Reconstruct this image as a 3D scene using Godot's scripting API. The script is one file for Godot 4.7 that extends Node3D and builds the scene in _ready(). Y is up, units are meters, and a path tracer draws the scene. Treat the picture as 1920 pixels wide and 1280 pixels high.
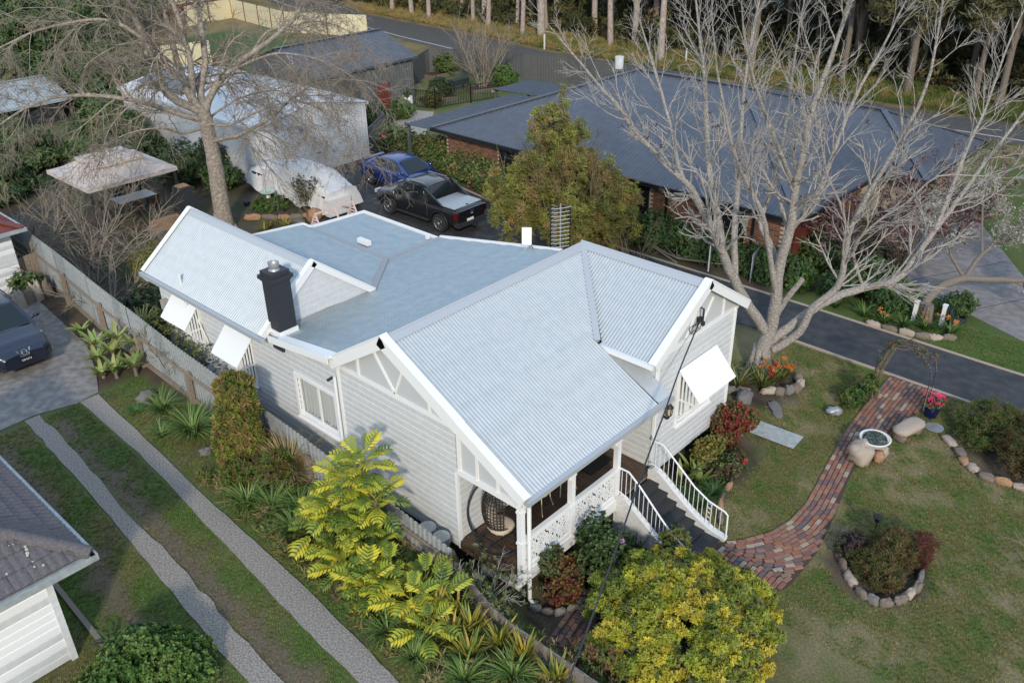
extends Node3D
# Aerial view of a white weatherboard cottage, its gardens, neighbours and the bush behind. x runs along the front of the cottage, z towards the street, y up, metres.

var rng := RandomNumberGenerator.new()
var noise := FastNoiseLite.new()
var taken := {}
var M := {}


func _ready():
	rng.seed = 11
	noise.seed = 5
	noise.frequency = 0.35
	noise.fractal_octaves = 3
	# --- camera
	var cam := Camera3D.new()
	cam.name = "camera"
	cam.fov = 42.16
	cam.far = 600.0
	cam.position = Vector3(-9.863, 13.97, 12.853)
	cam.rotation = Vector3(deg_to_rad(-29.109), deg_to_rad(-47.08), deg_to_rad(-1.036))
	add_child(cam)
	cam.current = true
	# --- sky, sun, exposure
	var env := Environment.new()
	env.background_mode = Environment.BG_SKY
	var sm := ProceduralSkyMaterial.new()
	sm.sky_top_color = Color(0.55, 0.64, 0.75)
	sm.sky_horizon_color = Color(0.87, 0.885, 0.89)
	sm.sky_curve = 0.18
	sm.ground_bottom_color = Color(0.30, 0.31, 0.26)
	sm.ground_horizon_color = Color(0.62, 0.66, 0.68)
	sm.energy_multiplier = 1.6
	var sky := Sky.new()
	sky.sky_material = sm
	env.sky = sky
	env.tonemap_mode = Environment.TONE_MAPPER_LINEAR
	env.tonemap_exposure = 1.25
	env.sdfgi_enabled = true
	env.ssao_enabled = true
	env.ssil_enabled = true
	var we := WorldEnvironment.new()
	we.name = "environment"
	we.environment = env
	add_child(we)
	var sun := DirectionalLight3D.new()
	sun.name = "sun"
	sun.light_color = Color(1.0, 0.955, 0.88)
	sun.light_energy = 0.7
	sun.light_angular_distance = 4.0
	sun.shadow_enabled = true
	add_child(sun)
	sun.look_at_from_position(Vector3(-6.3, 4.6, 6.5), Vector3.ZERO)

	make_materials()
	make_ground()
	make_paving()
	make_cottage()
	make_neighbours()
	make_fences()
	make_vehicles()
	make_trees()
	make_garden()
	make_small_things()


# ---------------------------------------------------------------- mesh builder
class MB:
	var v := PackedVector3Array()
	var n := PackedVector3Array()
	var c := PackedColorArray()
	var i := PackedInt32Array()
	var colored := false
	var col := Color.WHITE

	func vert(p: Vector3, nn: Vector3) -> int:
		v.append(p)
		n.append(nn)
		if colored:
			c.append(col)
		return v.size() - 1

	func tri(a: Vector3, b: Vector3, d: Vector3):
		var nn := (d - a).cross(b - a).normalized()
		var k := vert(a, nn)
		vert(b, nn)
		vert(d, nn)
		i.append_array(PackedInt32Array([k, k + 1, k + 2]))

	func quad(a: Vector3, b: Vector3, d: Vector3, e: Vector3):
		var nn := (d - a).cross(b - a).normalized()
		var k := vert(a, nn)
		vert(b, nn)
		vert(d, nn)
		vert(e, nn)
		i.append_array(PackedInt32Array([k, k + 1, k + 2, k, k + 2, k + 3]))

	func box(t: Transform3D, s: Vector3):
		var h := s * 0.5
		for ax in 3:
			for sg in [-1.0, 1.0]:
				var nn := Vector3.ZERO
				nn[ax] = sg
				var u := Vector3.ZERO
				u[(ax + 1) % 3] = 1.0
				var w := nn.cross(u) * h
				var o := nn * h
				u = u * h
				quad(t * (o - u - w), t * (o - u + w), t * (o + u + w), t * (o + u - w))

	func bx(a: Vector3, b: Vector3):
		box(Transform3D(Basis(), (a + b) * 0.5), (b - a).abs())

	# a bar of width w (across) and height h (along up) from p to q
	func bar(p: Vector3, q: Vector3, w: float, h: float, up := Vector3.UP):
		var z := (q - p).normalized()
		if absf(z.dot(up)) > 0.99:
			up = Vector3.RIGHT
		var x := up.cross(z).normalized()
		var y := z.cross(x)
		box(Transform3D(Basis(x, y, z), (p + q) * 0.5), Vector3(w, h, p.distance_to(q)))

	func tube(pts: PackedVector3Array, r0: float, r1: float, sides := 6, caps := true, closed := false):
		var m := pts.size()
		var d := (pts[1] - pts[0]).normalized()
		var u := d.cross(Vector3.UP if absf(d.y) < 0.9 else Vector3.RIGHT).normalized()
		var base := v.size()
		for k in m:
			if closed:
				d = (pts[(k + 1) % m] - pts[(k + m - 1) % m]).normalized()
			elif k == 0:
				d = (pts[1] - pts[0]).normalized()
			elif k == m - 1:
				d = (pts[k] - pts[k - 1]).normalized()
			else:
				d = (pts[k + 1] - pts[k - 1]).normalized()
			u = (u - d * u.dot(d)).normalized()
			var w := d.cross(u)
			var r := lerpf(r0, r1, float(k) / float(m - 1))
			for j in sides:
				var a := TAU * j / sides
				var o := u * cos(a) + w * sin(a)
				vert(pts[k] + o * r, o)
		var rings := m if closed else m - 1
		for k in rings:
			var b0 := base + k * sides
			var b1 := base + ((k + 1) % m) * sides
			for j in sides:
				var j1 := (j + 1) % sides
				i.append_array(PackedInt32Array([b0 + j, b1 + j, b0 + j1, b0 + j1, b1 + j, b1 + j1]))
		if caps and not closed:
			for e in 2:
				var kk := 0 if e == 0 else m - 1
				var nn := (pts[0] - pts[1]).normalized() if e == 0 else (pts[m - 1] - pts[m - 2]).normalized()
				var b := v.size()
				for j in sides:
					vert(v[base + kk * sides + j], nn)
				for j in range(1, sides - 1):
					if e == 0:
						i.append_array(PackedInt32Array([b, b + j, b + j + 1]))
					else:
						i.append_array(PackedInt32Array([b, b + j + 1, b + j]))

	# rows of points; smooth normals; the front faces (row direction) x (column direction) unless flipped
	func grid(rows: Array, closed := false, flip := false):
		var nr := rows.size()
		var nc: int = rows[0].size()
		var base := v.size()
		for a in nr:
			for b in nc:
				var du: Vector3 = rows[mini(a + 1, nr - 1)][b] - rows[maxi(a - 1, 0)][b]
				var dv: Vector3
				if closed:
					dv = rows[a][(b + 1) % nc] - rows[a][(b + nc - 1) % nc]
				else:
					dv = rows[a][mini(b + 1, nc - 1)] - rows[a][maxi(b - 1, 0)]
				var nn := du.cross(dv).normalized()
				if nn.length_squared() < 0.5:
					nn = Vector3.UP
				vert(rows[a][b], -nn if flip else nn)
		for a in nr - 1:
			for b in (nc if closed else nc - 1):
				var p := base + a * nc + b
				var q := base + a * nc + (b + 1) % nc
				var r := p + nc
				var s := q + nc
				if flip:
					i.append_array(PackedInt32Array([p, r, q, q, r, s]))
				else:
					i.append_array(PackedInt32Array([p, q, r, q, s, r]))

	func lathe(prof: PackedVector2Array, seg: int, t := Transform3D()):
		var rows := []
		for p in prof:
			var row := PackedVector3Array()
			for j in seg:
				var a := TAU * j / seg
				row.append(t * Vector3(cos(a) * p.x, p.y, sin(a) * p.x))
			rows.append(row)
		grid(rows, true, false)

	# polygon (x, y) pushed from z = 0 to z = depth, placed by t
	func ext(poly: PackedVector2Array, depth: float, t := Transform3D()):
		if not Geometry2D.is_polygon_clockwise(poly):
			poly.reverse()
		var id := Geometry2D.triangulate_polygon(poly)
		var zv := Vector3(0, 0, depth)
		var m := poly.size()
		for k in range(0, id.size(), 3):
			var a := Vector3(poly[id[k]].x, poly[id[k]].y, 0)
			var b := Vector3(poly[id[k + 1]].x, poly[id[k + 1]].y, 0)
			var d := Vector3(poly[id[k + 2]].x, poly[id[k + 2]].y, 0)
			if (d - a).cross(b - a).z < 0.0:
				var s := b
				b = d
				d = s
			tri(t * (a + zv), t * (b + zv), t * (d + zv))
			tri(t * a, t * d, t * b)
		var sg := 1.0
		for k in m:
			var p := Vector3(poly[k].x, poly[k].y, 0)
			var q := Vector3(poly[(k + 1) % m].x, poly[(k + 1) % m].y, 0)
			var area := 0.0
			for e in m:
				area += poly[e].cross(poly[(e + 1) % m])
			sg = signf(area)
			if sg > 0.0:
				quad(t * p, t * (p + zv), t * (q + zv), t * q)
			else:
				quad(t * q, t * (q + zv), t * (p + zv), t * p)

	# ribbed sheet: origin o, across ribs along unit u, along ribs unit w; poly is convex in (u, w); the front is on the side of nrm
	func corr(o: Vector3, u: Vector3, w: Vector3, poly: PackedVector2Array, pitch := 0.076, amp := 0.009, per := 6, square := false):
		var nrm := w.cross(u).normalized()
		if nrm.y < -0.001:
			nrm = -nrm
		var lo := INF
		var hi := -INF
		for p in poly:
			lo = minf(lo, p.x)
			hi = maxf(hi, p.x)
		var m := int(ceil((hi - lo) / pitch * per))
		var base := v.size()
		var flip := u.cross(w).dot(nrm) < 0.0
		for k in m + 1:
			var s := lerpf(lo + 0.0005, hi - 0.0005, float(k) / m)
			var a := INF
			var b := -INF
			for e in poly.size():
				var p := poly[e]
				var q := poly[(e + 1) % poly.size()]
				if (p.x - s) * (q.x - s) <= 0.0 and absf(p.x - q.x) > 1e-9:
					var y := lerpf(p.y, q.y, (s - p.x) / (q.x - p.x))
					a = minf(a, y)
					b = maxf(b, y)
			var ph := TAU * s / pitch
			var h := cos(ph) * amp
			var sl := -sin(ph) * TAU / pitch * amp
			if square:
				var e := (cos(ph) - 0.62) * 6.0
				h = clampf(e, -1.0, 1.0) * amp
				sl = 0.0 if absf(e) > 1.0 else -sin(ph) * 6.0 * TAU / pitch * amp
			var nn := (nrm - u * sl).normalized()
			vert(o + u * s + w * a + nrm * h, nn)
			vert(o + u * s + w * b + nrm * h, nn)
		for k in m:
			var p := base + k * 2
			if flip:
				i.append_array(PackedInt32Array([p, p + 2, p + 1, p + 1, p + 2, p + 3]))
			else:
				i.append_array(PackedInt32Array([p, p + 1, p + 2, p + 1, p + 3, p + 2]))

	func mesh() -> ArrayMesh:
		var arr := []
		arr.resize(Mesh.ARRAY_MAX)
		arr[Mesh.ARRAY_VERTEX] = v
		arr[Mesh.ARRAY_NORMAL] = n
		if colored:
			arr[Mesh.ARRAY_COLOR] = c
		arr[Mesh.ARRAY_INDEX] = i
		var am := ArrayMesh.new()
		am.add_surface_from_arrays(Mesh.PRIMITIVE_TRIANGLES, arr)
		return am


# ---------------------------------------------------------------- naming and placing
func numbered(called: String) -> String:
	if not taken.has(called):
		taken[called] = 0
		return called
	taken[called] += 1
	return "%s_%03d" % [called, taken[called]]


func tag(o: Node3D, label: String, category: String, group := ""):
	o.set_meta("label", label)
	o.set_meta("category", category)
	if group:
		o.set_meta("group", group)
	return o


func thing(called: String, label: String, category: String, at := Vector3.ZERO, group := "", turn := 0.0) -> Node3D:
	var o := Node3D.new()
	o.name = numbered(called)
	o.position = at
	o.rotation.y = turn
	add_child(o, true)
	return tag(o, label, category, group)


func put(parent: Node3D, called: String, mb: MB, m: Material, stuff := false) -> MeshInstance3D:
	var o := MeshInstance3D.new()
	o.name = called
	o.mesh = mb.mesh()
	o.material_override = m
	if stuff:
		o.set_meta("kind", "stuff")
	parent.add_child(o, true)
	return o


func inst(parent: Node3D, called: String, mesh: Mesh, t: Transform3D, m: Material) -> MeshInstance3D:
	var o := MeshInstance3D.new()
	o.name = called
	o.mesh = mesh
	o.transform = t
	o.material_override = m
	parent.add_child(o, true)
	return o


func solo(called: String, mb: MB, m: Material, label: String, category: String, at := Vector3.ZERO, group := "", turn := 0.0) -> MeshInstance3D:
	var o := put(self, numbered(called), mb, m)
	o.position = at
	o.rotation.y = turn
	return tag(o, label, category, group)


func struct(called: String, mb: MB, m: Material) -> MeshInstance3D:
	var o := put(self, numbered(called), mb, m)
	o.set_meta("kind", "structure")
	return o


func copy(o: Node3D, at: Vector3, turn: float, label: String) -> Node3D:
	var r: Node3D = o.duplicate()
	r.name = numbered(String(o.name))
	add_child(r, true)
	r.position = at
	r.rotation.y = turn
	r.set_meta("label", label)
	return r


func many(parent: Node3D, called: String, mesh: Mesh, xf: Array, cols: Array, m: Material) -> MultiMeshInstance3D:
	var mm := MultiMesh.new()
	mm.transform_format = MultiMesh.TRANSFORM_3D
	mm.use_colors = cols.size() > 0
	mm.mesh = mesh
	mm.instance_count = xf.size()
	for k in xf.size():
		mm.set_instance_transform(k, xf[k])
		if cols.size():
			mm.set_instance_color(k, cols[k])
	var o := MultiMeshInstance3D.new()
	o.name = called
	o.multimesh = mm
	o.material_override = m
	o.set_meta("kind", "stuff")
	parent.add_child(o, true)
	return o


func rf(a: float, b: float) -> float:
	return rng.randf_range(a, b)


func rdir() -> Vector3:
	return Vector3(rng.randfn(), rng.randfn(), rng.randfn()).normalized()


func pv(a: Array) -> PackedVector3Array:
	return PackedVector3Array(a)


# a random turn about y, tilted, scaled
func spin(p: Vector3, s: float, tilt := 0.3) -> Transform3D:
	var b := Basis(Vector3.UP, rf(0, TAU)) * Basis(Vector3.RIGHT, rf(-tilt, tilt)) * Basis(Vector3.FORWARD, rf(-tilt, tilt))
	return Transform3D(b.scaled(Vector3(s, s, s)), p)


# a frame whose y points along d
func along(p: Vector3, d: Vector3, s := 1.0, roll := 0.0) -> Transform3D:
	var y := d.normalized()
	var x := y.cross(Vector3.UP if absf(y.y) < 0.95 else Vector3.RIGHT).normalized()
	var b := Basis(x, y, x.cross(y)) * Basis(Vector3.UP, roll)
	return Transform3D(b.scaled(Vector3(s, s, s)) if s != 1.0 else b, p)


# ---------------------------------------------------------------- materials
func lin(r: float, g: float, b: float) -> Color:
	return Color(r, g, b).linear_to_srgb()


func flat(key: String, c: Color, rough := 0.7, metal := 0.0) -> StandardMaterial3D:
	var m := StandardMaterial3D.new()
	m.albedo_color = c
	m.roughness = rough
	m.metallic = metal
	m.resource_name = key
	M[key] = m
	return m


func tex(a: Color, b: Color, seed_: int, freq: float, oct := 4, size := 256, mid = null, type := FastNoiseLite.TYPE_SIMPLEX_SMOOTH) -> NoiseTexture2D:
	var f := FastNoiseLite.new()
	f.noise_type = type
	f.seed = seed_
	f.frequency = freq
	f.fractal_octaves = oct
	var t := NoiseTexture2D.new()
	t.width = size
	t.height = size
	t.seamless = true
	t.noise = f
	var g := Gradient.new()
	if mid == null:
		g.offsets = PackedFloat32Array([0.15, 0.85])
		g.colors = PackedColorArray([a, b])
	else:
		g.offsets = PackedFloat32Array([0.1, 0.5, 0.9])
		g.colors = PackedColorArray([a, mid, b])
	t.color_ramp = g
	return t


# a triplanar material: colours a..b in a noise that spans `span` metres
func grain(key: String, a: Color, b: Color, span: float, rough := 0.8, freq := 0.03, oct := 5, bump := 0.0, mid = null, stretch := Vector3.ONE) -> StandardMaterial3D:
	var m := flat(key, Color.WHITE, rough)
	m.albedo_texture = tex(a, b, key.hash() % 1000, freq, oct, 512, mid)
	m.uv1_triplanar = true
	m.uv1_world_triplanar = true
	m.uv1_scale = Vector3.ONE / span / stretch
	if bump > 0.0:
		m.heightmap_enabled = true
		m.heightmap_texture = m.albedo_texture
		m.heightmap_scale = bump
	return m


func vcol(key: String, rough := 0.8, back = null) -> StandardMaterial3D:
	var m := flat(key, Color.WHITE, rough)
	m.vertex_color_use_as_albedo = true
	if back != null:
		m.backlight_enabled = true
		m.backlight = back
	return m


func make_materials():
	flat("white", lin(0.80, 0.80, 0.79), 0.45)
	flat("white_gloss", lin(0.82, 0.82, 0.82), 0.3)
	grain("white_board", lin(0.56, 0.575, 0.585), lin(0.63, 0.64, 0.645), 2.5, 0.5, 0.02, 4)
	grain("white_board_worn", lin(0.53, 0.54, 0.545), lin(0.61, 0.62, 0.62), 1.7, 0.55, 0.02, 5)
	flat("panel", lin(0.52, 0.53, 0.54), 0.6)
	var zinc := grain("zincalume", lin(0.44, 0.475, 0.495), lin(0.52, 0.555, 0.575), 3.0, 0.45, 0.02, 4)
	zinc.metallic = 0.25
	zinc = grain("zinc_blue", lin(0.31, 0.375, 0.41), lin(0.40, 0.465, 0.495), 4.0, 0.42, 0.02, 4)  # bluer and darker than zincalume: the sky reflection is put into the colour
	zinc.metallic = 0.45
	zinc = grain("fence_iron", lin(0.34, 0.37, 0.38), lin(0.47, 0.50, 0.51), 2.2, 0.5, 0.02, 5)
	zinc.metallic = 0.3
	flat("capping", lin(0.47, 0.49, 0.515), 0.45, 0.25)
	flat("lead", lin(0.36, 0.37, 0.38), 0.6, 0.3)
	flat("charcoal", lin(0.028, 0.03, 0.036), 0.55)
	grain("charcoal_brick", lin(0.022, 0.024, 0.03), lin(0.04, 0.043, 0.052), 0.6, 0.6, 0.05, 4)
	grain("deck", lin(0.055, 0.032, 0.02), lin(0.12, 0.075, 0.045), 1.2, 0.55, 0.02, 4, 0.0, null, Vector3(1, 1, 4))
	grain("stair_dark", lin(0.025, 0.026, 0.03), lin(0.05, 0.05, 0.055), 0.8, 0.7)
	grain("render_white", lin(0.62, 0.62, 0.61), lin(0.75, 0.75, 0.74), 1.5, 0.8)
	grain("roof_grey", lin(0.085, 0.094, 0.115), lin(0.115, 0.125, 0.15), 5.0, 0.42, 0.02, 4).metallic = 0.25
	flat("gutter_dark", lin(0.012, 0.012, 0.013), 0.4)
	grain("shed_grey", lin(0.10, 0.105, 0.11), lin(0.14, 0.145, 0.15), 3.0, 0.5)
	grain("fence_grey", lin(0.085, 0.088, 0.09), lin(0.12, 0.122, 0.125), 3.0, 0.55)
	grain("shed_white", lin(0.58, 0.59, 0.60), lin(0.70, 0.71, 0.72), 3.0, 0.5)
	grain("cream", lin(0.62, 0.55, 0.36), lin(0.72, 0.64, 0.44), 3.0, 0.6)
	flat("brown_post", lin(0.16, 0.04, 0.03), 0.5)
	grain("timber_old", lin(0.17, 0.135, 0.10), lin(0.36, 0.30, 0.24), 0.9, 0.85, 0.03, 5, 0.0, null, Vector3(0.35, 2.5, 0.35))
	grain("timber_dark", lin(0.11, 0.09, 0.07), lin(0.24, 0.20, 0.16), 0.8, 0.9, 0.03, 5, 0.0, null, Vector3(0.3, 3.0, 0.3))
	grain("timber_pale", lin(0.24, 0.20, 0.155), lin(0.42, 0.36, 0.29), 0.8, 0.9, 0.03, 5, 0.0, null, Vector3(0.3, 3.0, 0.3))
	grain("timber_grey", lin(0.14, 0.12, 0.10), lin(0.30, 0.265, 0.225), 0.8, 0.9, 0.03, 5, 0.0, null, Vector3(0.3, 3.0, 0.3))
	grain("asphalt", lin(0.030, 0.031, 0.034), lin(0.058, 0.058, 0.062), 3.5, 0.75, 0.012, 6)
	grain("road", lin(0.075, 0.073, 0.072), lin(0.115, 0.11, 0.105), 4.0, 0.85, 0.02, 6)
	grain("concrete_old", lin(0.16, 0.145, 0.132), lin(0.29, 0.265, 0.245), 3.0, 0.85, 0.016, 6)
	grain("concrete_strip", lin(0.16, 0.14, 0.12), lin(0.40, 0.355, 0.31), 1.7, 0.9, 0.06, 6)
	grain("concrete_pink", lin(0.19, 0.175, 0.175), lin(0.28, 0.26, 0.255), 3.0, 0.85, 0.015, 5)
	grain("concrete_pale", lin(0.30, 0.27, 0.23), lin(0.42, 0.39, 0.34), 2.0, 0.85)
	flat("line_white", lin(0.5, 0.5, 0.48), 0.8)
	grain("stone", lin(0.10, 0.08, 0.065), lin(0.30, 0.24, 0.185), 0.5, 0.9, 0.03, 5, 1.0)
	grain("stone_pale", lin(0.30, 0.24, 0.19), lin(0.48, 0.40, 0.33), 0.5, 0.9, 0.03, 5, 1.0)
	grain("stone_orange", lin(0.30, 0.16, 0.08), lin(0.42, 0.26, 0.16), 0.5, 0.9, 0.03, 5, 1.0)
	grain("boulder_grey", lin(0.11, 0.105, 0.10), lin(0.24, 0.22, 0.20), 0.6, 0.9, 0.03, 5, 1.0)
	grain("soil", lin(0.035, 0.024, 0.017), lin(0.11, 0.075, 0.05), 0.7, 0.95, 0.04, 6)
	grain("dirt", lin(0.09, 0.06, 0.042), lin(0.19, 0.14, 0.10), 1.5, 0.95, 0.02, 6)
	grain("bark_pale", lin(0.16, 0.14, 0.125), lin(0.55, 0.52, 0.48), 0.9, 0.9, 0.022, 6, 0.8, lin(0.29, 0.26, 0.235))
	grain("bark_brown", lin(0.10, 0.08, 0.065), lin(0.27, 0.23, 0.19), 0.6, 0.9, 0.03, 5, 1.2, null, Vector3(0.5, 3, 0.5))
	grain("bark_left", lin(0.17, 0.14, 0.115), lin(0.50, 0.47, 0.38), 1.6, 0.9, 0.02, 6, 1.0, lin(0.27, 0.225, 0.19))
	grain("bark_gum", lin(0.26, 0.20, 0.17), lin(0.55, 0.47, 0.42), 1.4, 0.85, 0.02, 4, 0.5, null, Vector3(1, 3, 1))
	flat("twig_pale", lin(0.40, 0.365, 0.325), 0.9)
	flat("twig_tip", lin(0.40, 0.355, 0.31), 0.9)
	flat("twig_brown", lin(0.27, 0.225, 0.175), 0.9)
	flat("twig_olive", lin(0.20, 0.155, 0.09), 0.9)
	flat("stem_green", lin(0.07, 0.09, 0.03), 0.8)
	vcol("leaf", 0.55, lin(0.10, 0.13, 0.03))
	vcol("leaf_dull", 0.75, lin(0.04, 0.05, 0.015))
	vcol("petal", 0.7, lin(0.15, 0.1, 0.06))
	vcol("grass", 0.85, lin(0.05, 0.06, 0.015))
	vcol("tinted", 0.75)
	var gm := vcol("ground", 0.95)
	gm.albedo_texture = tex(Color(0.74, 0.74, 0.72), Color(1, 1, 1), 3, 0.05, 6, 512)
	gm.uv1_triplanar = true
	gm.uv1_world_triplanar = true
	gm.uv1_scale = Vector3.ONE / 1.9
	var bm := vcol("brick", 0.85)
	bm.albedo_texture = tex(Color(0.78, 0.77, 0.76), Color(1, 1, 1), 9, 0.06, 5, 256)
	bm.uv1_triplanar = true
	bm.uv1_world_triplanar = true
	bm.uv1_scale = Vector3.ONE / 0.45
	flat("glass_dark", lin(0.012, 0.015, 0.017), 0.06)
	flat("glass_car", lin(0.010, 0.016, 0.018), 0.05)
	flat("mortar", lin(0.42, 0.37, 0.31), 0.9)
	flat("curtain", lin(0.62, 0.61, 0.58), 0.9)
	flat("black", lin(0.008, 0.008, 0.009), 0.5)
	flat("black_matt", lin(0.012, 0.012, 0.013), 0.9)
	flat("rubber", lin(0.018, 0.018, 0.019), 0.8)
	flat("steel", lin(0.45, 0.46, 0.47), 0.3, 0.9)
	flat("galv", lin(0.42, 0.44, 0.45), 0.45, 0.6)
	flat("gold", lin(0.45, 0.34, 0.2), 0.25, 0.9)
	flat("red", lin(0.45, 0.02, 0.02), 0.4)
	flat("dark_green", lin(0.012, 0.03, 0.018), 0.5)
	flat("wicker", lin(0.03, 0.019, 0.014), 0.6)
	flat("cushion", lin(0.52, 0.43, 0.32), 0.9)
	flat("ceramic_white", lin(0.78, 0.77, 0.74), 0.3)
	flat("ceramic_blue", lin(0.008, 0.012, 0.06), 0.15)
	flat("pink_timber", lin(0.74, 0.56, 0.52), 0.7)
	grain("tarp", lin(0.60, 0.59, 0.59), lin(0.70, 0.69, 0.68), 1.2, 0.65, 0.02, 4)
	grain("canvas", lin(0.50, 0.42, 0.38), lin(0.66, 0.58, 0.53), 1.6, 0.85, 0.02, 5)
	flat("awning", lin(0.84, 0.85, 0.86), 0.4)
	grain("tile_grey", lin(0.075, 0.068, 0.072), lin(0.16, 0.145, 0.15), 0.9, 0.85, 0.03, 6, 0.0)
	flat("lichen", lin(0.42, 0.40, 0.33), 0.95)
	flat("pvc", lin(0.75, 0.74, 0.72), 0.5)
var pale_tree_limbs := [
	[0.299, 0.216, 0.03, -0.04, 0.03, 0.02, 0.37, 0.03, 0.05, 0.84, 0.06, 0.12, 1.43, 0.13],
	[0.163, 0.012, 0.09, 1.20, 0.09, -0.55, 2.21, -0.30, -1.12, 3.25, -0.62, -1.59, 4.17, -0.83, -1.99, 4.96, -0.97, -2.46, 5.80, -1.18, -2.85, 6.31, -1.30, -3.42, 6.89, -1.62, -4.08, 7.71, -2.03, -4.71, 8.63, -2.42, -5.40, 9.56, -2.87, -5.98, 10.32, -3.21],
	[0.116, 0.018, -1.28, 3.95, -0.93, -1.30, 5.08, -1.23, -1.34, 6.09, -1.53, -1.33, 7.36, -1.79, -1.27, 8.58, -2.00, -1.28, 9.76, -2.28, -1.30, 11.02, -2.58],
	[0.102, 0.024, -0.63, 3.02, -0.82, -0.33, 4.48, -1.17, 0.06, 5.75, -1.43, 0.42, 7.15, -1.72, 0.84, 8.65, -1.95, 1.35, 10.25, -2.07],
	[0.068, 0.015, -1.81, 4.88, -1.07, -2.07, 6.19, -1.96, -1.94, 7.23, -2.44, -1.85, 8.27, -2.96, -1.78, 9.29, -3.50, -1.71, 10.31, -4.04],
	[0.184, 0.042, 0.14, 1.38, 0.15, 0.06, 2.40, 0.20, -0.04, 3.46, 0.22, -0.05, 4.47, 0.34, -0.10, 5.13, 0.41, -0.21, 5.92, 0.42, -0.26, 6.83, 0.51, -0.28, 8.11, 0.61, -0.17, 9.31, 0.86, -0.10, 10.68, 1.06],
	[0.095, 0.018, 0.32, 3.28, 0.05, 0.28, 4.01, -0.37, 0.31, 4.49, -0.71, 0.71, 5.43, -0.66, 1.01, 6.13, -0.72, 1.29, 7.72, -0.80, 1.52, 8.81, -0.92, 1.79, 10.02, -1.01],
	[0.088, 0.012, -0.16, 2.76, 0.27, -0.71, 4.15, 0.15, -1.21, 5.37, 0.06, -1.87, 6.38, -0.17, -2.51, 7.60, -0.40, -3.13, 9.35, -0.60, -3.57, 10.60, -0.61],
	[0.102, 0.078, 0.21, 1.82, 0.22, 0.22, 2.42, 0.45, 0.32, 3.12, 0.79],
	[0.150, 0.030, 0.16, 0.93, 0.18, 0.81, 1.60, 0.69, 1.51, 2.20, 1.27, 2.24, 2.47, 1.88, 2.97, 2.66, 2.49, 3.42, 3.36, 2.80, 3.80, 4.14, 3.03, 4.26, 5.06, 3.34, 4.73, 6.11, 3.68, 5.22, 6.97, 4.02, 5.71, 8.24, 4.38],
	[0.129, 0.018, 0.05, 0.76, 0.35, 0.43, 1.41, 0.92, 0.50, 2.28, 1.16, 0.76, 2.84, 1.59, 0.74, 3.47, 1.73, 0.62, 4.63, 1.76, 0.67, 5.59, 1.98, 0.79, 6.50, 2.26, 0.89, 7.37, 2.53, 1.02, 8.60, 2.83, 0.92, 10.00, 2.89, 0.75, 10.96, 2.86],
	[0.068, 0.015, 3.67, 4.19, 3.07, 4.12, 5.53, 3.14, 4.55, 6.59, 3.19, 5.01, 7.48, 3.27, 5.42, 8.86, 3.30, 5.88, 9.92, 3.39],
	[0.088, 0.018, 0.23, 4.52, 0.25, 0.95, 5.25, 0.55, 1.45, 6.44, 0.62, 1.98, 7.82, 0.72, 2.63, 9.01, 0.95, 3.27, 10.30, 1.16],
	[0.041, 0.012, 0.46, 4.70, 1.82, -0.03, 5.70, 1.62, -0.55, 6.51, 1.39, -0.99, 7.56, 1.25, -1.44, 9.04, 1.09],
	[0.048, 0.009, 2.38, 2.40, 1.83, 1.73, 3.74, 1.55, 1.76, 4.66, 1.99, 1.98, 5.38, 2.65, 2.16, 6.21, 3.25, 2.71, 6.29, 4.26, 3.01, 6.65, 5.00],
	[0.068, 0.012, 0.00, 5.84, 0.30, -0.69, 6.73, 0.21, -1.60, 8.25, -0.11, -2.40, 9.76, -0.30, -2.97, 10.90, -0.25],
]

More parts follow.
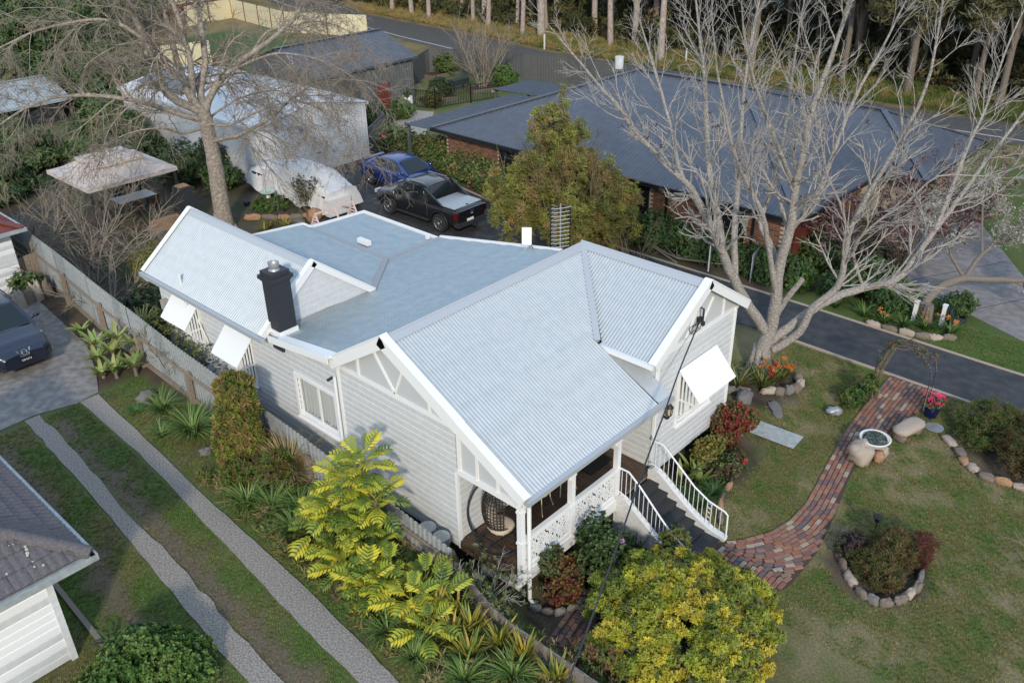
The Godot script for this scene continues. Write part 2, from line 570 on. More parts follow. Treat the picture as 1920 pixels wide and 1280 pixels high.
var left_tree_limbs := [
	[0.381, 0.264, 0.03, -0.24, 0.03, 0.05, 0.96, 0.05, 0.08, 2.58, 0.08, 0.06, 3.70, 0.07, 0.02, 5.10, 0.02],
	[0.177, 0.060, -0.02, 5.00, -0.02, -0.95, 5.79, -0.77, -1.15, 6.93, -0.75, -1.38, 7.83, -0.75, -1.60, 8.68, -0.75, -1.72, 9.34, -0.62, -1.91, 10.09, -0.58],
	[0.170, 0.060, 0.01, 5.00, 0.01, -0.11, 5.54, -0.56, -0.10, 6.58, -0.99, -0.03, 7.77, -1.36, 0.06, 9.05, -1.70, 0.17, 9.98, -2.02],
	[0.163, 0.060, 0.04, 5.04, 0.05, -0.24, 5.64, -0.11, -0.19, 6.62, 0.09, -0.26, 7.83, 0.16, -0.45, 9.26, 0.11, -0.55, 10.01, 0.14],
	[0.170, 0.060, 0.07, 5.04, 0.08, 0.25, 5.79, -0.32, 0.72, 6.73, -0.40, 0.97, 8.04, -0.72, 1.23, 8.97, -1.03, 1.52, 9.90, -1.30],
	[0.163, 0.030, 0.08, 4.89, 0.09, 0.28, 5.42, 0.09, 0.90, 6.35, 0.55, 1.78, 7.12, 1.28, 2.54, 7.70, 1.90, 3.21, 8.37, 2.41, 3.64, 9.00, 2.65, 4.05, 9.74, 2.89],
	[0.122, 0.018, -0.09, 4.68, -0.10, -0.67, 4.95, -0.45, -1.44, 5.38, -1.00, -2.25, 5.71, -1.59, -3.24, 5.92, -2.38, -4.27, 5.89, -3.21, -5.11, 5.59, -3.84, -6.00, 5.02, -4.52, -6.55, 4.71, -4.84],
	[0.082, 0.018, -1.47, 7.87, -0.56, -1.98, 8.42, -0.83, -2.48, 8.67, -1.10, -2.99, 8.75, -1.37, -4.09, 8.56, -2.28, -4.88, 8.29, -2.85, -5.61, 7.93, -3.36, -6.28, 7.59, -3.81],
	[0.116, 0.018, 0.03, 3.81, 0.04, 0.36, 4.04, 0.88, 0.67, 4.30, 1.70, 1.22, 4.96, 2.78, 1.66, 5.72, 3.74, 2.02, 6.32, 4.62, 2.37, 6.60, 5.48],
	[0.054, 0.012, -2.35, 5.77, -1.35, -2.33, 6.39, -1.97, -2.25, 6.90, -2.52, -2.39, 7.43, -3.30],
	[0.061, 0.009, 0.91, 6.35, 0.54, 1.38, 6.97, 1.86, 1.79, 7.36, 3.13, 2.14, 7.35, 4.32, 2.45, 7.16, 5.48, 2.73, 6.69, 6.61],
	[0.068, 0.009, 0.04, 4.57, 0.04, 0.36, 4.61, 1.26, 0.95, 5.36, 2.79, 1.61, 5.79, 4.37, 2.02, 5.32, 5.70, 2.12, 4.48, 6.69],
	[0.068, 0.009, -0.07, 4.36, -0.08, -1.04, 4.37, -0.02, -1.93, 4.80, 0.13, -3.12, 4.82, -0.05, -4.20, 4.55, -0.11],
	[0.061, 0.009, 1.87, 7.08, 1.13, 2.72, 7.79, 1.16, 3.65, 7.88, 1.28, 4.89, 7.97, 1.74, 6.12, 7.43, 2.17],
	[0.054, 0.007, 0.18, 4.62, -0.10, 1.00, 5.00, -0.04, 1.93, 5.28, 0.14, 3.16, 5.35, 0.63, 4.02, 4.53, 0.74, 4.87, 3.21, 0.83],
]


# ---------------------------------------------------------------- the setting
func gy(x: float, z: float) -> float:
	return 0.65 * clampf(((-0.85 if z > 3.0 else -0.48 if z > 1.9 else 0.15) - x) / 0.2, 0.0, 1.0) * smoothstep(-34.0, -22.0, z)


func inpoly(x: float, z: float, p: Array) -> bool:
	return Geometry2D.is_point_in_polygon(Vector2(x, z), PackedVector2Array(p))


var lawn_edge := [Vector2(8.9, 2.2), Vector2(14.3, 2.0), Vector2(14.3, 22), Vector2(2.0, 22), Vector2(1.5, 7.7), Vector2(4.6, 7.6), Vector2(5.0, 5.4)]


func in_bed(x: float, z: float) -> float:
	# 1 inside a planted bed of bare soil, fading to 0 within a ragged edge
	var w := noise.get_noise_2d(x * 5.0, z * 5.0) * 0.25
	var best := 0.0
	for b in [[6.15, 8.75, 1.05, 1.05], [13.2, 9.7, 2.0, 1.5], [11.4, 3.1, 1.3, 1.1], [1.9, 4.5, 2.0, 1.1], [6.8, 4.1, 1.9, 0.95], [15.5, -1.5, 0.5, 2.5], [1.4, 5.4, 1.9, 1.0]]:
		var d := Vector2((x - b[0]) / b[2], (z - b[1]) / b[3]).length() + w
		best = maxf(best, clampf((1.12 - d) * 5.0, 0.0, 1.0))
	return best


func ground_color(x: float, z: float) -> Color:
	var a := noise.get_noise_2d(x * 1.3, z * 1.3)
	var b := noise.get_noise_2d(x * 4.0 + 50.0, z * 4.0)
	var green := Color(0.095, 0.150, 0.030)
	var olive := Color(0.170, 0.155, 0.058)
	var tan_ := Color(0.27, 0.215, 0.115)
	var soil := Color(0.135, 0.098, 0.07)
	var c := olive.lerp(tan_, clampf(0.2 + a * 1.5, 0, 1)).lerp(green, clampf(b * 1.9 + 0.08, 0, 0.9))
	if x < -0.6 and z > -22.0:
		c = green.lerp(olive, clampf(0.3 + a * 1.5, 0, 1)).lerp(soil, clampf(b * 1.5 - 0.25, 0, 0.6))
		if x > -2.35:
			var mulch := Color(0.155, 0.088, 0.055).lerp(Color(0.07, 0.05, 0.038), clampf(0.5 + b * 2.0, 0, 1))
			c = c.lerp(mulch, clampf((-9.3 + a * 2.0 - z) * 0.8 + clampf((x + 1.25) * 2.0, 0, 1), 0, 1))
		for e in [[-2.25, -0.16], [-3.86, -0.16], [-5.15, -0.1]]:
			# worn wheel ruts of bare dirt along the concrete strips
			var rx: float = e[0] + (z + 10.0) * -0.062 + a * 0.2
			if e[0] < -3.5 and z > -9.8:
				c = c.lerp(Color(0.17, 0.125, 0.092), clampf(1.3 - absf(x - rx - (0.22 if e[0] > -4.0 else 0.0)) * 3.6 + b, 0, 0.92))
	elif x < 13.5 and z < -8.5 and z > -33.0:
		c = Color(0.12, 0.085, 0.06).lerp(Color(0.07, 0.075, 0.03), clampf(0.4 + a * 1.8, 0, 1))
	elif x > 14.3 and x < 20.5 and z < 1.5 and z > -26.0:
		c = Color(0.10, 0.07, 0.048).lerp(green, clampf(a * 1.5 + 0.2, 0, 1))
	elif x >= 16.8 and x < 38.0 and z >= 1.5:
		c = green.lerp(Color(0.085, 0.135, 0.03), clampf(0.5 + a, 0, 1)).lerp(olive, clampf(b, 0, 0.6))
	elif x >= 24.0 and x < 39.0 and z < -22.0 and z > -40.0:
		c = Color(0.12, 0.165, 0.04).lerp(tan_, clampf(0.15 + a * 1.5, 0, 0.7))
	elif x < 34.0 and z <= -33.0:
		c = Color(0.075, 0.135, 0.028).lerp(Color(0.12, 0.10, 0.06), clampf(a * 1.4 + (0.6 if x < 20.0 else -0.1), 0, 1))
	if x >= 38.0 or z < -62.0:
		c = Color(0.30, 0.225, 0.10).lerp(Color(0.12, 0.115, 0.04), clampf(0.45 + a * 1.8 + (z + 35.0) * 0.012, 0, 1))
		if x > 50.0:
			c = c.lerp(Color(0.06, 0.05, 0.025), clampf((x - 50.0) * 0.25, 0, 1))
	return c.lerp(soil.lerp(Color(0.05, 0.036, 0.026), clampf(0.5 + b * 2.0, 0, 1)), in_bed(x, z)) if x < 20.0 and z > -6.0 else c


func make_ground():
	var xs := PackedFloat32Array([-420, -160, -60, -34, -22, -16, -12])
	var x := -9.9
	while x < 19.5:
		xs.append(x)
		x += 0.3
	xs.append_array(PackedFloat32Array([-1.05, -0.85, -0.68, -0.48, -0.05, 0.15]))
	while x < 54.0:
		xs.append(x)
		x += 0.9
	xs.append_array(PackedFloat32Array([58, 64, 75, 95, 130, 200, 420]))
	xs.sort()
	var zs := PackedFloat32Array([-420, -220, -130, -100, -85, -78])
	var z := -70.0
	while z < -32.0:
		zs.append(z)
		z += 1.0
	while z < 14.0:
		zs.append(z)
		z += 0.3
	zs.append_array(PackedFloat32Array([16, 20, 28, 45, 90, 200, 420]))
	var mb := MB.new()
	mb.colored = true
	var nx := xs.size()
	for k in zs.size():
		for j in nx:
			mb.col = ground_color(xs[j], zs[k])
			mb.vert(Vector3(xs[j], gy(xs[j], zs[k]), zs[k]), Vector3.UP)
	for k in zs.size() - 1:
		for j in nx - 1:
			var p := k * nx + j
			mb.i.append_array(PackedInt32Array([p, p + 1, p + nx, p + 1, p + nx + 1, p + nx]))
	struct("ground", mb, M.ground)


# a flat slab with its top at y
func slab(poly: Array, y: float, thick := 0.05) -> MB:
	var mb := MB.new()
	mb.ext(PackedVector2Array(poly), thick, Transform3D(Basis(Vector3.RIGHT, Vector3.BACK, Vector3.DOWN), Vector3(0, y, 0)))
	return mb


func v2(a: Array) -> Array:
	var r := []
	for k in range(0, a.size(), 2):
		r.append(Vector2(a[k], a[k + 1]))
	return r


func make_paving():
	struct("driveway", slab(v2([14.45, 40, 14.4, 8, 14.5, 2, 14.2, -1, 11, -6, 9.4, -11, 10.6, -17, 12.3, -19, 13.5, -24.9, 18.3, -23.1, 18.7, -20.5, 18.2, -17.8, 17.75, -15.4, 17.4, -13.3, 16.9, -8, 16.95, 2, 16.85, 8, 17.1, 40]), 0.02), M.asphalt)
	var mb := MB.new()
	for side in [[14.40, 40.0, 14.36, 8.0, 14.45, 2.2], [17.15, 40.0, 16.9, 8.0, 17.0, 2.0, 16.95, -8.0, 17.45, -13.3, 17.8, -15.4, 18.25, -17.8]]:
		for k in range(0, side.size() - 2, 2):
			mb.bar(Vector3(side[k], 0.02, side[k + 1]), Vector3(side[k + 2], 0.021, side[k + 3]), 0.09, 0.06)
	struct("driveway_kerb", mb, M.stone_pale)
	struct("concrete_apron", slab(v2([-0.75, -19.3, -1.2, -13.3, -1.75, -11.5, -2.22, -10.35, -2.9, -10.2, -3.9, -10.5, -9.5, -10.2, -9.5, -18.2]), 0.68), M.concrete_old)
	var rng_edge := func(a: Array, wob: float) -> Array:
		var r := []
		for k in a.size():
			var p: Vector2 = a[k]
			r.append(p)
			if k + 1 < a.size():
				var q: Vector2 = a[k + 1]
				for e in 4:
					var f := (e + 1) / 5.0
					r.append(p.lerp(q, f) + Vector2(rf(-wob, wob), 0))
		return r
	var l1: Array = rng_edge.call(v2([-2.82, -10.19, -2.89, -6.69, -3.12, -4.07, -3.26, -2.54, -3.40, -0.64, -3.57, 1.11, -3.68, 3.11, -4.2, 10.0]), 0.02)
	var r1: Array = rng_edge.call(v2([-2.29, -10.19, -2.53, -6.27, -2.72, -3.68, -2.80, -1.59, -2.91, 0.56, -3.04, 2.12, -3.20, 3.67, -3.7, 10.0]), 0.02)
	r1.reverse()
	struct("concrete_wheel_strip", slab(l1 + r1, 0.685), M.concrete_strip)
	l1 = rng_edge.call(v2([-4.25, -10.4, -4.34, -8.34, -4.53, -5.36, -4.69, -3.17, -4.85, -1.21, -5.0, 0.98, -5.5, 10.0]), 0.035)
	r1 = rng_edge.call(v2([-3.85, -10.4, -3.95, -7.89, -4.18, -5.36, -4.27, -3.39, -4.36, -1.49, -4.48, -0.07, -4.6, 2.09, -5.0, 10.0]), 0.05)
	r1.reverse()
	struct("concrete_wheel_strip", slab(l1 + r1, 0.683), M.concrete_strip)
	var d := struct("concrete_driveway", slab(v2([25.57, 1.6, 21.0, 3.75, 19.2, 7.95, 19.0, 9.2, 21.8, 9.2, 24.26, 6.68, 30.5, 2.6]), 0.03), M.concrete_pink)
	mb = MB.new()
	mb.bar(Vector3(21.3, 0.031, 3.7), Vector3(25.3, 0.031, 5.8), 0.02, 0.006)
	mb.bar(Vector3(20.0, 0.031, 6.0), Vector3(23.2, 0.031, 7.7), 0.02, 0.006)
	put(d, "joint", mb, M.black_matt)
	struct("pavement", slab(v2([19.0, 9.25, 18.2, 20, 23.0, 20, 21.8, 9.25]), 0.028), M.road)
	struct("garden_path", slab(v2([19.2, -23.2, 22.2, -26.8, 26.2, -28.3, 26.6, -27.2, 23.6, -24.6, 20.6, -22.0]), 0.02), M.concrete_pale)
	# the road at the back, its edge line and gravel shoulder
	var near := [Vector2(41.5, 200), Vector2(40.2, 30), Vector2(41.55, 1.8), Vector2(41.3, -4.2), Vector2(39.9, -16), Vector2(39.03, -27.07), Vector2(39.6, -35.94), Vector2(41.26, -48.06), Vector2(45.5, -70), Vector2(54, -100), Vector2(80, -160)]
	var far := [Vector2(100, -160), Vector2(66, -100), Vector2(52.5, -72), Vector2(47.67, -60), Vector2(46.2, -45), Vector2(44.6, -34), Vector2(44.2, -22), Vector2(44.8, -5.1), Vector2(45.2, 1.2), Vector2(45.0, 30), Vector2(47, 200)]
	struct("road", slab(near + far, 0.02), M.road)
	mb = MB.new()
	for k in near.size() - 1:
		mb.bar(Vector3(near[k].x + 0.75, 0.022, near[k].y), Vector3(near[k + 1].x + 0.75, 0.022, near[k + 1].y), 0.13, 0.008)
	struct("road_line", mb, M.line_white)
	make_brick_path()


var path_up := v2([3.3, 5.75, 4.6, 5.75, 5.0, 6.1, 5.63, 6.44, 6.33, 6.61, 7.18, 6.60, 8.02, 6.47, 9.27, 6.25, 10.85, 6.0, 12.15, 5.88, 14.36, 5.78])
var path_lo := v2([3.3, 7.2, 4.40, 7.60, 5.70, 7.58, 6.53, 7.45, 7.50, 7.26, 8.64, 7.01, 9.25, 6.9, 10.73, 6.88, 12.05, 7.00, 13.27, 7.20, 14.36, 7.55])


func at_x(line: Array, x: float) -> float:
	for k in line.size() - 1:
		if x <= line[k + 1].x:
			return lerpf(line[k].y, line[k + 1].y, clampf((x - line[k].x) / (line[k + 1].x - line[k].x), 0, 1))
	return line[-1].y


func brick_mesh(tone: Color, sx: float, sz: float) -> ArrayMesh:
	var mb := MB.new()
	mb.colored = true
	mb.col = tone
	var h := 0.03
	var e := 0.008
	var top := [Vector3(-sx + e, h, -sz + e), Vector3(sx - e, h, -sz + e), Vector3(sx - e, h, sz - e), Vector3(-sx + e, h, sz - e)]
	var low := [Vector3(-sx, h - e, -sz), Vector3(sx, h - e, -sz), Vector3(sx, h - e, sz), Vector3(-sx, h - e, sz)]
	mb.quad(top[0], top[1], top[2], top[3])
	for k in 4:
		var j := (k + 1) % 4
		mb.quad(low[k], low[j], top[j], top[k])
		mb.quad(low[k] - Vector3(0, h, 0), low[j] - Vector3(0, h, 0), low[j], low[k])
	return mb.mesh()


func make_brick_path():
	var lo := path_lo.duplicate()
	lo.reverse()
	var bed := struct("brick_path", slab(path_up + lo, 0.008), M.soil)
	bed.position.y = 0.004
	var tones := [Color(0.36, 0.155, 0.105), Color(0.30, 0.14, 0.105), Color(0.22, 0.125, 0.115), Color(0.40, 0.21, 0.13), Color(0.17, 0.13, 0.14), Color(0.31, 0.20, 0.15), Color(0.46, 0.38, 0.29), Color(0.33, 0.18, 0.14)]
	var kinds := []
	for t in tones:
		kinds.append(brick_mesh(t, 0.110, 0.050))
	var spots := []
	for row in 18:
		var x := 3.35 + (0.0 if row % 2 == 0 else 0.12) + rf(-0.02, 0.02)
		while x < 14.3:
			var z0 := at_x(path_up, x) + 0.058 + row * 0.119
			var far_ := x > 11.2
			if z0 < at_x(path_lo, x) - 0.04:
				var s := (at_x(path_up, x + 0.1) - at_x(path_up, x - 0.1)) / 0.2
				if not (x < 4.75 and z0 < 5.85):
					var k: int = rng.randi() % 6 if far_ and rng.randf() < 0.6 else rng.randi() % 8
					var t := Transform3D(Basis(Vector3.UP, -atan(s) + rf(-0.03, 0.03)), Vector3(x + rf(-0.006, 0.006), rf(0.004, 0.014), z0 + rf(-0.004, 0.004)))
					spots.append([t, k])
			x += 0.24 / sqrt(1.0 + pow((at_x(path_up, x + 0.1) - at_x(path_up, x - 0.1)) / 0.2, 2.0))
	spots.sort_custom(func(p, q): return p[0].origin.distance_to(Vector3(-9.8, 14, 12.8)) < q[0].origin.distance_to(Vector3(-9.8, 14, 12.8)))
	var rest := [[], [], [], [], [], [], [], []]
	for k in spots.size():
		if k < 300:
			inst(bed, "brick", kinds[spots[k][1]], spots[k][0], M.brick)
		else:
			rest[spots[k][1]].append(spots[k][0])
	for k in 8:
		if rest[k].size():
			many(bed, "brick_paving", kinds[k], rest[k], [], M.brick)
	# the patch of older bricks by the paling fence
	bed = struct("brick_patch", slab(v2([-0.35, 4.7, 0.55, 4.35, 1.1, 5.2, 0.2, 5.9]), 0.006), M.soil)
	for r in 5:
		for c in 5:
			var p := Vector3(-0.15 + c * 0.24 + (0.12 if r % 2 else 0.0) + r * 0.06, 0.006, 4.72 + r * 0.125 - c * 0.05)
			inst(bed, "brick", kinds[[1, 2, 5, 7, 2][(r * 3 + c) % 5]], Transform3D(Basis(Vector3.UP, 0.21 + rf(-0.03, 0.03)), p), M.brick)


# ---------------------------------------------------------------- the cottage
# a wall backing with weatherboards: o on the wall plane, nrm outwards, poly in (along, y), holes are Rect2 in the same
func board_wall(t: Node3D, o: Vector3, nrm: Vector3, poly: Array, holes := [], mats := ["white_board", "white_board", "white_board_worn"], expo := 0.165, called := "wall") -> MeshInstance3D:
	var u := Vector3.UP.cross(nrm)
	var mb := MB.new()
	var pts := PackedVector2Array(poly)
	var back := Transform3D(Basis(u, Vector3.UP, nrm), o - nrm * 0.1)
	var whole := [pts]
	for h in holes:
		var next := []
		for q in whole:
			# cut round the opening: left, right, below, above
			for r in [Rect2(-99, -99, 99 + h.position.x, 199), Rect2(h.end.x, -99, 99, 199), Rect2(h.position.x, -99, h.size.x, 99 + h.position.y), Rect2(h.position.x, h.end.y, h.size.x, 99)]:
				var rp := PackedVector2Array([r.position, Vector2(r.end.x, r.position.y), r.end, Vector2(r.position.x, r.end.y)])
				next.append_array(Geometry2D.intersect_polygons(q, rp))
		whole = next
	for q in whole:
		mb.ext(q, 0.1, back)
	var w := put(t, called, mb, M[mats[0]])
	var y := INF
	var top := -INF
	for p in pts:
		y = minf(y, p.y)
		top = maxf(top, p.y)
	var k := 0
	while y < top - 0.02:
		var y1 := minf(y + expo, top)
		var ym := y1 - 0.004
		var spans := [row_span(pts, y + 0.004, ym)]
		for h in holes:
			if h.position.y < (y + y1) * 0.5 and h.end.y > (y + y1) * 0.5:
				var next := []
				for s in spans:
					if h.end.x <= s[0] or h.position.x >= s[1]:
						next.append(s)
					else:
						if h.position.x - s[0] > 0.03:
							next.append([s[0], h.position.x, s[2], h.position.x])
						if s[1] - h.end.x > 0.03:
							next.append([h.end.x, s[1], h.end.x, s[3]])
				spans = next
		for s in spans:
			if s[1] - s[0] < 0.04:
				continue
			var b := MB.new()
			var lo := 0.024
			var ch := minf(0.03, (y1 - y) * 0.4)
			var a0: Vector3 = o + u * s[0] + Vector3.UP * y
			var a1: Vector3 = o + u * s[1] + Vector3.UP * y
			var c0: Vector3 = o + u * s[2] + Vector3.UP * y1
			var c1: Vector3 = o + u * s[3] + Vector3.UP * y1
			var m0 := a0.lerp(c0, 1.0 - ch / (y1 - y)) + nrm * lo
			var m1 := a1.lerp(c1, 1.0 - ch / (y1 - y)) + nrm * lo
			b.quad(a0 + nrm * lo, m0, m1, a1 + nrm * lo)
			b.quad(m0, c0 + nrm * 0.003, c1 + nrm * 0.003, m1)
			b.quad(a0 + nrm * lo, a1 + nrm * lo, a1, a0)
			b.tri(a0, m0, a0 + nrm * lo)
			b.tri(a1 + nrm * lo, m1, a1)
			put(w, "weatherboard", b, M[mats[k % mats.size()]])
			k += 1 if rng.randf() < 0.7 else 2
		y = y1
	return w


func row_span(p: PackedVector2Array, y0: float, y1: float) -> Array:
	var r := [INF, -INF, INF, -INF]
	for e in 2:
		var y := y0 if e == 0 else y1
		for k in p.size():
			var a := p[k]
			var b := p[(k + 1) % p.size()]
			if (a.y - y) * (b.y - y) <= 0.0 and absf(a.y - b.y) > 1e-6:
				var x := lerpf(a.x, b.x, (y - a.y) / (b.y - a.y))
				r[e * 2] = minf(r[e * 2], x)
				r[e * 2 + 1] = maxf(r[e * 2 + 1], x)
	return r


func rect(x0: float, y0: float, x1: float, y1: float) -> Array:
	return [Vector2(x0, y0), Vector2(x0, y1), Vector2(x1, y1), Vector2(x1, y0)]


# a window set in a wall: frame, panes between mullions, a curtain behind
func window_in(t: Node3D, o: Vector3, nrm: Vector3, r: Rect2, cuts: Array, curtain := true, trim := 0.075):
	var u := Vector3.UP.cross(nrm)
	var f := Transform3D(Basis(u, Vector3.UP, nrm), o)
	var mb := MB.new()
	var a := r.position
	var b := r.end
	for q in [[a.x - trim, a.y - trim, a.x, b.y + trim], [b.x, a.y - trim, b.x + trim, b.y + trim], [a.x, b.y, b.x, b.y + trim], [a.x, a.y - trim, b.x, a.y]]:
		mb.box(f * Transform3D(Basis(), Vector3((q[0] + q[2]) / 2, (q[1] + q[3]) / 2, -0.01)), Vector3(q[2] - q[0], q[3] - q[1], 0.11))
	mb.box(f * Transform3D(Basis(), Vector3((a.x + b.x) / 2, a.y - trim - 0.018, 0.03)), Vector3(b.x - a.x + trim * 2.4, 0.03, 0.14))
	var w := put(t, "window", mb, M.white_gloss)
	var edges := [a.x] + cuts + [b.x]
	for k in edges.size() - 1:
		var m2 := MB.new()
		var x0: float = edges[k]
		var x1: float = edges[k + 1]
		for q in [[x0, x0 + 0.035], [x1 - 0.035, x1]]:
			m2.box(f * Transform3D(Basis(), Vector3((q[0] + q[1]) / 2, (a.y + b.y) / 2, -0.045)), Vector3(0.035, b.y - a.y, 0.035))
		for yy in [a.y + 0.0175, b.y - 0.0175]:
			m2.box(f * Transform3D(Basis(), Vector3((x0 + x1) / 2, yy, -0.045)), Vector3(x1 - x0 - 0.07, 0.035, 0.033))
		put(w, "sash", m2, M.white)
		m2 = MB.new()
		m2.box(f * Transform3D(Basis(), Vector3((x0 + x1) / 2, (a.y + b.y) / 2, -0.06)), Vector3(x1 - x0, b.y - a.y, 0.006))
		put(w, "pane", m2, M.pane)
	var room := MB.new()
	room.box(f * Transform3D(Basis(), Vector3((a.x + b.x) / 2, (a.y + b.y) / 2, -0.62)), Vector3(b.x - a.x + 0.3, b.y - a.y + 0.3, 0.02))
	put(w, "room_wall", room, M.panel)
	if curtain:
		var rows := []
		for e in 2:
			var row := PackedVector3Array()
			for k in 61:
				var s := k / 60.0
				row.append(f * Vector3(lerpf(a.x, b.x, s), a.y if e == 0 else b.y, -0.16 + 0.03 * sin(s * 70.0) + 0.015 * sin(s * 31.0)))
			rows.append(row)
		var c := MB.new()
		c.grid(rows)
		put(w, "curtain", c, M.curtain)


# a sheet-metal window hood with slatted sides
func hood(t: Node3D, o: Vector3, nrm: Vector3, x0: float, x1: float, y0: float, y1: float, out: float, slat_side: float):
	var u := Vector3.UP.cross(nrm)
	var f := Transform3D(Basis(u, Vector3.UP, nrm), o)
	var mb := MB.new()
	var d := Vector2(out, y0 - y1).normalized()
	var n2 := Vector2(-d.y, d.x) * 0.012
	mb.ext(PackedVector2Array([Vector2(0.02, y1) - n2, Vector2(0.02, y1) + n2, Vector2(out, y0) + n2, Vector2(out, y0) - n2]), x1 - x0, f * Transform3D(Basis(Vector3.BACK, Vector3.UP, Vector3.LEFT), Vector3(x1, 0, 0)))
	var h := put(t, "window_hood", mb, M.awning)
	for xe in [x0 + 0.03, x1 - 0.03]:
		for k in 6:
			var zz := 0.05 + k * (out - 0.06) / 6.0
			var ya := lerpf(y1, y0, zz / out) - 0.03
			var yb := y0 - 0.62 + k * 0.10
			if ya - yb > 0.05:
				var s := MB.new()
				s.box(f * Transform3D(Basis(), Vector3(xe, (ya + yb) / 2, zz)), Vector3(0.02, ya - yb, 0.042))
				put(h, "slat", s, M.white)
		var rail := MB.new()
		rail.box(f * Transform3D(Basis(), Vector3(xe, y0 - 0.12, out * 0.42)), Vector3(0.028, 0.05, out * 0.84))
		rail.bar(f * Vector3(xe, y0 - 0.66, 0.03), f * Vector3(xe, y0 - 0.02, out - 0.02), 0.026, 0.035, u)
		put(h, "rail", rail, M.white)


func gable_trim(mb: MB, p: Vector3, q: Vector3, nrm: Vector3, deep := 0.22, cap := 0.22):
	# barge board on the face and a metal cap over the edge of the roof
	var d := (q - p).normalized()
	var up := nrm.cross(d)
	if up.y < 0:
		up = -up
	mb.bar(p - up * deep * 0.5, q - up * deep * 0.5, 0.035, deep, up)
	mb.bar(p + up * 0.02 - nrm * (cap * 0.5 - 0.02), q + up * 0.02 - nrm * (cap * 0.5 - 0.02), cap, 0.03, up)


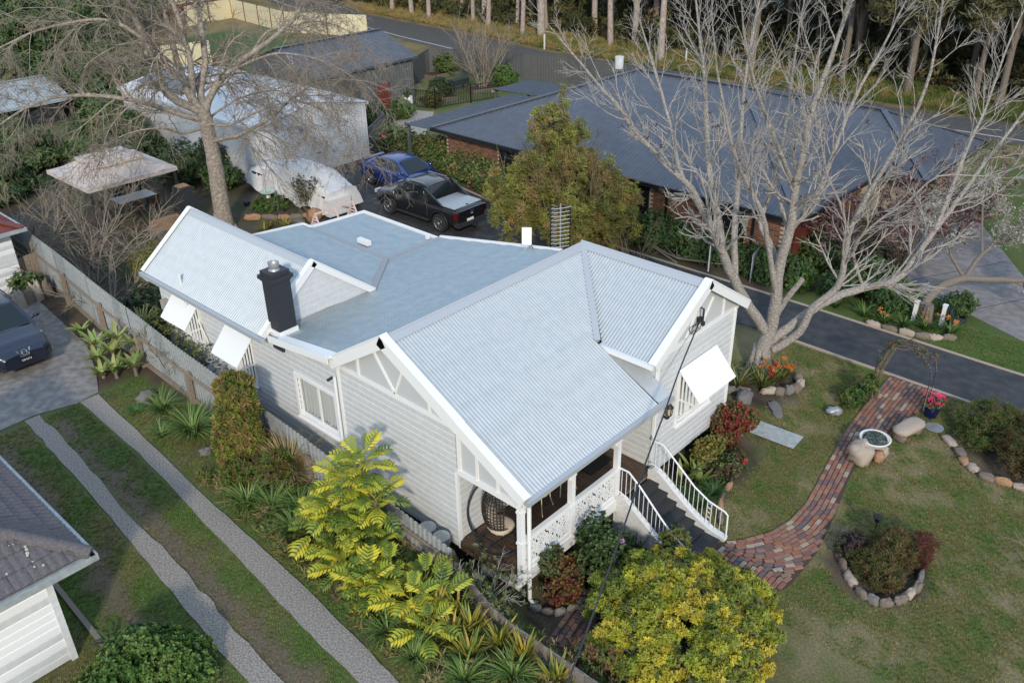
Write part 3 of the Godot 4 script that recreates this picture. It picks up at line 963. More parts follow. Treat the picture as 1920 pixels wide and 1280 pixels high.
func make_cottage():
	flat("pane", Color(0.75, 0.82, 0.82, 0.12), 0.03).transparency = BaseMaterial3D.TRANSPARENCY_ALPHA
	var t := thing("weatherboard_cottage", "white weatherboard cottage with corrugated iron gables, front verandah and black chimney", "house")
	var X := Vector3.RIGHT
	var Y := Vector3.UP
	var Z := Vector3.BACK
	# walls
	board_wall(t, Vector3(0.15, 0, 0), -X, [Vector2(-1.85, 0.62), Vector2(-1.85, 3.74), Vector2(1.93, 3.74), Vector2(1.93, 0.62)])
	board_wall(t, Vector3(0.19, 0, 0), -X, [Vector2(-10.32, 0.62), Vector2(-10.32, 3.6), Vector2(-4.5, 3.55), Vector2(-1.85, 3.88), Vector2(-1.85, 0.62)], [Rect2(-3.72, 1.66, 1.52, 1.12), Rect2(-6.5, 1.72, 0.84, 1.3), Rect2(-9.18, 1.98, 0.98, 1.2)])
	board_wall(t, Vector3(0, 0, 1.93), Z, rect(0.15, 0.88, 5.0, 3.9), [Rect2(2.2, 0.95, 0.9, 2.1)])
	board_wall(t, Vector3(5.0, 0, 0), -X, rect(1.93, 0.62, 3.54, 3.84))
	board_wall(t, Vector3(0, 0, 3.54), Z, rect(5.0, 0.62, 8.36, 3.82), [Rect2(5.95, 1.62, 1.45, 1.42)])
	board_wall(t, Vector3(0, 0, -4.49), Z, [Vector2(0.0, 3.72), Vector2(1.55, 5.0), Vector2(3.25, 3.68)], [], ["white_board"], 0.16)
	var mb := MB.new()
	mb.bx(Vector3(8.26, 0.62, -1.9), Vector3(8.36, 3.8, 3.44))
	mb.bx(Vector3(7.5, 0.3, -9.9), Vector3(7.6, 3.2, -1.9))
	mb.bx(Vector3(0.2, 0.3, -10.3), Vector3(7.5, 3.2, -10.2))
	put(t, "rear_wall", mb, M.white_board)
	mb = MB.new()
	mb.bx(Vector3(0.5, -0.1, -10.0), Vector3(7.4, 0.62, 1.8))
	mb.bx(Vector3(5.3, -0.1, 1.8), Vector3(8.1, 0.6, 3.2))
	put(t, "underfloor_shade", mb, M.charcoal)  # solid dark box: the shade under the floor put in as colour
	for p in [[0.35, 3.55], [1.8, 3.5], [3.32, 3.5], [5.15, 3.36], [6.5, 3.36], [7.8, 3.36], [0.35, 1.75], [0.35, -0.3], [0.35, -3]]:
		mb = MB.new()
		mb.bx(Vector3(p[0] - 0.13, -0.1, p[1] - 0.13), Vector3(p[0] + 0.13, 0.6, p[1] + 0.13))
		put(t, "stump", mb, M.charcoal)
	# corner boards, bottom plate, gable panels with battens
	for q in [[0.13, 1.93, 0.62, 2.66], [0.13, -1.87, 0.62, 3.74], [4.98, 3.56, 0.62, 3.9], [8.36, 3.56, 0.62, 3.9]]:
		mb = MB.new()
		mb.bx(Vector3(q[0] - 0.035, q[2], q[1] - 0.035), Vector3(q[0] + 0.035, q[3], q[1] + 0.035))
		put(t, "corner_board", mb, M.white)
	mb = MB.new()
	mb.ext(PackedVector2Array([Vector2(-1.95, 3.74), Vector2(0, 5.1), Vector2(2.2, 3.95), Vector2(2.2, 3.74)]), 0.04, Transform3D(Basis(Z, Y, -X), Vector3(0.19, 0, 0)))
	put(t, "gable_panel", mb, M.panel)
	mb = MB.new()
	mb.ext(PackedVector2Array([Vector2(2.0, 2.7), Vector2(2.0, 4.0), Vector2(3.75, 3.08), Vector2(3.75, 2.7)]), 0.04, Transform3D(Basis(Z, Y, -X), Vector3(0.19, 0, 0)))
	put(t, "gable_panel", mb, M.panel)
	mb = MB.new()
	mb.ext(PackedVector2Array([Vector2(4.7, 3.82), Vector2(6.68, 5.1), Vector2(8.6, 3.82)]), 0.04, Transform3D(Basis(X, Y, Z), Vector3(0, 0, 3.5)))
	put(t, "gable_panel", mb, M.panel)
	for q in [[-1.9, 3.78, 2.05, 3.78, 0.09], [-1.11, 3.82, -1.11, 4.3, 0.06], [0.12, 3.84, -0.5, 4.66, 0.06], [0.12, 3.84, 0.5, 4.66, 0.06], [1.2, 3.82, 1.2, 4.35, 0.06], [1.95, 2.72, 3.72, 2.72, 0.1], [2.02, 2.77, 2.02, 3.98, 0.1], [2.53, 2.77, 2.53, 3.66, 0.06], [3.1, 2.77, 3.1, 3.36, 0.06]]:
		mb = MB.new()
		mb.bar(Vector3(0.135, q[1], q[0]), Vector3(0.135, q[3], q[2]), q[4], 0.036, -X)
		put(t, "batten", mb, M.white)
	for q in [[4.8, 3.87, 8.5, 3.87, 0.09], [6.68, 3.92, 6.35, 5.0, 0.05], [6.1, 3.92, 6.5, 4.5, 0.05], [6.68, 3.92, 7.2, 4.6, 0.05], [7.75, 3.92, 7.75, 4.4, 0.05], [5.7, 3.92, 5.7, 4.35, 0.05]]:
		mb = MB.new()
		mb.bar(Vector3(q[0], q[1], 3.555), Vector3(q[2], q[3], 3.555), q[4], 0.036, Z)
		put(t, "batten", mb, M.white)
	make_cottage_roof(t)
	make_verandah(t)
	# windows and hoods
	window_in(t, Vector3(0.17, 0, 0), -X, Rect2(-3.72, 1.66, 1.52, 1.12), [-2.93])
	window_in(t, Vector3(0.17, 0, 0), -X, Rect2(-6.5, 1.72, 0.84, 1.3), [-6.08], false, 0.06)
	window_in(t, Vector3(0.17, 0, 0), -X, Rect2(-9.18, 1.98, 0.98, 1.2), [-8.7], false, 0.06)
	window_in(t, Vector3(0, 0, 3.56), Z, Rect2(5.95, 1.62, 1.45, 1.42), [6.5, 6.95], true, 0.06)
	hood(t, Vector3(0.16, 0, 0), -X, -6.78, -5.55, 2.5, 3.12, 0.56, 1)
	hood(t, Vector3(0.16, 0, 0), -X, -9.4, -8.1, 2.66, 3.26, 0.54, 1)
	hood(t, Vector3(0, 0, 3.57), Z, 5.86, 7.52, 2.5, 3.18, 0.64, -1)
	# chimney, flue, pipes
	mb = MB.new()
	mb.bx(Vector3(0.1, 3.3, -4.47), Vector3(0.58, 5.12, -4.05))
	var ch := put(t, "chimney", mb, M.charcoal_brick)
	mb = MB.new()
	for q in [[0.035, 5.12, 5.17], [0.075, 5.17, 5.27], [0.02, 5.27, 5.38]]:
		mb.bx(Vector3(0.1 - q[0], q[1], -4.47 - q[0]), Vector3(0.58 + q[0], q[2], -4.05 + q[0]))
	put(ch, "chimney_cap", mb, M.charcoal)
	for k in 24:
		# courses stand a little proud, so that the brickwork shows
		mb = MB.new()
		var yy := 3.72 + k * 0.058
		mb.bx(Vector3(0.092, yy, -4.478), Vector3(0.588, yy + 0.048, -4.042))
		put(ch, "brick_course", mb, M.charcoal_brick)
	mb = MB.new()
	mb.lathe(PackedVector2Array([Vector2(0.14, 5.38), Vector2(0.12, 5.42), Vector2(0.12, 5.46), Vector2(0.13, 5.47), Vector2(0.13, 5.57), Vector2(0.12, 5.575), Vector2(0.12, 5.45), Vector2(0, 5.44)]), 20, Transform3D(Basis(), Vector3(0.34, 0, -4.26)))
	put(ch, "cowl", mb, M.galv)
	mb = MB.new()
	mb.bx(Vector3(0.07, 3.62, -4.5), Vector3(0.61, 3.86, -4.02))
	put(ch, "flashing", mb, M.white)
	mb = MB.new()
	mb.tube(pv([Vector3(0.02, 3.0, -8.52), Vector3(0.0, 3.4, -8.5), Vector3(-0.02, 4.12, -8.5)]), 0.04, 0.04, 8)
	mb.tube(pv([Vector3(0.02, 3.0, -8.52), Vector3(0.08, 2.9, -8.2), Vector3(0.1, 2.2, -7.85), Vector3(0.1, 0.7, -7.85)]), 0.025, 0.025, 6)
	put(t, "vent_pipe", mb, M.pvc)
	mb = MB.new()
	mb.tube(pv([Vector3(0.09, 3.45, -1.99), Vector3(0.08, 0.7, -1.99)]), 0.04, 0.04, 8)
	put(t, "downpipe", mb, M.white)
	mb = MB.new()
	mb.bx(Vector3(-0.02, 2.55, -10.05), Vector3(0.17, 2.85, -9.75))
	mb.bx(Vector3(0.03, 2.42, -10.1), Vector3(0.17, 2.5, -9.7))
	put(t, "wall_vent", mb, M.concrete_pale)
	mb = MB.new()
	mb.bar(Vector3(0.12, 3.36, -2.12), Vector3(0.0, 3.3, -2.18), 0.05, 0.05)
	put(t, "wall_camera", mb, M.charcoal)
	# lantern by the verandah
	var ln := MB.new()
	ln.tube(pv([Vector3(5.38, 2.12, 3.57), Vector3(5.38, 2.1, 3.66), Vector3(5.38, 2.16, 3.7)]), 0.035, 0.03, 8)
	ln.lathe(PackedVector2Array([Vector2(0.02, 2.18), Vector2(0.06, 2.2), Vector2(0.07, 2.23)]), 6, Transform3D(Basis(), Vector3(5.38, 0, 3.7)))
	ln.lathe(PackedVector2Array([Vector2(0.10, 2.42), Vector2(0.105, 2.44), Vector2(0.05, 2.52), Vector2(0.015, 2.56), Vector2(0.012, 2.62), Vector2(0, 2.63)]), 6, Transform3D(Basis(), Vector3(5.38, 0, 3.7)))
	for k in 6:
		var a := TAU * k / 6
		ln.bar(Vector3(5.38 + cos(a) * 0.065, 2.22, 3.7 + sin(a) * 0.065), Vector3(5.38 + cos(a) * 0.092, 2.43, 3.7 + sin(a) * 0.092), 0.012, 0.012)
	var lamp := put(t, "wall_lantern", ln, M.black)
	ln = MB.new()
	ln.lathe(PackedVector2Array([Vector2(0.055, 2.23), Vector2(0.08, 2.42)]), 6, Transform3D(Basis(), Vector3(5.38, 0, 3.7)))
	put(lamp, "lamp_glass", ln, M.cushion)
	# where the service cable lands: bracket, boxes and loose loops of wire
	var sv := MB.new()
	sv.tube(pv([Vector3(6.5, 4.62, 3.57), Vector3(6.5, 4.6, 3.72), Vector3(6.5, 4.3, 3.72), Vector3(6.52, 4.28, 3.58)]), 0.025, 0.025, 6)
	sv.bx(Vector3(6.5, 4.2, 3.56), Vector3(6.6, 4.34, 3.64))
	sv.bx(Vector3(6.72, 4.02, 3.56), Vector3(6.8, 4.12, 3.62))
	for e in [[6.3, 4.1, 0.16], [6.45, 4.06, 0.2], [6.62, 4.1, 0.14]]:
		var loop := PackedVector3Array()
		for k in 14:
			loop.append(Vector3(e[0] + cos(TAU * k / 14) * e[2], e[1] + sin(TAU * k / 14) * e[2] * 0.6, 3.6 + 0.03 * sin(k)))
		sv.tube(loop, 0.008, 0.008, 4, false, true)
	put(t, "service_bracket", sv, M.charcoal)


func ridge_cap(t: Node3D, p: Vector3, q: Vector3, n1: Vector3, n2: Vector3, wide := 0.2, m := "capping"):
	var mb := MB.new()
	var d := (q - p).normalized()
	for n in [n1, n2]:
		var s: Vector3 = d.cross(n)
		if s.y > 0:
			s = -s
		mb.bar(p + s * wide * 0.5 + n * 0.022, q + s * wide * 0.5 + n * 0.022, wide, 0.014, n)
	mb.tube(pv([p + Vector3(0, 0.028, 0), q + Vector3(0, 0.028, 0)]), 0.03, 0.03, 8)
	put(t, "ridge_cap", mb, M[m])


func make_cottage_roof(t: Node3D):
	var X := Vector3.RIGHT
	var Z := Vector3.BACK
	var sf := Vector3(0, -0.533, 1).normalized()
	var nf := Vector3(0, 1, 0.533).normalized()
	var mb := MB.new()
	mb.corr(Vector3(-0.03, 5.18, 0), X, sf, PackedVector2Array([Vector2(0, 0.02), Vector2(6.68, 0.02), Vector2(4.47, 2.46), Vector2(4.52, 4.49), Vector2(0, 4.49)]), 0.086, 0.0135, 8)
	var r := put(t, "front_roof", mb, M.zincalume)
	var sl := Vector3(-1, -0.624, 0).normalized()
	var nl := Vector3(-0.624, 1, 0).normalized()
	mb = MB.new()
	mb.corr(Vector3(6.68, 5.2, 0), Z, sl, PackedVector2Array([Vector2(0.02, 0.02), Vector2(3.74, 0.02), Vector2(3.74, 2.44), Vector2(2.25, 2.44)]), 0.086, 0.0135, 8)
	put(t, "bay_roof", mb, M.zincalume)
	var sr := Vector3(1, -0.624, 0).normalized()
	var nr := Vector3(0.624, 1, 0).normalized()
	mb = MB.new()
	mb.corr(Vector3(6.68, 5.2, -0.1), Z, sr, PackedVector2Array([Vector2(0, 0.02), Vector2(3.84, 0.02), Vector2(3.84, 2.38), Vector2(0, 2.38)]), 0.086, 0.0105, 6)
	put(t, "bay_roof", mb, M.zincalume)
	var sb := Vector3(0, -0.64, -1).normalized()
	mb = MB.new()
	mb.corr(Vector3(-0.03, 5.18, 0), X, sb, PackedVector2Array([Vector2(0, 0.02), Vector2(6.7, 0.02), Vector2(8.0, 2.14), Vector2(0, 2.14)]), 0.086, 0.0105, 6)
	put(t, "rear_roof", mb, M.zincalume)
	# low-pitched roofs at the back
	var s1 := Vector3(0, -0.134, -1).normalized()
	mb = MB.new()
	mb.corr(Vector3(-0.08, 4.04, -1.75), X, s1, PackedVector2Array([Vector2(0, 0), Vector2(8.05, 0), Vector2(7.55, 4.45), Vector2(5.33, 4.45), Vector2(3.42, 2.76), Vector2(0, 2.76)]), 0.086, 0.012, 8)
	put(t, "low_roof", mb, M.zinc_blue)
	mb = MB.new()
	mb.corr(Vector3(3.2, 3.665, -4.49), -Z, Vector3(1, -0.107, 0).normalized(), PackedVector2Array([Vector2(0.0, 0.0), Vector2(0.05, 0.1), Vector2(1.72, 2.06), Vector2(5.85, 2.06), Vector2(5.85, 0.0)]), 0.086, 0.012, 8)
	put(t, "low_roof", mb, M.zinc_blue)
	mb = MB.new()
	mb.corr(Vector3(5.27, 3.44, -6.2), -Z, Vector3(1, -0.05, 0).normalized(), PackedVector2Array([Vector2(-0.05, 0), Vector2(-0.05, 2.12), Vector2(3.75, 2.12), Vector2(4.1, 0)]), 0.086, 0.012, 8)
	put(t, "low_roof", mb, M.zinc_blue)
	# rear wing
	var wl := Vector3(-1, -0.794, 0).normalized()
	mb = MB.new()
	mb.corr(Vector3(1.55, 5.07, -10.34), Z, wl, PackedVector2Array([Vector2(0, 0.02), Vector2(5.88, 0.02), Vector2(5.88, 2.2), Vector2(0, 2.2)]), 0.086, 0.0135, 8)
	put(t, "wing_roof", mb, M.zincalume)
	mb = MB.new()
	mb.corr(Vector3(1.55, 5.07, -10.34), Z, Vector3(1, -0.8, 0).normalized(), PackedVector2Array([Vector2(0, 0.02), Vector2(5.88, 0.02), Vector2(5.88, 2.24), Vector2(0, 2.24)]), 0.086, 0.0105, 6)
	put(t, "wing_roof", mb, M.zincalume)
	# caps, valleys, flashings
	ridge_cap(t, Vector3(0.0, 5.18, 0), Vector3(6.72, 5.18, 0), nf, Vector3(0, 1, -0.64).normalized())
	ridge_cap(t, Vector3(6.68, 5.2, -0.05), Vector3(6.68, 5.2, 3.74), nl, nr)
	ridge_cap(t, Vector3(1.55, 5.07, -10.32), Vector3(1.55, 5.07, -4.46), Vector3(-0.794, 1, 0).normalized(), Vector3(0.8, 1, 0).normalized(), 0.17)
	mb = MB.new()
	mb.bar(Vector3(6.62, 5.21, 0.04), Vector3(4.5, 4.07, 2.18), 0.15, 0.012, (nf + nl).normalized())
	put(t, "valley_flashing", mb, M.capping)
	mb = MB.new()
	for q in [[Vector3(3.36, 3.69, -4.5), Vector3(5.26, 3.47, -6.22)], [Vector3(5.24, 3.46, -6.2), Vector3(5.26, 3.46, -10.3)], [Vector3(5.26, 3.465, -6.19), Vector3(7.5, 3.465, -6.15)]]:
		mb.bar(q[0], q[1], 0.16, 0.016)
	put(t, "flashing", mb, M.lead)
	mb = MB.new()
	mb.bar(Vector3(0.55, 3.70, -4.42), Vector3(3.36, 3.70, -4.42), 0.17, 0.016, Vector3(0, 1, 0.2))
	put(t, "flashing", mb, M.lead)
	# sloping apron and slatted soffit between the verandah roof and the bay
	mb = MB.new()
	mb.bar(Vector3(4.72, 3.98, 2.22), Vector3(4.74, 3.09, 3.95), 0.42, 0.016, Vector3(-0.25, 1, 0.5).normalized())
	put(t, "apron_flashing", mb, M.zincalume)
	# barge boards
	mb = MB.new()
	gable_trim(mb, Vector3(-0.02, 5.26, 0.02), Vector3(-0.02, 3.96, -2.02), -Vector3.RIGHT, 0.25, 0.2)
	gable_trim(mb, Vector3(-0.02, 5.24, -0.02), Vector3(-0.02, 4.04, 2.2), -Vector3.RIGHT, 0.25, 0.2)
	put(t, "barge_board", mb, M.white)
	mb = MB.new()
	gable_trim(mb, Vector3(-0.05, 4.1, 2.14), Vector3(-0.05, 3.12, 3.98), -Vector3.RIGHT, 0.22, 0.2)
	put(t, "barge_board", mb, M.white)
	mb = MB.new()
	gable_trim(mb, Vector3(6.68, 5.27, 3.75), Vector3(4.55, 3.94, 3.75), Vector3.BACK, 0.2, 0.2)
	gable_trim(mb, Vector3(6.68, 5.27, 3.75), Vector3(8.7, 3.98, 3.75), Vector3.BACK, 0.2, 0.2)
	put(t, "barge_board", mb, M.white)
	mb = MB.new()
	gable_trim(mb, Vector3(1.55, 5.14, -4.42), Vector3(-0.2, 3.75, -4.42), Vector3.BACK, 0.14, 0.16)
	gable_trim(mb, Vector3(1.55, 5.14, -4.42), Vector3(3.36, 3.72, -4.42), Vector3.BACK, 0.14, 0.16)
	put(t, "barge_board", mb, M.white)
	mb = MB.new()
	gable_trim(mb, Vector3(1.55, 5.13, -10.36), Vector3(-0.2, 3.74, -10.36), -Vector3.BACK, 0.14, 0.16)
	gable_trim(mb, Vector3(1.55, 5.13, -10.36), Vector3(3.36, 3.7, -10.36), -Vector3.BACK, 0.14, 0.16)
	put(t, "barge_board", mb, M.white)
	mb = MB.new()
	mb.bar(Vector3(0.04, 4.07, -1.82), Vector3(0.04, 3.76, -4.0), 0.3, 0.02)
	mb.bar(Vector3(-0.1, 3.99, -1.9), Vector3(-0.1, 3.68, -4.3), 0.03, 0.18)
	put(t, "verge_flashing", mb, M.white)
	# gutters and fascias
	mb = MB.new()
	mb.bx(Vector3(-0.02, 2.98, 3.95), Vector3(4.97, 3.085, 4.06))
	put(t, "gutter", mb, M.capping)
	mb = MB.new()
	mb.bx(Vector3(-0.02, 2.93, 3.9), Vector3(4.97, 3.0, 3.94))
	put(t, "fascia", mb, M.white)
	mb = MB.new()
	mb.bx(Vector3(4.5, 3.83, 2.2), Vector3(4.6, 3.93, 3.7))
	put(t, "gutter", mb, M.white)
	mb = MB.new()
	mb.bx(Vector3(8.66, 3.83, -0.2), Vector3(8.76, 3.93, 3.7))
	put(t, "gutter", mb, M.white)
	mb = MB.new()
	mb.bx(Vector3(-0.28, 3.58, -10.4), Vector3(-0.17, 3.69, -4.35))
	put(t, "gutter", mb, M.capping)
	mb = MB.new()
	for q in [[Vector3(3.3, 3.66, -10.4), Vector3(5.3, 3.47, -10.4)], [Vector3(5.3, 3.47, -10.4), Vector3(5.3, 3.45, -9.98)], [Vector3(5.3, 3.47, -9.98), Vector3(7.48, 3.36, -9.98)], [Vector3(7.46, 3.37, -10.0), Vector3(7.46, 3.37, -6.2)], [Vector3(7.44, 3.47, -6.2), Vector3(8.02, 4.05, -1.8)]]:
		mb.bar(q[0] - Vector3(0, 0.03, 0), q[1] - Vector3(0, 0.03, 0), 0.09, 0.12)
	put(t, "gutter", mb, M.white)
	mb = MB.new()
	mb.bx(Vector3(5.45, 3.48, -7.8), Vector3(5.6, 3.62, -7.3))
	mb.bx(Vector3(7.0, 3.48, -6.4), Vector3(7.1, 3.58, -6.3))
	put(t, "roof_vent", mb, M.white)
	mb = MB.new()
	mb.tube(pv([Vector3(-0.2, 3.6, -10.38), Vector3(-0.12, 3.45, -10.3), Vector3(0.1, 3.4, -10.2)]), 0.06, 0.06, 8)
	put(t, "rainhead", mb, M.white)


# fretwork: a panel of cut-outs in a repeating flower, built of the strips that are left standing
func fretwork(x0: float, x1: float, y0: float, y1: float, z: float) -> MB:
	var mb := MB.new()
	var c := 0.0215
	var nx := int((x1 - x0) / c)
	var ny := int((y1 - y0) / c)
	for r in ny:
		var run := -1
		for k in nx + 1:
			var solid := false
			if k < nx:
				var px := fposmod(k * c + 0.02, 0.37) / 0.37 - 0.5
				var py := fposmod(r * c + 0.06, 0.37) / 0.37 - 0.5
				var d := Vector2(px, py).length()
				var a := atan2(py, px)
				var f := sin(a * 4.0) * 0.5 + 0.5
				solid = d < 0.06 or absf(d - 0.18 - 0.12 * f) < 0.04 or absf(d - 0.40 + 0.12 * f) < 0.035 or absf(absf(px) - absf(py)) < 0.035 or r == 0 or r == ny - 1 or k == 0 or k == nx - 1 or absf(d - 0.52) < 0.04
			if solid and run < 0:
				run = k
			elif not solid and run >= 0:
				mb.bx(Vector3(x0 + run * c, y0 + r * c, z - 0.012), Vector3(x0 + k * c, y0 + (r + 1) * c, z + 0.012))
				run = -1
	return mb


func make_verandah(t: Node3D):
	var mb := MB.new()
	mb.bx(Vector3(0.16, 0.66, 1.95), Vector3(4.98, 0.82, 3.62))
	var deck := put(t, "deck", mb, M.timber_old)
	for k in 19:
		mb = MB.new()
		var z0 := 1.955 + k * 0.091
		mb.bx(Vector3(0.1, 0.82, z0), Vector3(4.98, 0.85 + rf(-0.002, 0.002), z0 + 0.083))
		put(deck, "deck_board", mb, M.deck)
	mb = MB.new()
	mb.bx(Vector3(0.08, 0.62, 1.97), Vector3(0.12, 0.81, 3.6))
	put(deck, "deck_edge", mb, M.deck)
	mb = MB.new()
	mb.bx(Vector3(0.06, 0.62, 3.66), Vector3(3.5, 0.9, 3.72))
	mb.bx(Vector3(0.04, 0.56, 3.15), Vector3(0.09, 0.64, 3.72))
	put(deck, "deck_fascia", mb, M.white)
	for x in [0.2, 1.8, 3.42]:
		mb = MB.new()
		mb.bx(Vector3(x - 0.06, 0.85, 3.59), Vector3(x + 0.06, 2.8, 3.71))
		mb.bx(Vector3(x - 0.075, 1.7, 3.575), Vector3(x + 0.075, 1.76, 3.725))
		mb.bx(Vector3(x - 0.075, 2.5, 3.575), Vector3(x + 0.075, 2.55, 3.725))
		put(t, "verandah_post", mb, M.white)
	mb = MB.new()
	mb.bx(Vector3(0.1, 2.72, 3.6), Vector3(4.97, 2.92, 3.7))
	mb.bx(Vector3(0.1, 2.65, 2.0), Vector3(0.2, 2.78, 3.62))
	put(t, "verandah_beam", mb, M.white)
	mb = MB.new()
	mb.bx(Vector3(0.2, 2.95, 1.95), Vector3(4.95, 2.97, 3.9))
	put(t, "verandah_ceiling", mb, M.panel)
	for q in [[0.27, 1.73], [1.87, 3.35]]:
		mb = fretwork(q[0], q[1], 1.0, 1.66, 3.65)
		var fp := put(t, "fretwork_panel", mb, M.white)
		mb = MB.new()
		mb.bx(Vector3(q[0], 1.66, 3.6), Vector3(q[1], 1.78, 3.7))
		mb.bx(Vector3(q[0], 0.9, 3.61), Vector3(q[1], 1.0, 3.69))
		put(fp, "rail", mb, M.white)
	# fretwork brackets
	for q in [[0.26, 1.0], [1.74, -1.0], [1.86, 1.0], [3.36, -1.0], [3.48, 1.0], [4.94, -1.0]]:
		mb = MB.new()
		mb.ext(PackedVector2Array([Vector2(0, 2.72), Vector2(0.26 * q[1], 2.72), Vector2(0.2 * q[1], 2.66), Vector2(0.11 * q[1], 2.6), Vector2(0.09 * q[1], 2.5), Vector2(0.03 * q[1], 2.42), Vector2(0, 2.4)]), 0.025, Transform3D(Basis(), Vector3(q[0], 0, 3.64)))
		put(t, "bracket", mb, M.white)
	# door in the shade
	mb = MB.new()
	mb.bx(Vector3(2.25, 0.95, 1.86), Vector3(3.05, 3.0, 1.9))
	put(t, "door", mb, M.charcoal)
	mb = MB.new()
	mb.tube(pv([Vector3(0.29, 2.95, 3.98), Vector3(0.29, 2.75, 3.8), Vector3(0.3, 2.6, 3.78), Vector3(0.3, 0.2, 3.78), Vector3(0.34, 0.05, 3.86)]), 0.045, 0.045, 10)
	put(t, "downpipe", mb, M.white)
	# stairs
	mb = MB.new()
	var st := put(t, "stairs", stair_side(4.7, 0.17), M.render_white)
	put(st, "stringer_wall", stair_side(3.36, 0.14), M.render_white)
	for k in 6:
		mb = MB.new()
		var z0 := 3.72 + k * 0.262
		mb.bx(Vector3(3.5, -0.05, z0), Vector3(4.7, 0.72 - k * 0.135, z0 + 0.27))
		mb.bx(Vector3(3.5, 0.72 - k * 0.135, z0 - 0.01), Vector3(4.7, 0.745 - k * 0.135, z0 + 0.29))
		put(st, "tread", mb, M.stair_dark)
	mb = MB.new()
	mb.bx(Vector3(3.5, 0.0, 5.25), Vector3(4.7, 0.022, 5.72))
	put(st, "landing", mb, M.stair_dark)
	for side in 2:
		var rail := MB.new()
		var pts := PackedVector3Array()
		var xx := 3.43 if side == 0 else 4.785
		var flare := -0.28 if side == 0 else 0.0
		for q in [[3.68, 1.80], [3.98, 1.80], [4.3, 1.55], [4.9, 1.06], [5.3, 0.86], [5.72, 0.78], [5.8, 0.72], [5.82, 0.02]]:
			pts.append(Vector3(xx + flare * clampf((q[0] - 4.7) / 1.1, 0, 1), q[1], q[0]))
		rail.tube(pts, 0.022, 0.022, 8)
		var hr := put(st, "handrail", rail, M.white_gloss)
		rail = MB.new()
		rail.tube(pv([Vector3(xx, 1.13, 3.68), Vector3(xx, 1.13, 3.8), Vector3(xx, 1.05, 4.0)]), 0.018, 0.018, 6)
		put(hr, "lower_rail", rail, M.white_gloss)
		for k in 16:
			var z := 3.8 + k * 0.122
			var x := xx + flare * clampf((z - 4.7) / 1.1, 0, 1)
			var yt := 0.0
			for e in pts.size() - 1:
				if z >= pts[e].z and z <= pts[e + 1].z:
					yt = lerpf(pts[e].y, pts[e + 1].y, (z - pts[e].z) / (pts[e + 1].z - pts[e].z))
			var b := MB.new()
			b.tube(pv([Vector3(x, stair_top(z) - 0.02, z), Vector3(x, yt, z)]), 0.009, 0.009, 5, false)
			if k == 12:
				for e in 4:
					var ring := PackedVector3Array()
					for g in 12:
						ring.append(Vector3(x, stair_top(z) + 0.14 + 0.13 * e + 0.06 * sin(TAU * g / 12), z + 0.06 + 0.055 * cos(TAU * g / 12)))
					b.tube(ring, 0.008, 0.008, 4, false, true)
			put(hr, "baluster", b, M.white_gloss)
	# wall return brackets for the rail
	mb = MB.new()
	mb.tube(pv([Vector3(4.785, 1.8, 3.68), Vector3(4.9, 1.8, 3.6), Vector3(5.0, 1.8, 3.5)]), 0.018, 0.018, 6)
	put(st, "rail_bracket", mb, M.white_gloss)


func stair_top(z: float) -> float:
	var p := [Vector2(3.66, 1.0), Vector2(3.8, 1.07), Vector2(3.96, 1.04), Vector2(4.4, 0.72), Vector2(4.8, 0.44), Vector2(5.15, 0.25), Vector2(5.5, 0.13), Vector2(5.82, 0.09)]
	return at_x(p, z)


func stair_side(x: float, wide: float) -> MB:
	var mb := MB.new()
	var poly := PackedVector2Array([Vector2(5.82, -0.02), Vector2(3.66, -0.02)])
	for k in 19:
		var z := 3.66 + k * 0.12
		poly.append(Vector2(z, stair_top(z)))
	mb.ext(poly, wide, Transform3D(Basis(Vector3.BACK, Vector3.UP, Vector3.LEFT), Vector3(x + wide, 0, 0)))
	return mb


# ---------------------------------------------------------------- neighbouring buildings
# a box of four walls without lid
func walls(x0: float, x1: float, y0: float, y1: float, z0: float, z1: float, thick := 0.15) -> MB:
	var mb := MB.new()
	mb.bx(Vector3(x0, y0, z0), Vector3(x1, y1, z0 + thick))
	mb.bx(Vector3(x0, y0, z1 - thick), Vector3(x1, y1, z1))
	mb.bx(Vector3(x0, y0, z0 + thick), Vector3(x0 + thick, y1, z1 - thick))
	mb.bx(Vector3(x1 - thick, y0, z0 + thick), Vector3(x1, y1, z1 - thick))
	return mb


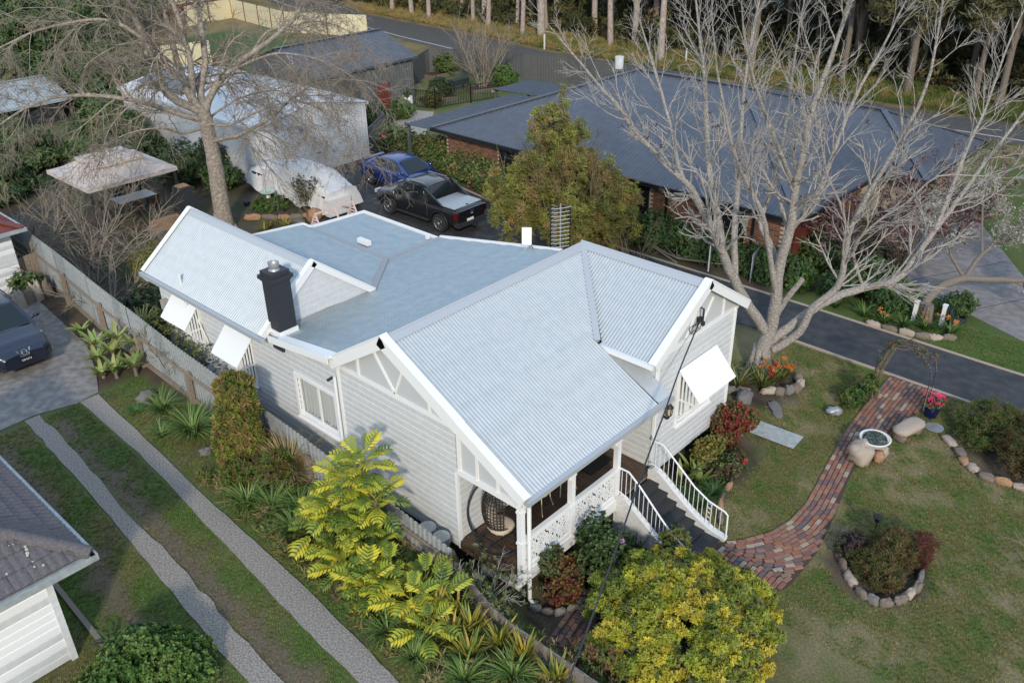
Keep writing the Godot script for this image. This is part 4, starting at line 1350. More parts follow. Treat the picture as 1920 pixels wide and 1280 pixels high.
# hip roof over a rectangle; the ridge runs along the longer side; faces are ribbed sheets
func hip(t: Node3D, x0: float, x1: float, z0: float, z1: float, y0: float, y1: float, m: String, cap: String, pitch := 0.19, amp := 0.012, run := -1.0):
	var along_z := (z1 - z0) >= (x1 - x0)
	var half := ((x1 - x0) if along_z else (z1 - z0)) * 0.5
	if run < 0.0:
		run = half
	var cx := (x0 + x1) * 0.5
	var cz := (z0 + z1) * 0.5
	var a := Vector3(cx, y1, z0 + run) if along_z else Vector3(x0 + run, y1, cz)
	var b := Vector3(cx, y1, z1 - run) if along_z else Vector3(x1 - run, y1, cz)
	var c := [Vector3(x0, y0, z0), Vector3(x1, y0, z0), Vector3(x1, y0, z1), Vector3(x0, y0, z1)]
	var faces := [[c[0], c[1], b if not along_z else a, a], [c[1], c[2], b, b if not along_z else a], [c[2], c[3], a if not along_z else b, b], [c[3], c[0], a, a if not along_z else b]]
	for f in faces:
		var u: Vector3 = (f[1] - f[0]).normalized()
		var mid: Vector3 = (f[2] + f[3]) * 0.5
		var n: Vector3 = u.cross(mid - f[0]).normalized()
		if n.y < 0:
			n = -n
		var w := n.cross(u).normalized()
		if w.y < 0:
			w = -w
		var poly := PackedVector2Array()
		for p in f:
			var q := Vector2((p - f[0]).dot(u), (p - f[0]).dot(w))
			if poly.is_empty() or q.distance_to(poly[-1]) > 0.001:
				poly.append(q)
		var mb := MB.new()
		mb.corr(f[0], u, w, poly, pitch, amp, 10, true)
		put(t, "roof_sheet", mb, M[m])
	var mb := MB.new()
	for p in [[a, b], [c[0], a], [c[1], a if along_z else b], [c[2], b], [c[3], b if along_z else a]]:
		if p[0].distance_to(p[1]) > 0.05:
			mb.bar(p[0] + Vector3(0, 0.03, 0), p[1] + Vector3(0, 0.03, 0), 0.26, 0.035)
	put(t, "ridge_cap", mb, M[cap])


func gutter_ring(t: Node3D, x0: float, x1: float, z0: float, z1: float, y: float, m: String, h := 0.17):
	var mb := MB.new()
	mb.bx(Vector3(x0 - 0.08, y - h, z0 - 0.08), Vector3(x1 + 0.08, y, z0))
	mb.bx(Vector3(x0 - 0.08, y - h, z1), Vector3(x1 + 0.08, y, z1 + 0.08))
	mb.bx(Vector3(x0 - 0.08, y - h, z0), Vector3(x0, y, z1))
	mb.bx(Vector3(x1, y - h, z0), Vector3(x1 + 0.08, y, z1))
	put(t, "gutter", mb, M[m])
	mb = MB.new()
	mb.bx(Vector3(x0, y - h - 0.02, z0), Vector3(x1, y - h, z1))
	put(t, "soffit", mb, M[m])


# courses of bricks on a wall facing nrm, from (a0, y0) to (a1, y1), leaving the openings free
func brickwork(t: Node3D, o: Vector3, nrm: Vector3, a0: float, a1: float, y0: float, y1: float, holes := []):
	var u := Vector3.UP.cross(nrm)
	var kind := MB.new()
	kind.colored = true
	kind.bx(Vector3(-0.113, -0.036, -0.02), Vector3(0.113, 0.036, 0.012))
	var mesh := kind.mesh()
	var xf := []
	var cl := []
	var r := 0
	var y := y0 + 0.043
	while y < y1:
		var a := a0 + 0.12 + (0.12 if r % 2 else 0.0)
		while a < a1 - 0.1:
			var free := true
			for h in holes:
				if h.grow(0.06).has_point(Vector2(a, y)):
					free = false
			if free:
				xf.append(Transform3D(Basis(u, Vector3.UP, nrm), o + u * a + Vector3.UP * y))
				var s := rf(0.75, 1.15)
				cl.append(Color(0.245, 0.105, 0.052) * s if rng.randf() < 0.75 else Color(0.14, 0.062, 0.04) * s)
			a += 0.24
		y += 0.086
		r += 1
	many(t, "brickwork", mesh, xf, cl, M.brick)


func make_neighbours():
	make_brick_house()
	make_sheds()
	make_left_houses()
	make_gazebo()


func make_brick_house():
	var t := thing("brick_house", "long brown brick house with dark grey hipped metal roof along the asphalt drive", "house")
	put(t, "wall", walls(18.65, 32.4, 0, 2.4, -17.7, -0.1), M.mortar)
	var holes := [Rect2(-14.2, 0.9, 0.9, 1.2), Rect2(-7.1, 0.0, 1.1, 2.1), Rect2(-3.2, 0.9, 1.5, 1.1)]
	brickwork(t, Vector3(18.65, 0, 0), -Vector3.RIGHT, -17.7, -0.1, 0.0, 2.3, holes)
	brickwork(t, Vector3(0, 0, -0.1), Vector3.BACK, 18.65, 25.3, 0.0, 2.3)
	for h in holes:
		var mb := MB.new()
		mb.bx(Vector3(18.6, h.position.y, h.position.x), Vector3(18.645, h.end.y, h.end.x))
		var w := put(t, "window", mb, M.gutter_dark)
		mb = MB.new()
		mb.bx(Vector3(18.59, h.position.y + 0.06, h.position.x + 0.06), Vector3(18.6, h.end.y - 0.06, h.end.x - 0.06))
		put(w, "pane", mb, M.glass_dark)
	for z in [-12.2, -5.2, -1.4]:
		var mb := MB.new()
		mb.bx(Vector3(18.58, 0, z), Vector3(18.64, 2.3, z + 0.07))
		put(t, "downpipe", mb, M.gutter_dark)
	hip(t, 18.3, 33.0, -18.3, 0.5, 2.42, 4.75, "roof_grey", "roof_grey", 0.19, 0.012, 6.6)
	gutter_ring(t, 18.3, 33.0, -18.3, 0.5, 2.42, "gutter_dark")
	# the wing at the right with its own hip, and the maroon wall under it
	put(t, "wall", walls(26.0, 31.6, 0, 2.38, -0.3, 1.8), M.mortar)
	brickwork(t, Vector3(0, 0, 1.8), Vector3.BACK, 26.0, 31.6, 0.0, 2.3)
	hip(t, 25.3, 32.25, -11.0, 2.35, 2.43, 3.95, "roof_grey", "roof_grey", 0.19, 0.012)
	gutter_ring(t, 25.3, 32.25, 0.55, 2.35, 2.43, "gutter_dark")
	var mb := MB.new()
	for k in 12:
		mb.bx(Vector3(19.3, 0.15 + k * 0.18, -0.05), Vector3(22.4, 0.32 + k * 0.18, 0.02 + 0.004 * (k % 2)))
	put(t, "garage_door", mb, M.brown_post)
	# flat-pitched patio roofs behind
	for q in [[18.1, 25.95, -20.15, 2.3], [25.9, 29.0, -21.6, 2.32]]:
		mb = MB.new()
		mb.corr(Vector3(q[0], q[3], q[2]), Vector3.RIGHT, Vector3(0, 0.04, 1).normalized(), PackedVector2Array([Vector2(0, 0), Vector2(q[1] - q[0], 0), Vector2(q[1] - q[0], -18.1 - q[2]), Vector2(0, -18.1 - q[2])]), 0.25, 0.018, 10, true)
		put(t, "patio_roof", mb, M.roof_grey)
		mb = MB.new()
		mb.bx(Vector3(q[0], q[3] - 0.16, q[2]), Vector3(q[1], q[3] - 0.02, q[2] + 0.06))
		put(t, "patio_beam", mb, M.concrete_pale)
		for x in [q[0] + 0.2, q[1] - 0.2]:
			mb = MB.new()
			mb.bx(Vector3(x - 0.06, 0, q[2] + 0.1), Vector3(x + 0.06, q[3] - 0.1, q[2] + 0.22))
			put(t, "patio_post", mb, M.fence_grey)
	mb = MB.new()
	mb.tube(pv([Vector3(25.9, 4.6, -13.0), Vector3(25.9, 5.15, -13.0)]), 0.2, 0.22, 10)
	put(t, "roof_vent", mb, M.shed_white)


func gable_shed(called: String, label: String, x0: float, x1: float, z0: float, z1: float, h: float, rise: float, along_x: bool, wall_m: String, roof_m: String, eave := 0.3) -> Node3D:
	var t := thing(called, label, "shed", Vector3((x0 + x1) / 2, 0, (z0 + z1) / 2))
	var a := (x1 - x0) / 2
	var b := (z1 - z0) / 2
	# ribbed wall sheets
	for q in [[Vector3(-a, 0, b), Vector3.RIGHT, 2 * a], [Vector3(a, 0, -b), Vector3.LEFT, 2 * a], [Vector3(-a, 0, -b), Vector3.BACK, 2 * b], [Vector3(a, 0, b), Vector3.FORWARD, 2 * b]]:
		var mb := MB.new()
		var poly := PackedVector2Array([Vector2(0, 0), Vector2(q[2], 0), Vector2(q[2], h), Vector2(0, h)])
		if (absf(q[1].x) > 0.5) != along_x:
			poly = PackedVector2Array([Vector2(0, 0), Vector2(q[2], 0), Vector2(q[2], h), Vector2(q[2] / 2, h + rise), Vector2(0, h)])
		mb.corr(q[0], q[1], Vector3.UP, poly, 0.2, 0.012, 10, true)
		put(t, "wall", mb, M[wall_m])
	var e := eave
	for s in [-1.0, 1.0]:
		var mb := MB.new()
		var run: float = (b if along_x else a) + e
		var y: float = h + rise
		var w: Vector3 = Vector3(0, -rise / (run - e) * run, s * run) if along_x else Vector3(s * run, -rise / (run - e) * run, 0)
		var u: Vector3 = Vector3.RIGHT if along_x else Vector3.BACK
		var l: float = 2 * (a if along_x else b) + 2 * e
		mb.corr(Vector3(-a - e, y, 0) if along_x else Vector3(0, y, -b - e), u, w.normalized(), PackedVector2Array([Vector2(0, 0), Vector2(l, 0), Vector2(l, w.length()), Vector2(0, w.length())]), 0.19, 0.012, 10, true)
		put(t, "roof_sheet", mb, M[roof_m])
		mb = MB.new()
		var g: Vector3 = Vector3(0, y, 0) + w
		if along_x:
			mb.bx(g + Vector3(-a - e, -0.12, -0.05), g + Vector3(a + e, 0.02, 0.05))
		else:
			mb.bx(g + Vector3(-0.05, -0.12, -b - e), g + Vector3(0.05, 0.02, b + e))
		put(t, "gutter", mb, M[roof_m])
	var mb := MB.new()
	if along_x:
		mb.bar(Vector3(-a - e, h + rise + 0.02, 0), Vector3(a + e, h + rise + 0.02, 0), 0.3, 0.03)
	else:
		mb.bar(Vector3(0, h + rise + 0.02, -b - e), Vector3(0, h + rise + 0.02, b + e), 0.3, 0.03)
	put(t, "ridge_cap", mb, M[roof_m])
	return t


func make_sheds():
	var t := gable_shed("garage", "white metal garage with wide roller door at the end of the asphalt drive", 11.9, 18.35, -36.5, -23.3, 2.85, 0.62, false, "shed_white", "shed_white", 0.1)
	var door := put(t, "roller_door", MB.new() if false else roller(-2.35, 2.35, 0.02, 2.25, 6.66), M.shed_white)
	var mb := MB.new()
	mb.bx(Vector3(-2.45, 2.26, 6.6), Vector3(2.45, 2.34, 6.68))
	mb.bx(Vector3(-2.43, 0.0, 6.6), Vector3(-2.36, 2.26, 6.68))
	mb.bx(Vector3(2.36, 0.0, 6.6), Vector3(2.43, 2.26, 6.68))
	put(t, "door_frame", mb, M.shed_white)
	mb = MB.new()
	mb.bx(Vector3(-0.1, 0.95, 6.67), Vector3(0.12, 1.0, 6.72))
	put(door, "handle", mb, M.black)
	var p := thing("solar_panel_rack", "row of dark blue solar panels on the left slope of the white garage roof", "solar panels", Vector3(13.4, 3.22, -32.8))
	for k in 4:
		mb = MB.new()
		mb.box(Transform3D(Basis(Vector3.BACK, 0.19), Vector3(0, 0.1, -2.4 + k * 1.15)), Vector3(1.7, 0.04, 1.08))
		put(p, "solar_panel", mb, M.glass_car)
	gable_shed("dark_shed", "tall charcoal metal shed with dark gabled roof beside the back lawn", 19.9, 27.35, -36.0, -29.75, 2.98, 1.15, true, "shed_grey", "roof_grey", 0.25)
	mb = MB.new()
	for k in 9:
		mb.bx(Vector3(-0.5 + k * 0.115, 0.1, 0), Vector3(-0.4 + k * 0.115, 1.75, 0.03 + 0.01 * (k % 2)))
	solo("screen", mb, M.brown_post, "rust red garden screen against the wall of the charcoal shed", "screen", Vector3(24.7, 0, -29.55))
	t = gable_shed("far_shed", "low tin shed with pale roof under the trees at the far left", 5.2, 11.2, -48.0, -43.5, 1.5, 0.8, true, "charcoal", "fence_iron", 0.5)
	t = thing("far_house", "cream house with dark red base far behind the green lawn", "house", Vector3(36.5, 0, -79.0))
	put(t, "wall", walls(-8, 6, 0.9, 3.6, -4, 4), M.cream)
	mb = MB.new()
	mb.bx(Vector3(-8.1, 0, -4.1), Vector3(6.1, 0.9, 4.1))
	put(t, "base", mb, M.brown_post)
	hip(t, -8.6, 6.6, -4.6, 4.6, 3.6, 5.6, "shed_grey", "shed_grey")
	for x in [-6.0, -2.5, 2.0]:
		mb = MB.new()
		mb.bx(Vector3(x, 1.5, 4.0), Vector3(x + 1.5, 2.8, 4.04))
		put(t, "window", mb, M.glass_dark)


func roller(x0: float, x1: float, y0: float, y1: float, z: float) -> MB:
	var mb := MB.new()
	mb.corr(Vector3(x0, y1, z), Vector3.DOWN, Vector3.RIGHT, PackedVector2Array([Vector2(0, 0), Vector2(0, x1 - x0), Vector2(y1 - y0, x1 - x0), Vector2(y1 - y0, 0)]), 0.09, 0.012, 6)
	return mb


func make_left_houses():
	# the tiled house at the bottom left
	var t := thing("tiled_house", "white weatherboard house corner with lichened grey concrete tile hip roof", "house")
	board_wall(t, Vector3(0, 0, -1.4), Vector3.BACK, rect(-13.0, 0.7, -6.9, 3.0), [Rect2(-10.4, 1.1, 1.35, 1.3)], ["white_board", "white_gloss", "white_board"], 0.18)
	window_in(t, Vector3(0, 0, -1.38), Vector3.BACK, Rect2(-10.4, 1.1, 1.35, 1.3), [-9.7], true, 0.08)
	board_wall(t, Vector3(-6.9, 0, 0), Vector3.RIGHT, rect(1.4, 0.7, 9.0, 3.0), [], ["white_board"], 0.18)
	var mb := MB.new()
	mb.bx(Vector3(-6.98, 0.6, -1.48), Vector3(-6.86, 3.0, -1.36))
	put(t, "corner_board", mb, M.shed_white)
	var pitch := 0.50
	mb = MB.new()
	# battens and lining under the tiles
	mb.quad(Vector3(-6.3, 3.17, -0.85), Vector3(-6.3, 3.17, -9.2), Vector3(-10.3, 3.17 + 4 * pitch, -5.2), Vector3(-10.3, 3.17 + 4 * pitch, -4.85))
	mb.quad(Vector3(-6.3, 3.17, -0.85), Vector3(-10.3, 3.17 + 4 * pitch, -4.85), Vector3(-13.0, 3.17 + 4 * pitch, -4.85), Vector3(-13.0, 3.17, -0.85))
	put(t, "roof_lining", mb, M.timber_old)
	var kinds := []
	for k in 3:
		mb = MB.new()
		var rows := []
		for e in [[0.0, 0.036], [0.02, 0.045], [0.36, 0.012]]:
			var row := PackedVector3Array()
			for j in 9:
				var s := j / 8.0
				row.append(Vector3((s - 0.5) * 0.30, e[1] + 0.022 * pow(sin(s * PI * 2.0), 2.0) + 0.002 * k, -e[0]))
			rows.append(row)
		mb.grid(rows, false, true)
		mb.quad(Vector3(-0.15, -0.01, 0.0), Vector3(-0.15, 0.036, 0.0), Vector3(0.15, 0.036, 0.0), Vector3(0.15, -0.01, 0.0))
		mb.quad(Vector3(0.15, -0.01, 0), Vector3(0.15, 0.036, 0), Vector3(0.15, 0.012, -0.36), Vector3(0.15, -0.01, -0.36))
		kinds.append(mb.mesh())
	var ang := atan(pitch)
	var cl := 0.33 * cos(ang)
	for face in 2:
		for r in 9:
			var d := r * cl
			for k in 26:
				var a := k * 0.305 + 0.16 + (0.15 if r % 2 else 0.0)
				if a < d + 0.12 or (face == 0 and a > 6.5) or (face == 1 and a > 4.6):
					continue
				var y := 3.19 + d * pitch
				var tr: Transform3D
				if face == 0:
					tr = Transform3D(Basis(Vector3.UP, PI / 2) * Basis(Vector3.RIGHT, ang), Vector3(-6.26 - d, y, -0.85 - a))
				else:
					tr = Transform3D(Basis(Vector3.RIGHT, ang), Vector3(-6.3 - a, y, -0.81 - d))
				tr.basis = tr.basis * Basis(Vector3.UP, rf(-0.012, 0.012))
				inst(t, "roof_tile", kinds[rng.randi() % 3], tr, M.tile_grey)
	for k in 12:
		var d := 0.12 + k * 0.3
		mb = MB.new()
		mb.tube(pv([Vector3(-6.3 - d + 0.17, 3.21 + (d - 0.17) * pitch, -0.85 - d + 0.17), Vector3(-6.3 - d - 0.19, 3.25 + (d + 0.19) * pitch, -0.85 - d - 0.19)]), 0.13, 0.115, 10)
		put(t, "hip_tile", mb, M.tile_grey)
	var lich := []
	for k in 90:
		var d := pow(rf(0.1, 1.0), 0.5) * 2.2 * rf(0.1, 1.0)
		var a := d + rf(0.1, 2.6)
		lich.append(Transform3D(Basis(Vector3.RIGHT, ang).scaled(Vector3.ONE * rf(0.3, 1.0)), Vector3(-6.3 - a, 3.255 + d * pitch, -0.82 - d)))
	mb = MB.new()
	mb.lathe(PackedVector2Array([Vector2(0.035, 0), Vector2(0.03, 0.006), Vector2(0.0, 0.009)]), 7)
	many(t, "lichen_spots", mb.mesh(), lich, [], M.lichen)
	mb = MB.new()
	mb.bx(Vector3(-13.0, 3.03, -0.84), Vector3(-6.2, 3.17, -0.72))
	mb.bx(Vector3(-6.28, 3.03, -9.0), Vector3(-6.16, 3.17, -0.72))
	put(t, "gutter", mb, M.fence_iron)
	mb = MB.new()
	mb.bx(Vector3(-13.0, 2.98, -8.9), Vector3(-6.3, 3.03, -0.84))
	put(t, "soffit", mb, M.white)
	# the white garage behind the dark car
	t = thing("boarded_garage", "white boarded garage with open doorway behind the dark parked car", "garage")
	board_wall(t, Vector3(0, 0, -19.1), Vector3.BACK, rect(-1.95, 0.68, -0.73, 2.9), [], ["white_board", "white_gloss"], 0.15)
	board_wall(t, Vector3(-0.73, 0, 0), Vector3.RIGHT, rect(19.1, 0.68, 25.0, 2.9), [], ["white_board"], 0.15)
	mb = MB.new()
	mb.bx(Vector3(-7.0, 2.6, -19.2), Vector3(-1.95, 2.9, -19.1))
	mb.bx(Vector3(-7.2, 0.6, -25.0), Vector3(-7.0, 2.9, -19.1))
	mb.bx(Vector3(-7.0, 0.6, -25.0), Vector3(-0.8, 2.9, -24.9))
	put(t, "wall", mb, M.white_board)
	hip(t, -7.5, -0.35, -25.4, -18.7, 2.92, 4.3, "brown_post", "brown_post")
	gutter_ring(t, -7.5, -0.35, -25.4, -18.7, 2.92, "fence_iron", 0.12)


func make_gazebo():
	var t := thing("gazebo", "square canvas gazebo with two-tier pale pink canopy in the back garden", "gazebo", Vector3(5.65, 0, -24.95))
	for layer in [[1.97, 0.95, 2.2, 2.62, 0.16], [1.04, 0.02, 2.74, 3.08, 0.10]]:
		for k in 4:
			var b := Basis(Vector3.UP, PI / 2 * k)
			var rows := []
			for r in 7:
				var f := r / 6.0
				var row := PackedVector3Array()
				for j in 13:
					var s := j / 12.0 * 2.0 - 1.0
					var hw: float = lerpf(layer[0], layer[1], f)
					var sag := -0.07 * sin(f * PI) * (1.0 - 0.4 * absf(s)) + 0.012 * sin(j * 2.1 + r + k)
					row.append(b * Vector3(s * hw, lerpf(layer[2], layer[3], f) + sag, hw))
				rows.append(row)
			var mb := MB.new()
			mb.grid(rows, false, true)
			var top := put(t, "canopy_panel", mb, M.canvas)
			mb = MB.new()
			rows = []
			for r in 2:
				var row := PackedVector3Array()
				for j in 13:
					var s := j / 12.0 * 2.0 - 1.0
					row.append(b * Vector3(s * layer[0], layer[2] - r * layer[4] + 0.01 * sin(j * 1.7), layer[0] + 0.01 * r))
				rows.append(row)
			mb.grid(rows)
			put(top, "valance", mb, M.canvas)
	for x in [-1.85, 1.85]:
		for z in [-1.85, 1.85]:
			var mb := MB.new()
			mb.bx(Vector3(x - 0.045, 0, z - 0.045), Vector3(x + 0.045, 2.2, z + 0.045))
			put(t, "post", mb, M.charcoal)
	var d := thing("outdoor_table", "long glass-topped outdoor table set under the canvas gazebo", "table", Vector3(6.3, 0, -24.95))
	var mb := MB.new()
	mb.box(Transform3D(Basis(), Vector3(0, 0.74, 0)), Vector3(1.7, 0.025, 1.0))
	put(d, "table_top", mb, M.galv)
	for x in [-0.75, 0.75]:
		for z in [-0.42, 0.42]:
			mb = MB.new()
			mb.bx(Vector3(x - 0.03, 0, z - 0.03), Vector3(x + 0.03, 0.73, z + 0.03))
			put(d, "leg", mb, M.charcoal)
	var first: Node3D = null
	var names := ["dark garden chair at the left end of the gazebo table", "dark garden chair on the near side of the gazebo table, left one", "dark garden chair on the near side of the gazebo table, right one", "dark garden chair behind the gazebo table"]
	var at := [[Vector3(5.1, 0, -24.95), PI / 2], [Vector3(5.9, 0, -24.15), PI], [Vector3(6.7, 0, -24.15), PI], [Vector3(6.2, 0, -25.8), 0.0]]
	for k in 4:
		if first == null:
			first = thing("garden_chair", names[0], "chair", at[0][0], "chairs round the gazebo table", at[0][1])
			mb = MB.new()
			mb.box(Transform3D(Basis(), Vector3(0, 0.43, 0)), Vector3(0.5, 0.04, 0.48))
			put(first, "seat", mb, M.wicker)
			mb = MB.new()
			mb.box(Transform3D(Basis(Vector3.RIGHT, -0.15), Vector3(0, 0.7, -0.25)), Vector3(0.5, 0.5, 0.03))
			put(first, "backrest", mb, M.wicker)
			for x in [-0.22, 0.22]:
				for z in [-0.2, 0.2]:
					mb = MB.new()
					mb.bx(Vector3(x - 0.018, 0, z - 0.018), Vector3(x + 0.018, 0.42, z + 0.018))
					put(first, "leg", mb, M.charcoal)
		else:
			copy(first, at[k][0], at[k][1], names[k])
	# stone barbecue chimney and its low wall
	t = thing("barbecue_chimney", "square dark slate barbecue chimney with a tile on top", "barbecue", Vector3(7.2, 0, -22.1))
	mb = MB.new()
	mb.bx(Vector3(-0.38, 0, -0.38), Vector3(0.38, 1.35, 0.38))
	put(t, "stack", mb, M.charcoal_brick)
	mb = MB.new()
	mb.bx(Vector3(-0.3, 1.35, -0.3), Vector3(0.3, 1.62, 0.3))
	put(t, "shoulder", mb, M.charcoal_brick)
	mb = MB.new()
	mb.bx(Vector3(-0.22, 1.62, -0.2), Vector3(0.22, 1.67, 0.2))
	put(t, "cap_tile", mb, M.stone_orange)
	mb = MB.new()
	for k in 6:
		mb.bx(Vector3(-1.7 + rf(-0.01, 0.01), k * 0.086, -0.12 + rf(0, 0.015)), Vector3(-0.42, k * 0.086 + 0.078, 0.12))
	put(t, "side_wall", mb, M.stone_orange)


# ---------------------------------------------------------------- fences
func make_fences():
	# corrugated side fence: [z, x, top]
	var line := [[2.45, -0.6, 1.35], [0.15, -0.6, 1.62], [-2.4, -0.61, 1.84], [-5.0, -0.62, 2.03], [-8.5, -0.62, 2.24], [-11.3, -0.52, 2.4], [-14.3, -0.35, 2.45], [-17.3, -0.1, 2.42], [-20.5, 0.1, 2.4], [-24.0, 0.3, 2.35]]
	var t := thing("iron_fence", "grey ribbed iron fence on timber posts along the left side of the cottage", "fence")
	for k in line.size() - 1:
		var a := Vector3(line[k][1], 0, line[k][0])
		var b := Vector3(line[k + 1][1], 0, line[k + 1][0])
		var u := (b - a).normalized()
		var l := a.distance_to(b)
		var mb := MB.new()
		var y0 := 0.62
		var far_ := k > 5
		mb.corr(Vector3(a.x - 0.01 * (k % 2), y0, a.z), u, Vector3.UP, PackedVector2Array([Vector2(0, 0), Vector2(l + 0.03, 0), Vector2(l + 0.03, line[k + 1][2] - y0), Vector2(0, line[k][2] - y0)]), 0.145 if not far_ else 0.125, 0.017, 12, true)
		put(t, "fence_sheet", mb, M.fence_iron)
		mb = MB.new()
		var rail: float = 0.62 + (line[k][2] - 0.62) * 0.56
		var rail2: float = 0.62 + (line[k + 1][2] - 0.62) * 0.56
		mb.bar(Vector3(a.x - 0.05, rail, a.z), Vector3(b.x - 0.05, rail2, b.z), 0.045, 0.085)
		put(t, "rail", mb, M.timber_old)
		mb = MB.new()
		mb.bar(Vector3(a.x - 0.045, 0.7, a.z), Vector3(b.x - 0.045, 0.7, b.z - 0.02), 0.04, 0.19)
		put(t, "plinth_board", mb, M.timber_old)
	for z in [0.1, -2.35, -4.95, -7.75, -10.7, -13.4, -16.6]:
		var mb := MB.new()
		var q := 0
		while q < line.size() - 2 and line[q + 1][0] > z:
			q += 1
		var f: float = (z - line[q][0]) / (line[q + 1][0] - line[q][0])
		var x: float = lerpf(line[q][1], line[q + 1][1], f) - 0.12
		var h := 0.62 + (lerpf(line[q][2], line[q + 1][2], f) - 0.62) * 0.58 + rf(0.0, 0.06)
		mb.box(Transform3D(Basis(Vector3.UP, rf(-0.1, 0.1)) * Basis(Vector3.RIGHT, rf(-0.03, 0.03)), Vector3(x, h * 0.5 + 0.2, z)), Vector3(0.125, h - 0.2, 0.135))
		put(t, "post", mb, M.timber_old)
	# low paling fence at the front
	t = thing("paling_fence", "low weathered grey timber paling fence at the front corner by the yellow shrubs", "fence")
	var pl := [Vector3(-0.66, 0, 2.55), Vector3(-0.98, 0, 3.6), Vector3(-1.12, 0, 4.4), Vector3(-1.14, 0, 8.6)]
	for k in 3:
		var a: Vector3 = pl[k]
		var b: Vector3 = pl[k + 1]
		var n := int(a.distance_to(b) / 0.107)
		for j in n:
			var p := a.lerp(b, (j + 0.5) / n)
			var mb := MB.new()
			var top := 1.15 + rf(-0.05, 0.03)
			mb.box(Transform3D(Basis(Vector3.UP, atan2((b - a).x, (b - a).z)) * Basis(Vector3.RIGHT, rf(-0.01, 0.01)), Vector3(p.x + rf(-0.006, 0.006), (0.25 + top) * 0.5, p.z)), Vector3(0.018, top - 0.25, 0.096))
			put(t, "paling", mb, M[["timber_grey", "timber_dark", "timber_pale", "timber_grey"][rng.randi() % 4]])
		var rm := MB.new()
		rm.bar(a + Vector3(0.05, 1.05, 0), b + Vector3(0.05, 1.05, 0), 0.05, 0.075)
		rm.bar(a + Vector3(-0.03, 0.72, 0), b + Vector3(-0.03, 0.72, 0), 0.03, 0.15)
		put(t, "rail", rm, M.timber_grey)
	# grey sheet fences of the neighbour
	var runs := [["tall charcoal sheet fence in front of the road, behind the back lawn", [Vector3(27.4, 0, -31.5), Vector3(29.7, 0, -33.0), Vector3(33.5, 0, -35.0), Vector3(35.5, 0, -32.5), Vector3(36.6, 0, -29.0), Vector3(37.6, 0, -25.6), Vector3(38.0, 0, -21.0), Vector3(38.2, 0, -16.0)], 1.75], ["short grey sheet fence between white garage and hedge, behind the bin", [Vector3(18.5, 0, -23.6), Vector3(21.2, 0, -25.4), Vector3(22.4, 0, -28.0)], 1.3]]
	for r in runs:
		t = thing("sheet_fence", r[0], "fence")
		for k in r[1].size() - 1:
			var a: Vector3 = r[1][k]
			var b: Vector3 = r[1][k + 1]
			var mb := MB.new()
			mb.corr(a, (b - a).normalized(), Vector3.UP, PackedVector2Array([Vector2(0, 0), Vector2(a.distance_to(b), 0), Vector2(a.distance_to(b), r[2]), Vector2(0, r[2])]), 0.2, 0.014, 10, true)
			put(t, "fence_sheet", mb, M.fence_grey)
			mb = MB.new()
			mb.bar(a + Vector3(0, r[2], 0), b + Vector3(0, r[2], 0), 0.05, 0.06)
			put(t, "rail", mb, M.fence_grey)
			mb = MB.new()
			mb.bx(a + Vector3(-0.04, 0, -0.04), a + Vector3(0.04, r[2] + 0.03, 0.04))
			put(t, "post", mb, M.fence_grey)
	# cream fences round the far lawn
	for r in [["cream sheet fence with brown posts at the far end of the green lawn", [Vector3(33.0, 0, -67.5), Vector3(38.4, 0, -68.3), Vector3(37.6, 0, -62.5), Vector3(37.0, 0, -57.5), Vector3(38.6, 0, -53.5), Vector3(40.2, 0, -50.0)]], ["short cream fence with brown posts behind the white garage", [Vector3(18.5, 0, -50.0), Vector3(22.0, 0, -51.5), Vector3(25.5, 0, -50.5)]]]:
		t = thing("cream_fence", r[0], "fence")
		for k in r[1].size() - 1:
			var a: Vector3 = r[1][k]
			var b: Vector3 = r[1][k + 1]
			var n := maxi(1, int(a.distance_to(b) / 2.4))
			for j in n:
				var p := a.lerp(b, float(j) / n)
				var q := a.lerp(b, float(j + 1) / n)
				var mb := MB.new()
				mb.bar(p + Vector3(0, 0.9, 0), q + Vector3(0, 0.9, 0), 0.03, 1.75)
				put(t, "fence_panel", mb, M.cream)
				mb = MB.new()
				mb.bx(p + Vector3(-0.05, 0, -0.05), p + Vector3(0.05, 1.85, 0.05))
				put(t, "post", mb, M.brown_post)
	# black pool-type fence by the back lawn
	t = thing("picket_fence", "low black metal picket fence beside the back lawn and white urn", "fence")
	var pts := [Vector3(26.4, 0, -29.4), Vector3(27.1, 0, -27.6), Vector3(29.6, 0, -27.0), Vector3(31.6, 0, -26.4)]
	for k in 3:
		var a: Vector3 = pts[k]
		var b: Vector3 = pts[k + 1]
		var mb := MB.new()
		mb.bar(a + Vector3(0, 1.1, 0), b + Vector3(0, 1.1, 0), 0.035, 0.035)
		mb.bar(a + Vector3(0, 0.12, 0), b + Vector3(0, 0.12, 0), 0.035, 0.035)
		put(t, "rail", mb, M.black)
		for j in int(a.distance_to(b) / 0.12):
			mb = MB.new()
			var p := a.lerp(b, j * 0.12 / a.distance_to(b))
			mb.bx(p + Vector3(-0.01, 0.1, -0.01), p + Vector3(0.01, 1.1, 0.01))
			put(t, "picket", mb, M.black)
		mb = MB.new()
		mb.bx(a + Vector3(-0.035, 0, -0.035), a + Vector3(0.035, 1.25, 0.035))
		put(t, "post", mb, M.black)
	# palings and stone wall behind the left garage
	t = thing("back_paling", "grey timber paling panel beside the boarded garage at the left", "fence")
	for k in 12:
		var mb := MB.new()
		mb.box(Transform3D(Basis(Vector3.FORWARD, rf(-0.02, 0.02)), Vector3(-0.62 + k * 0.1, 1.15, -19.4)), Vector3(0.092, 1.05 + rf(-0.05, 0.05), 0.02))
		put(t, "paling", mb, M.timber_old)
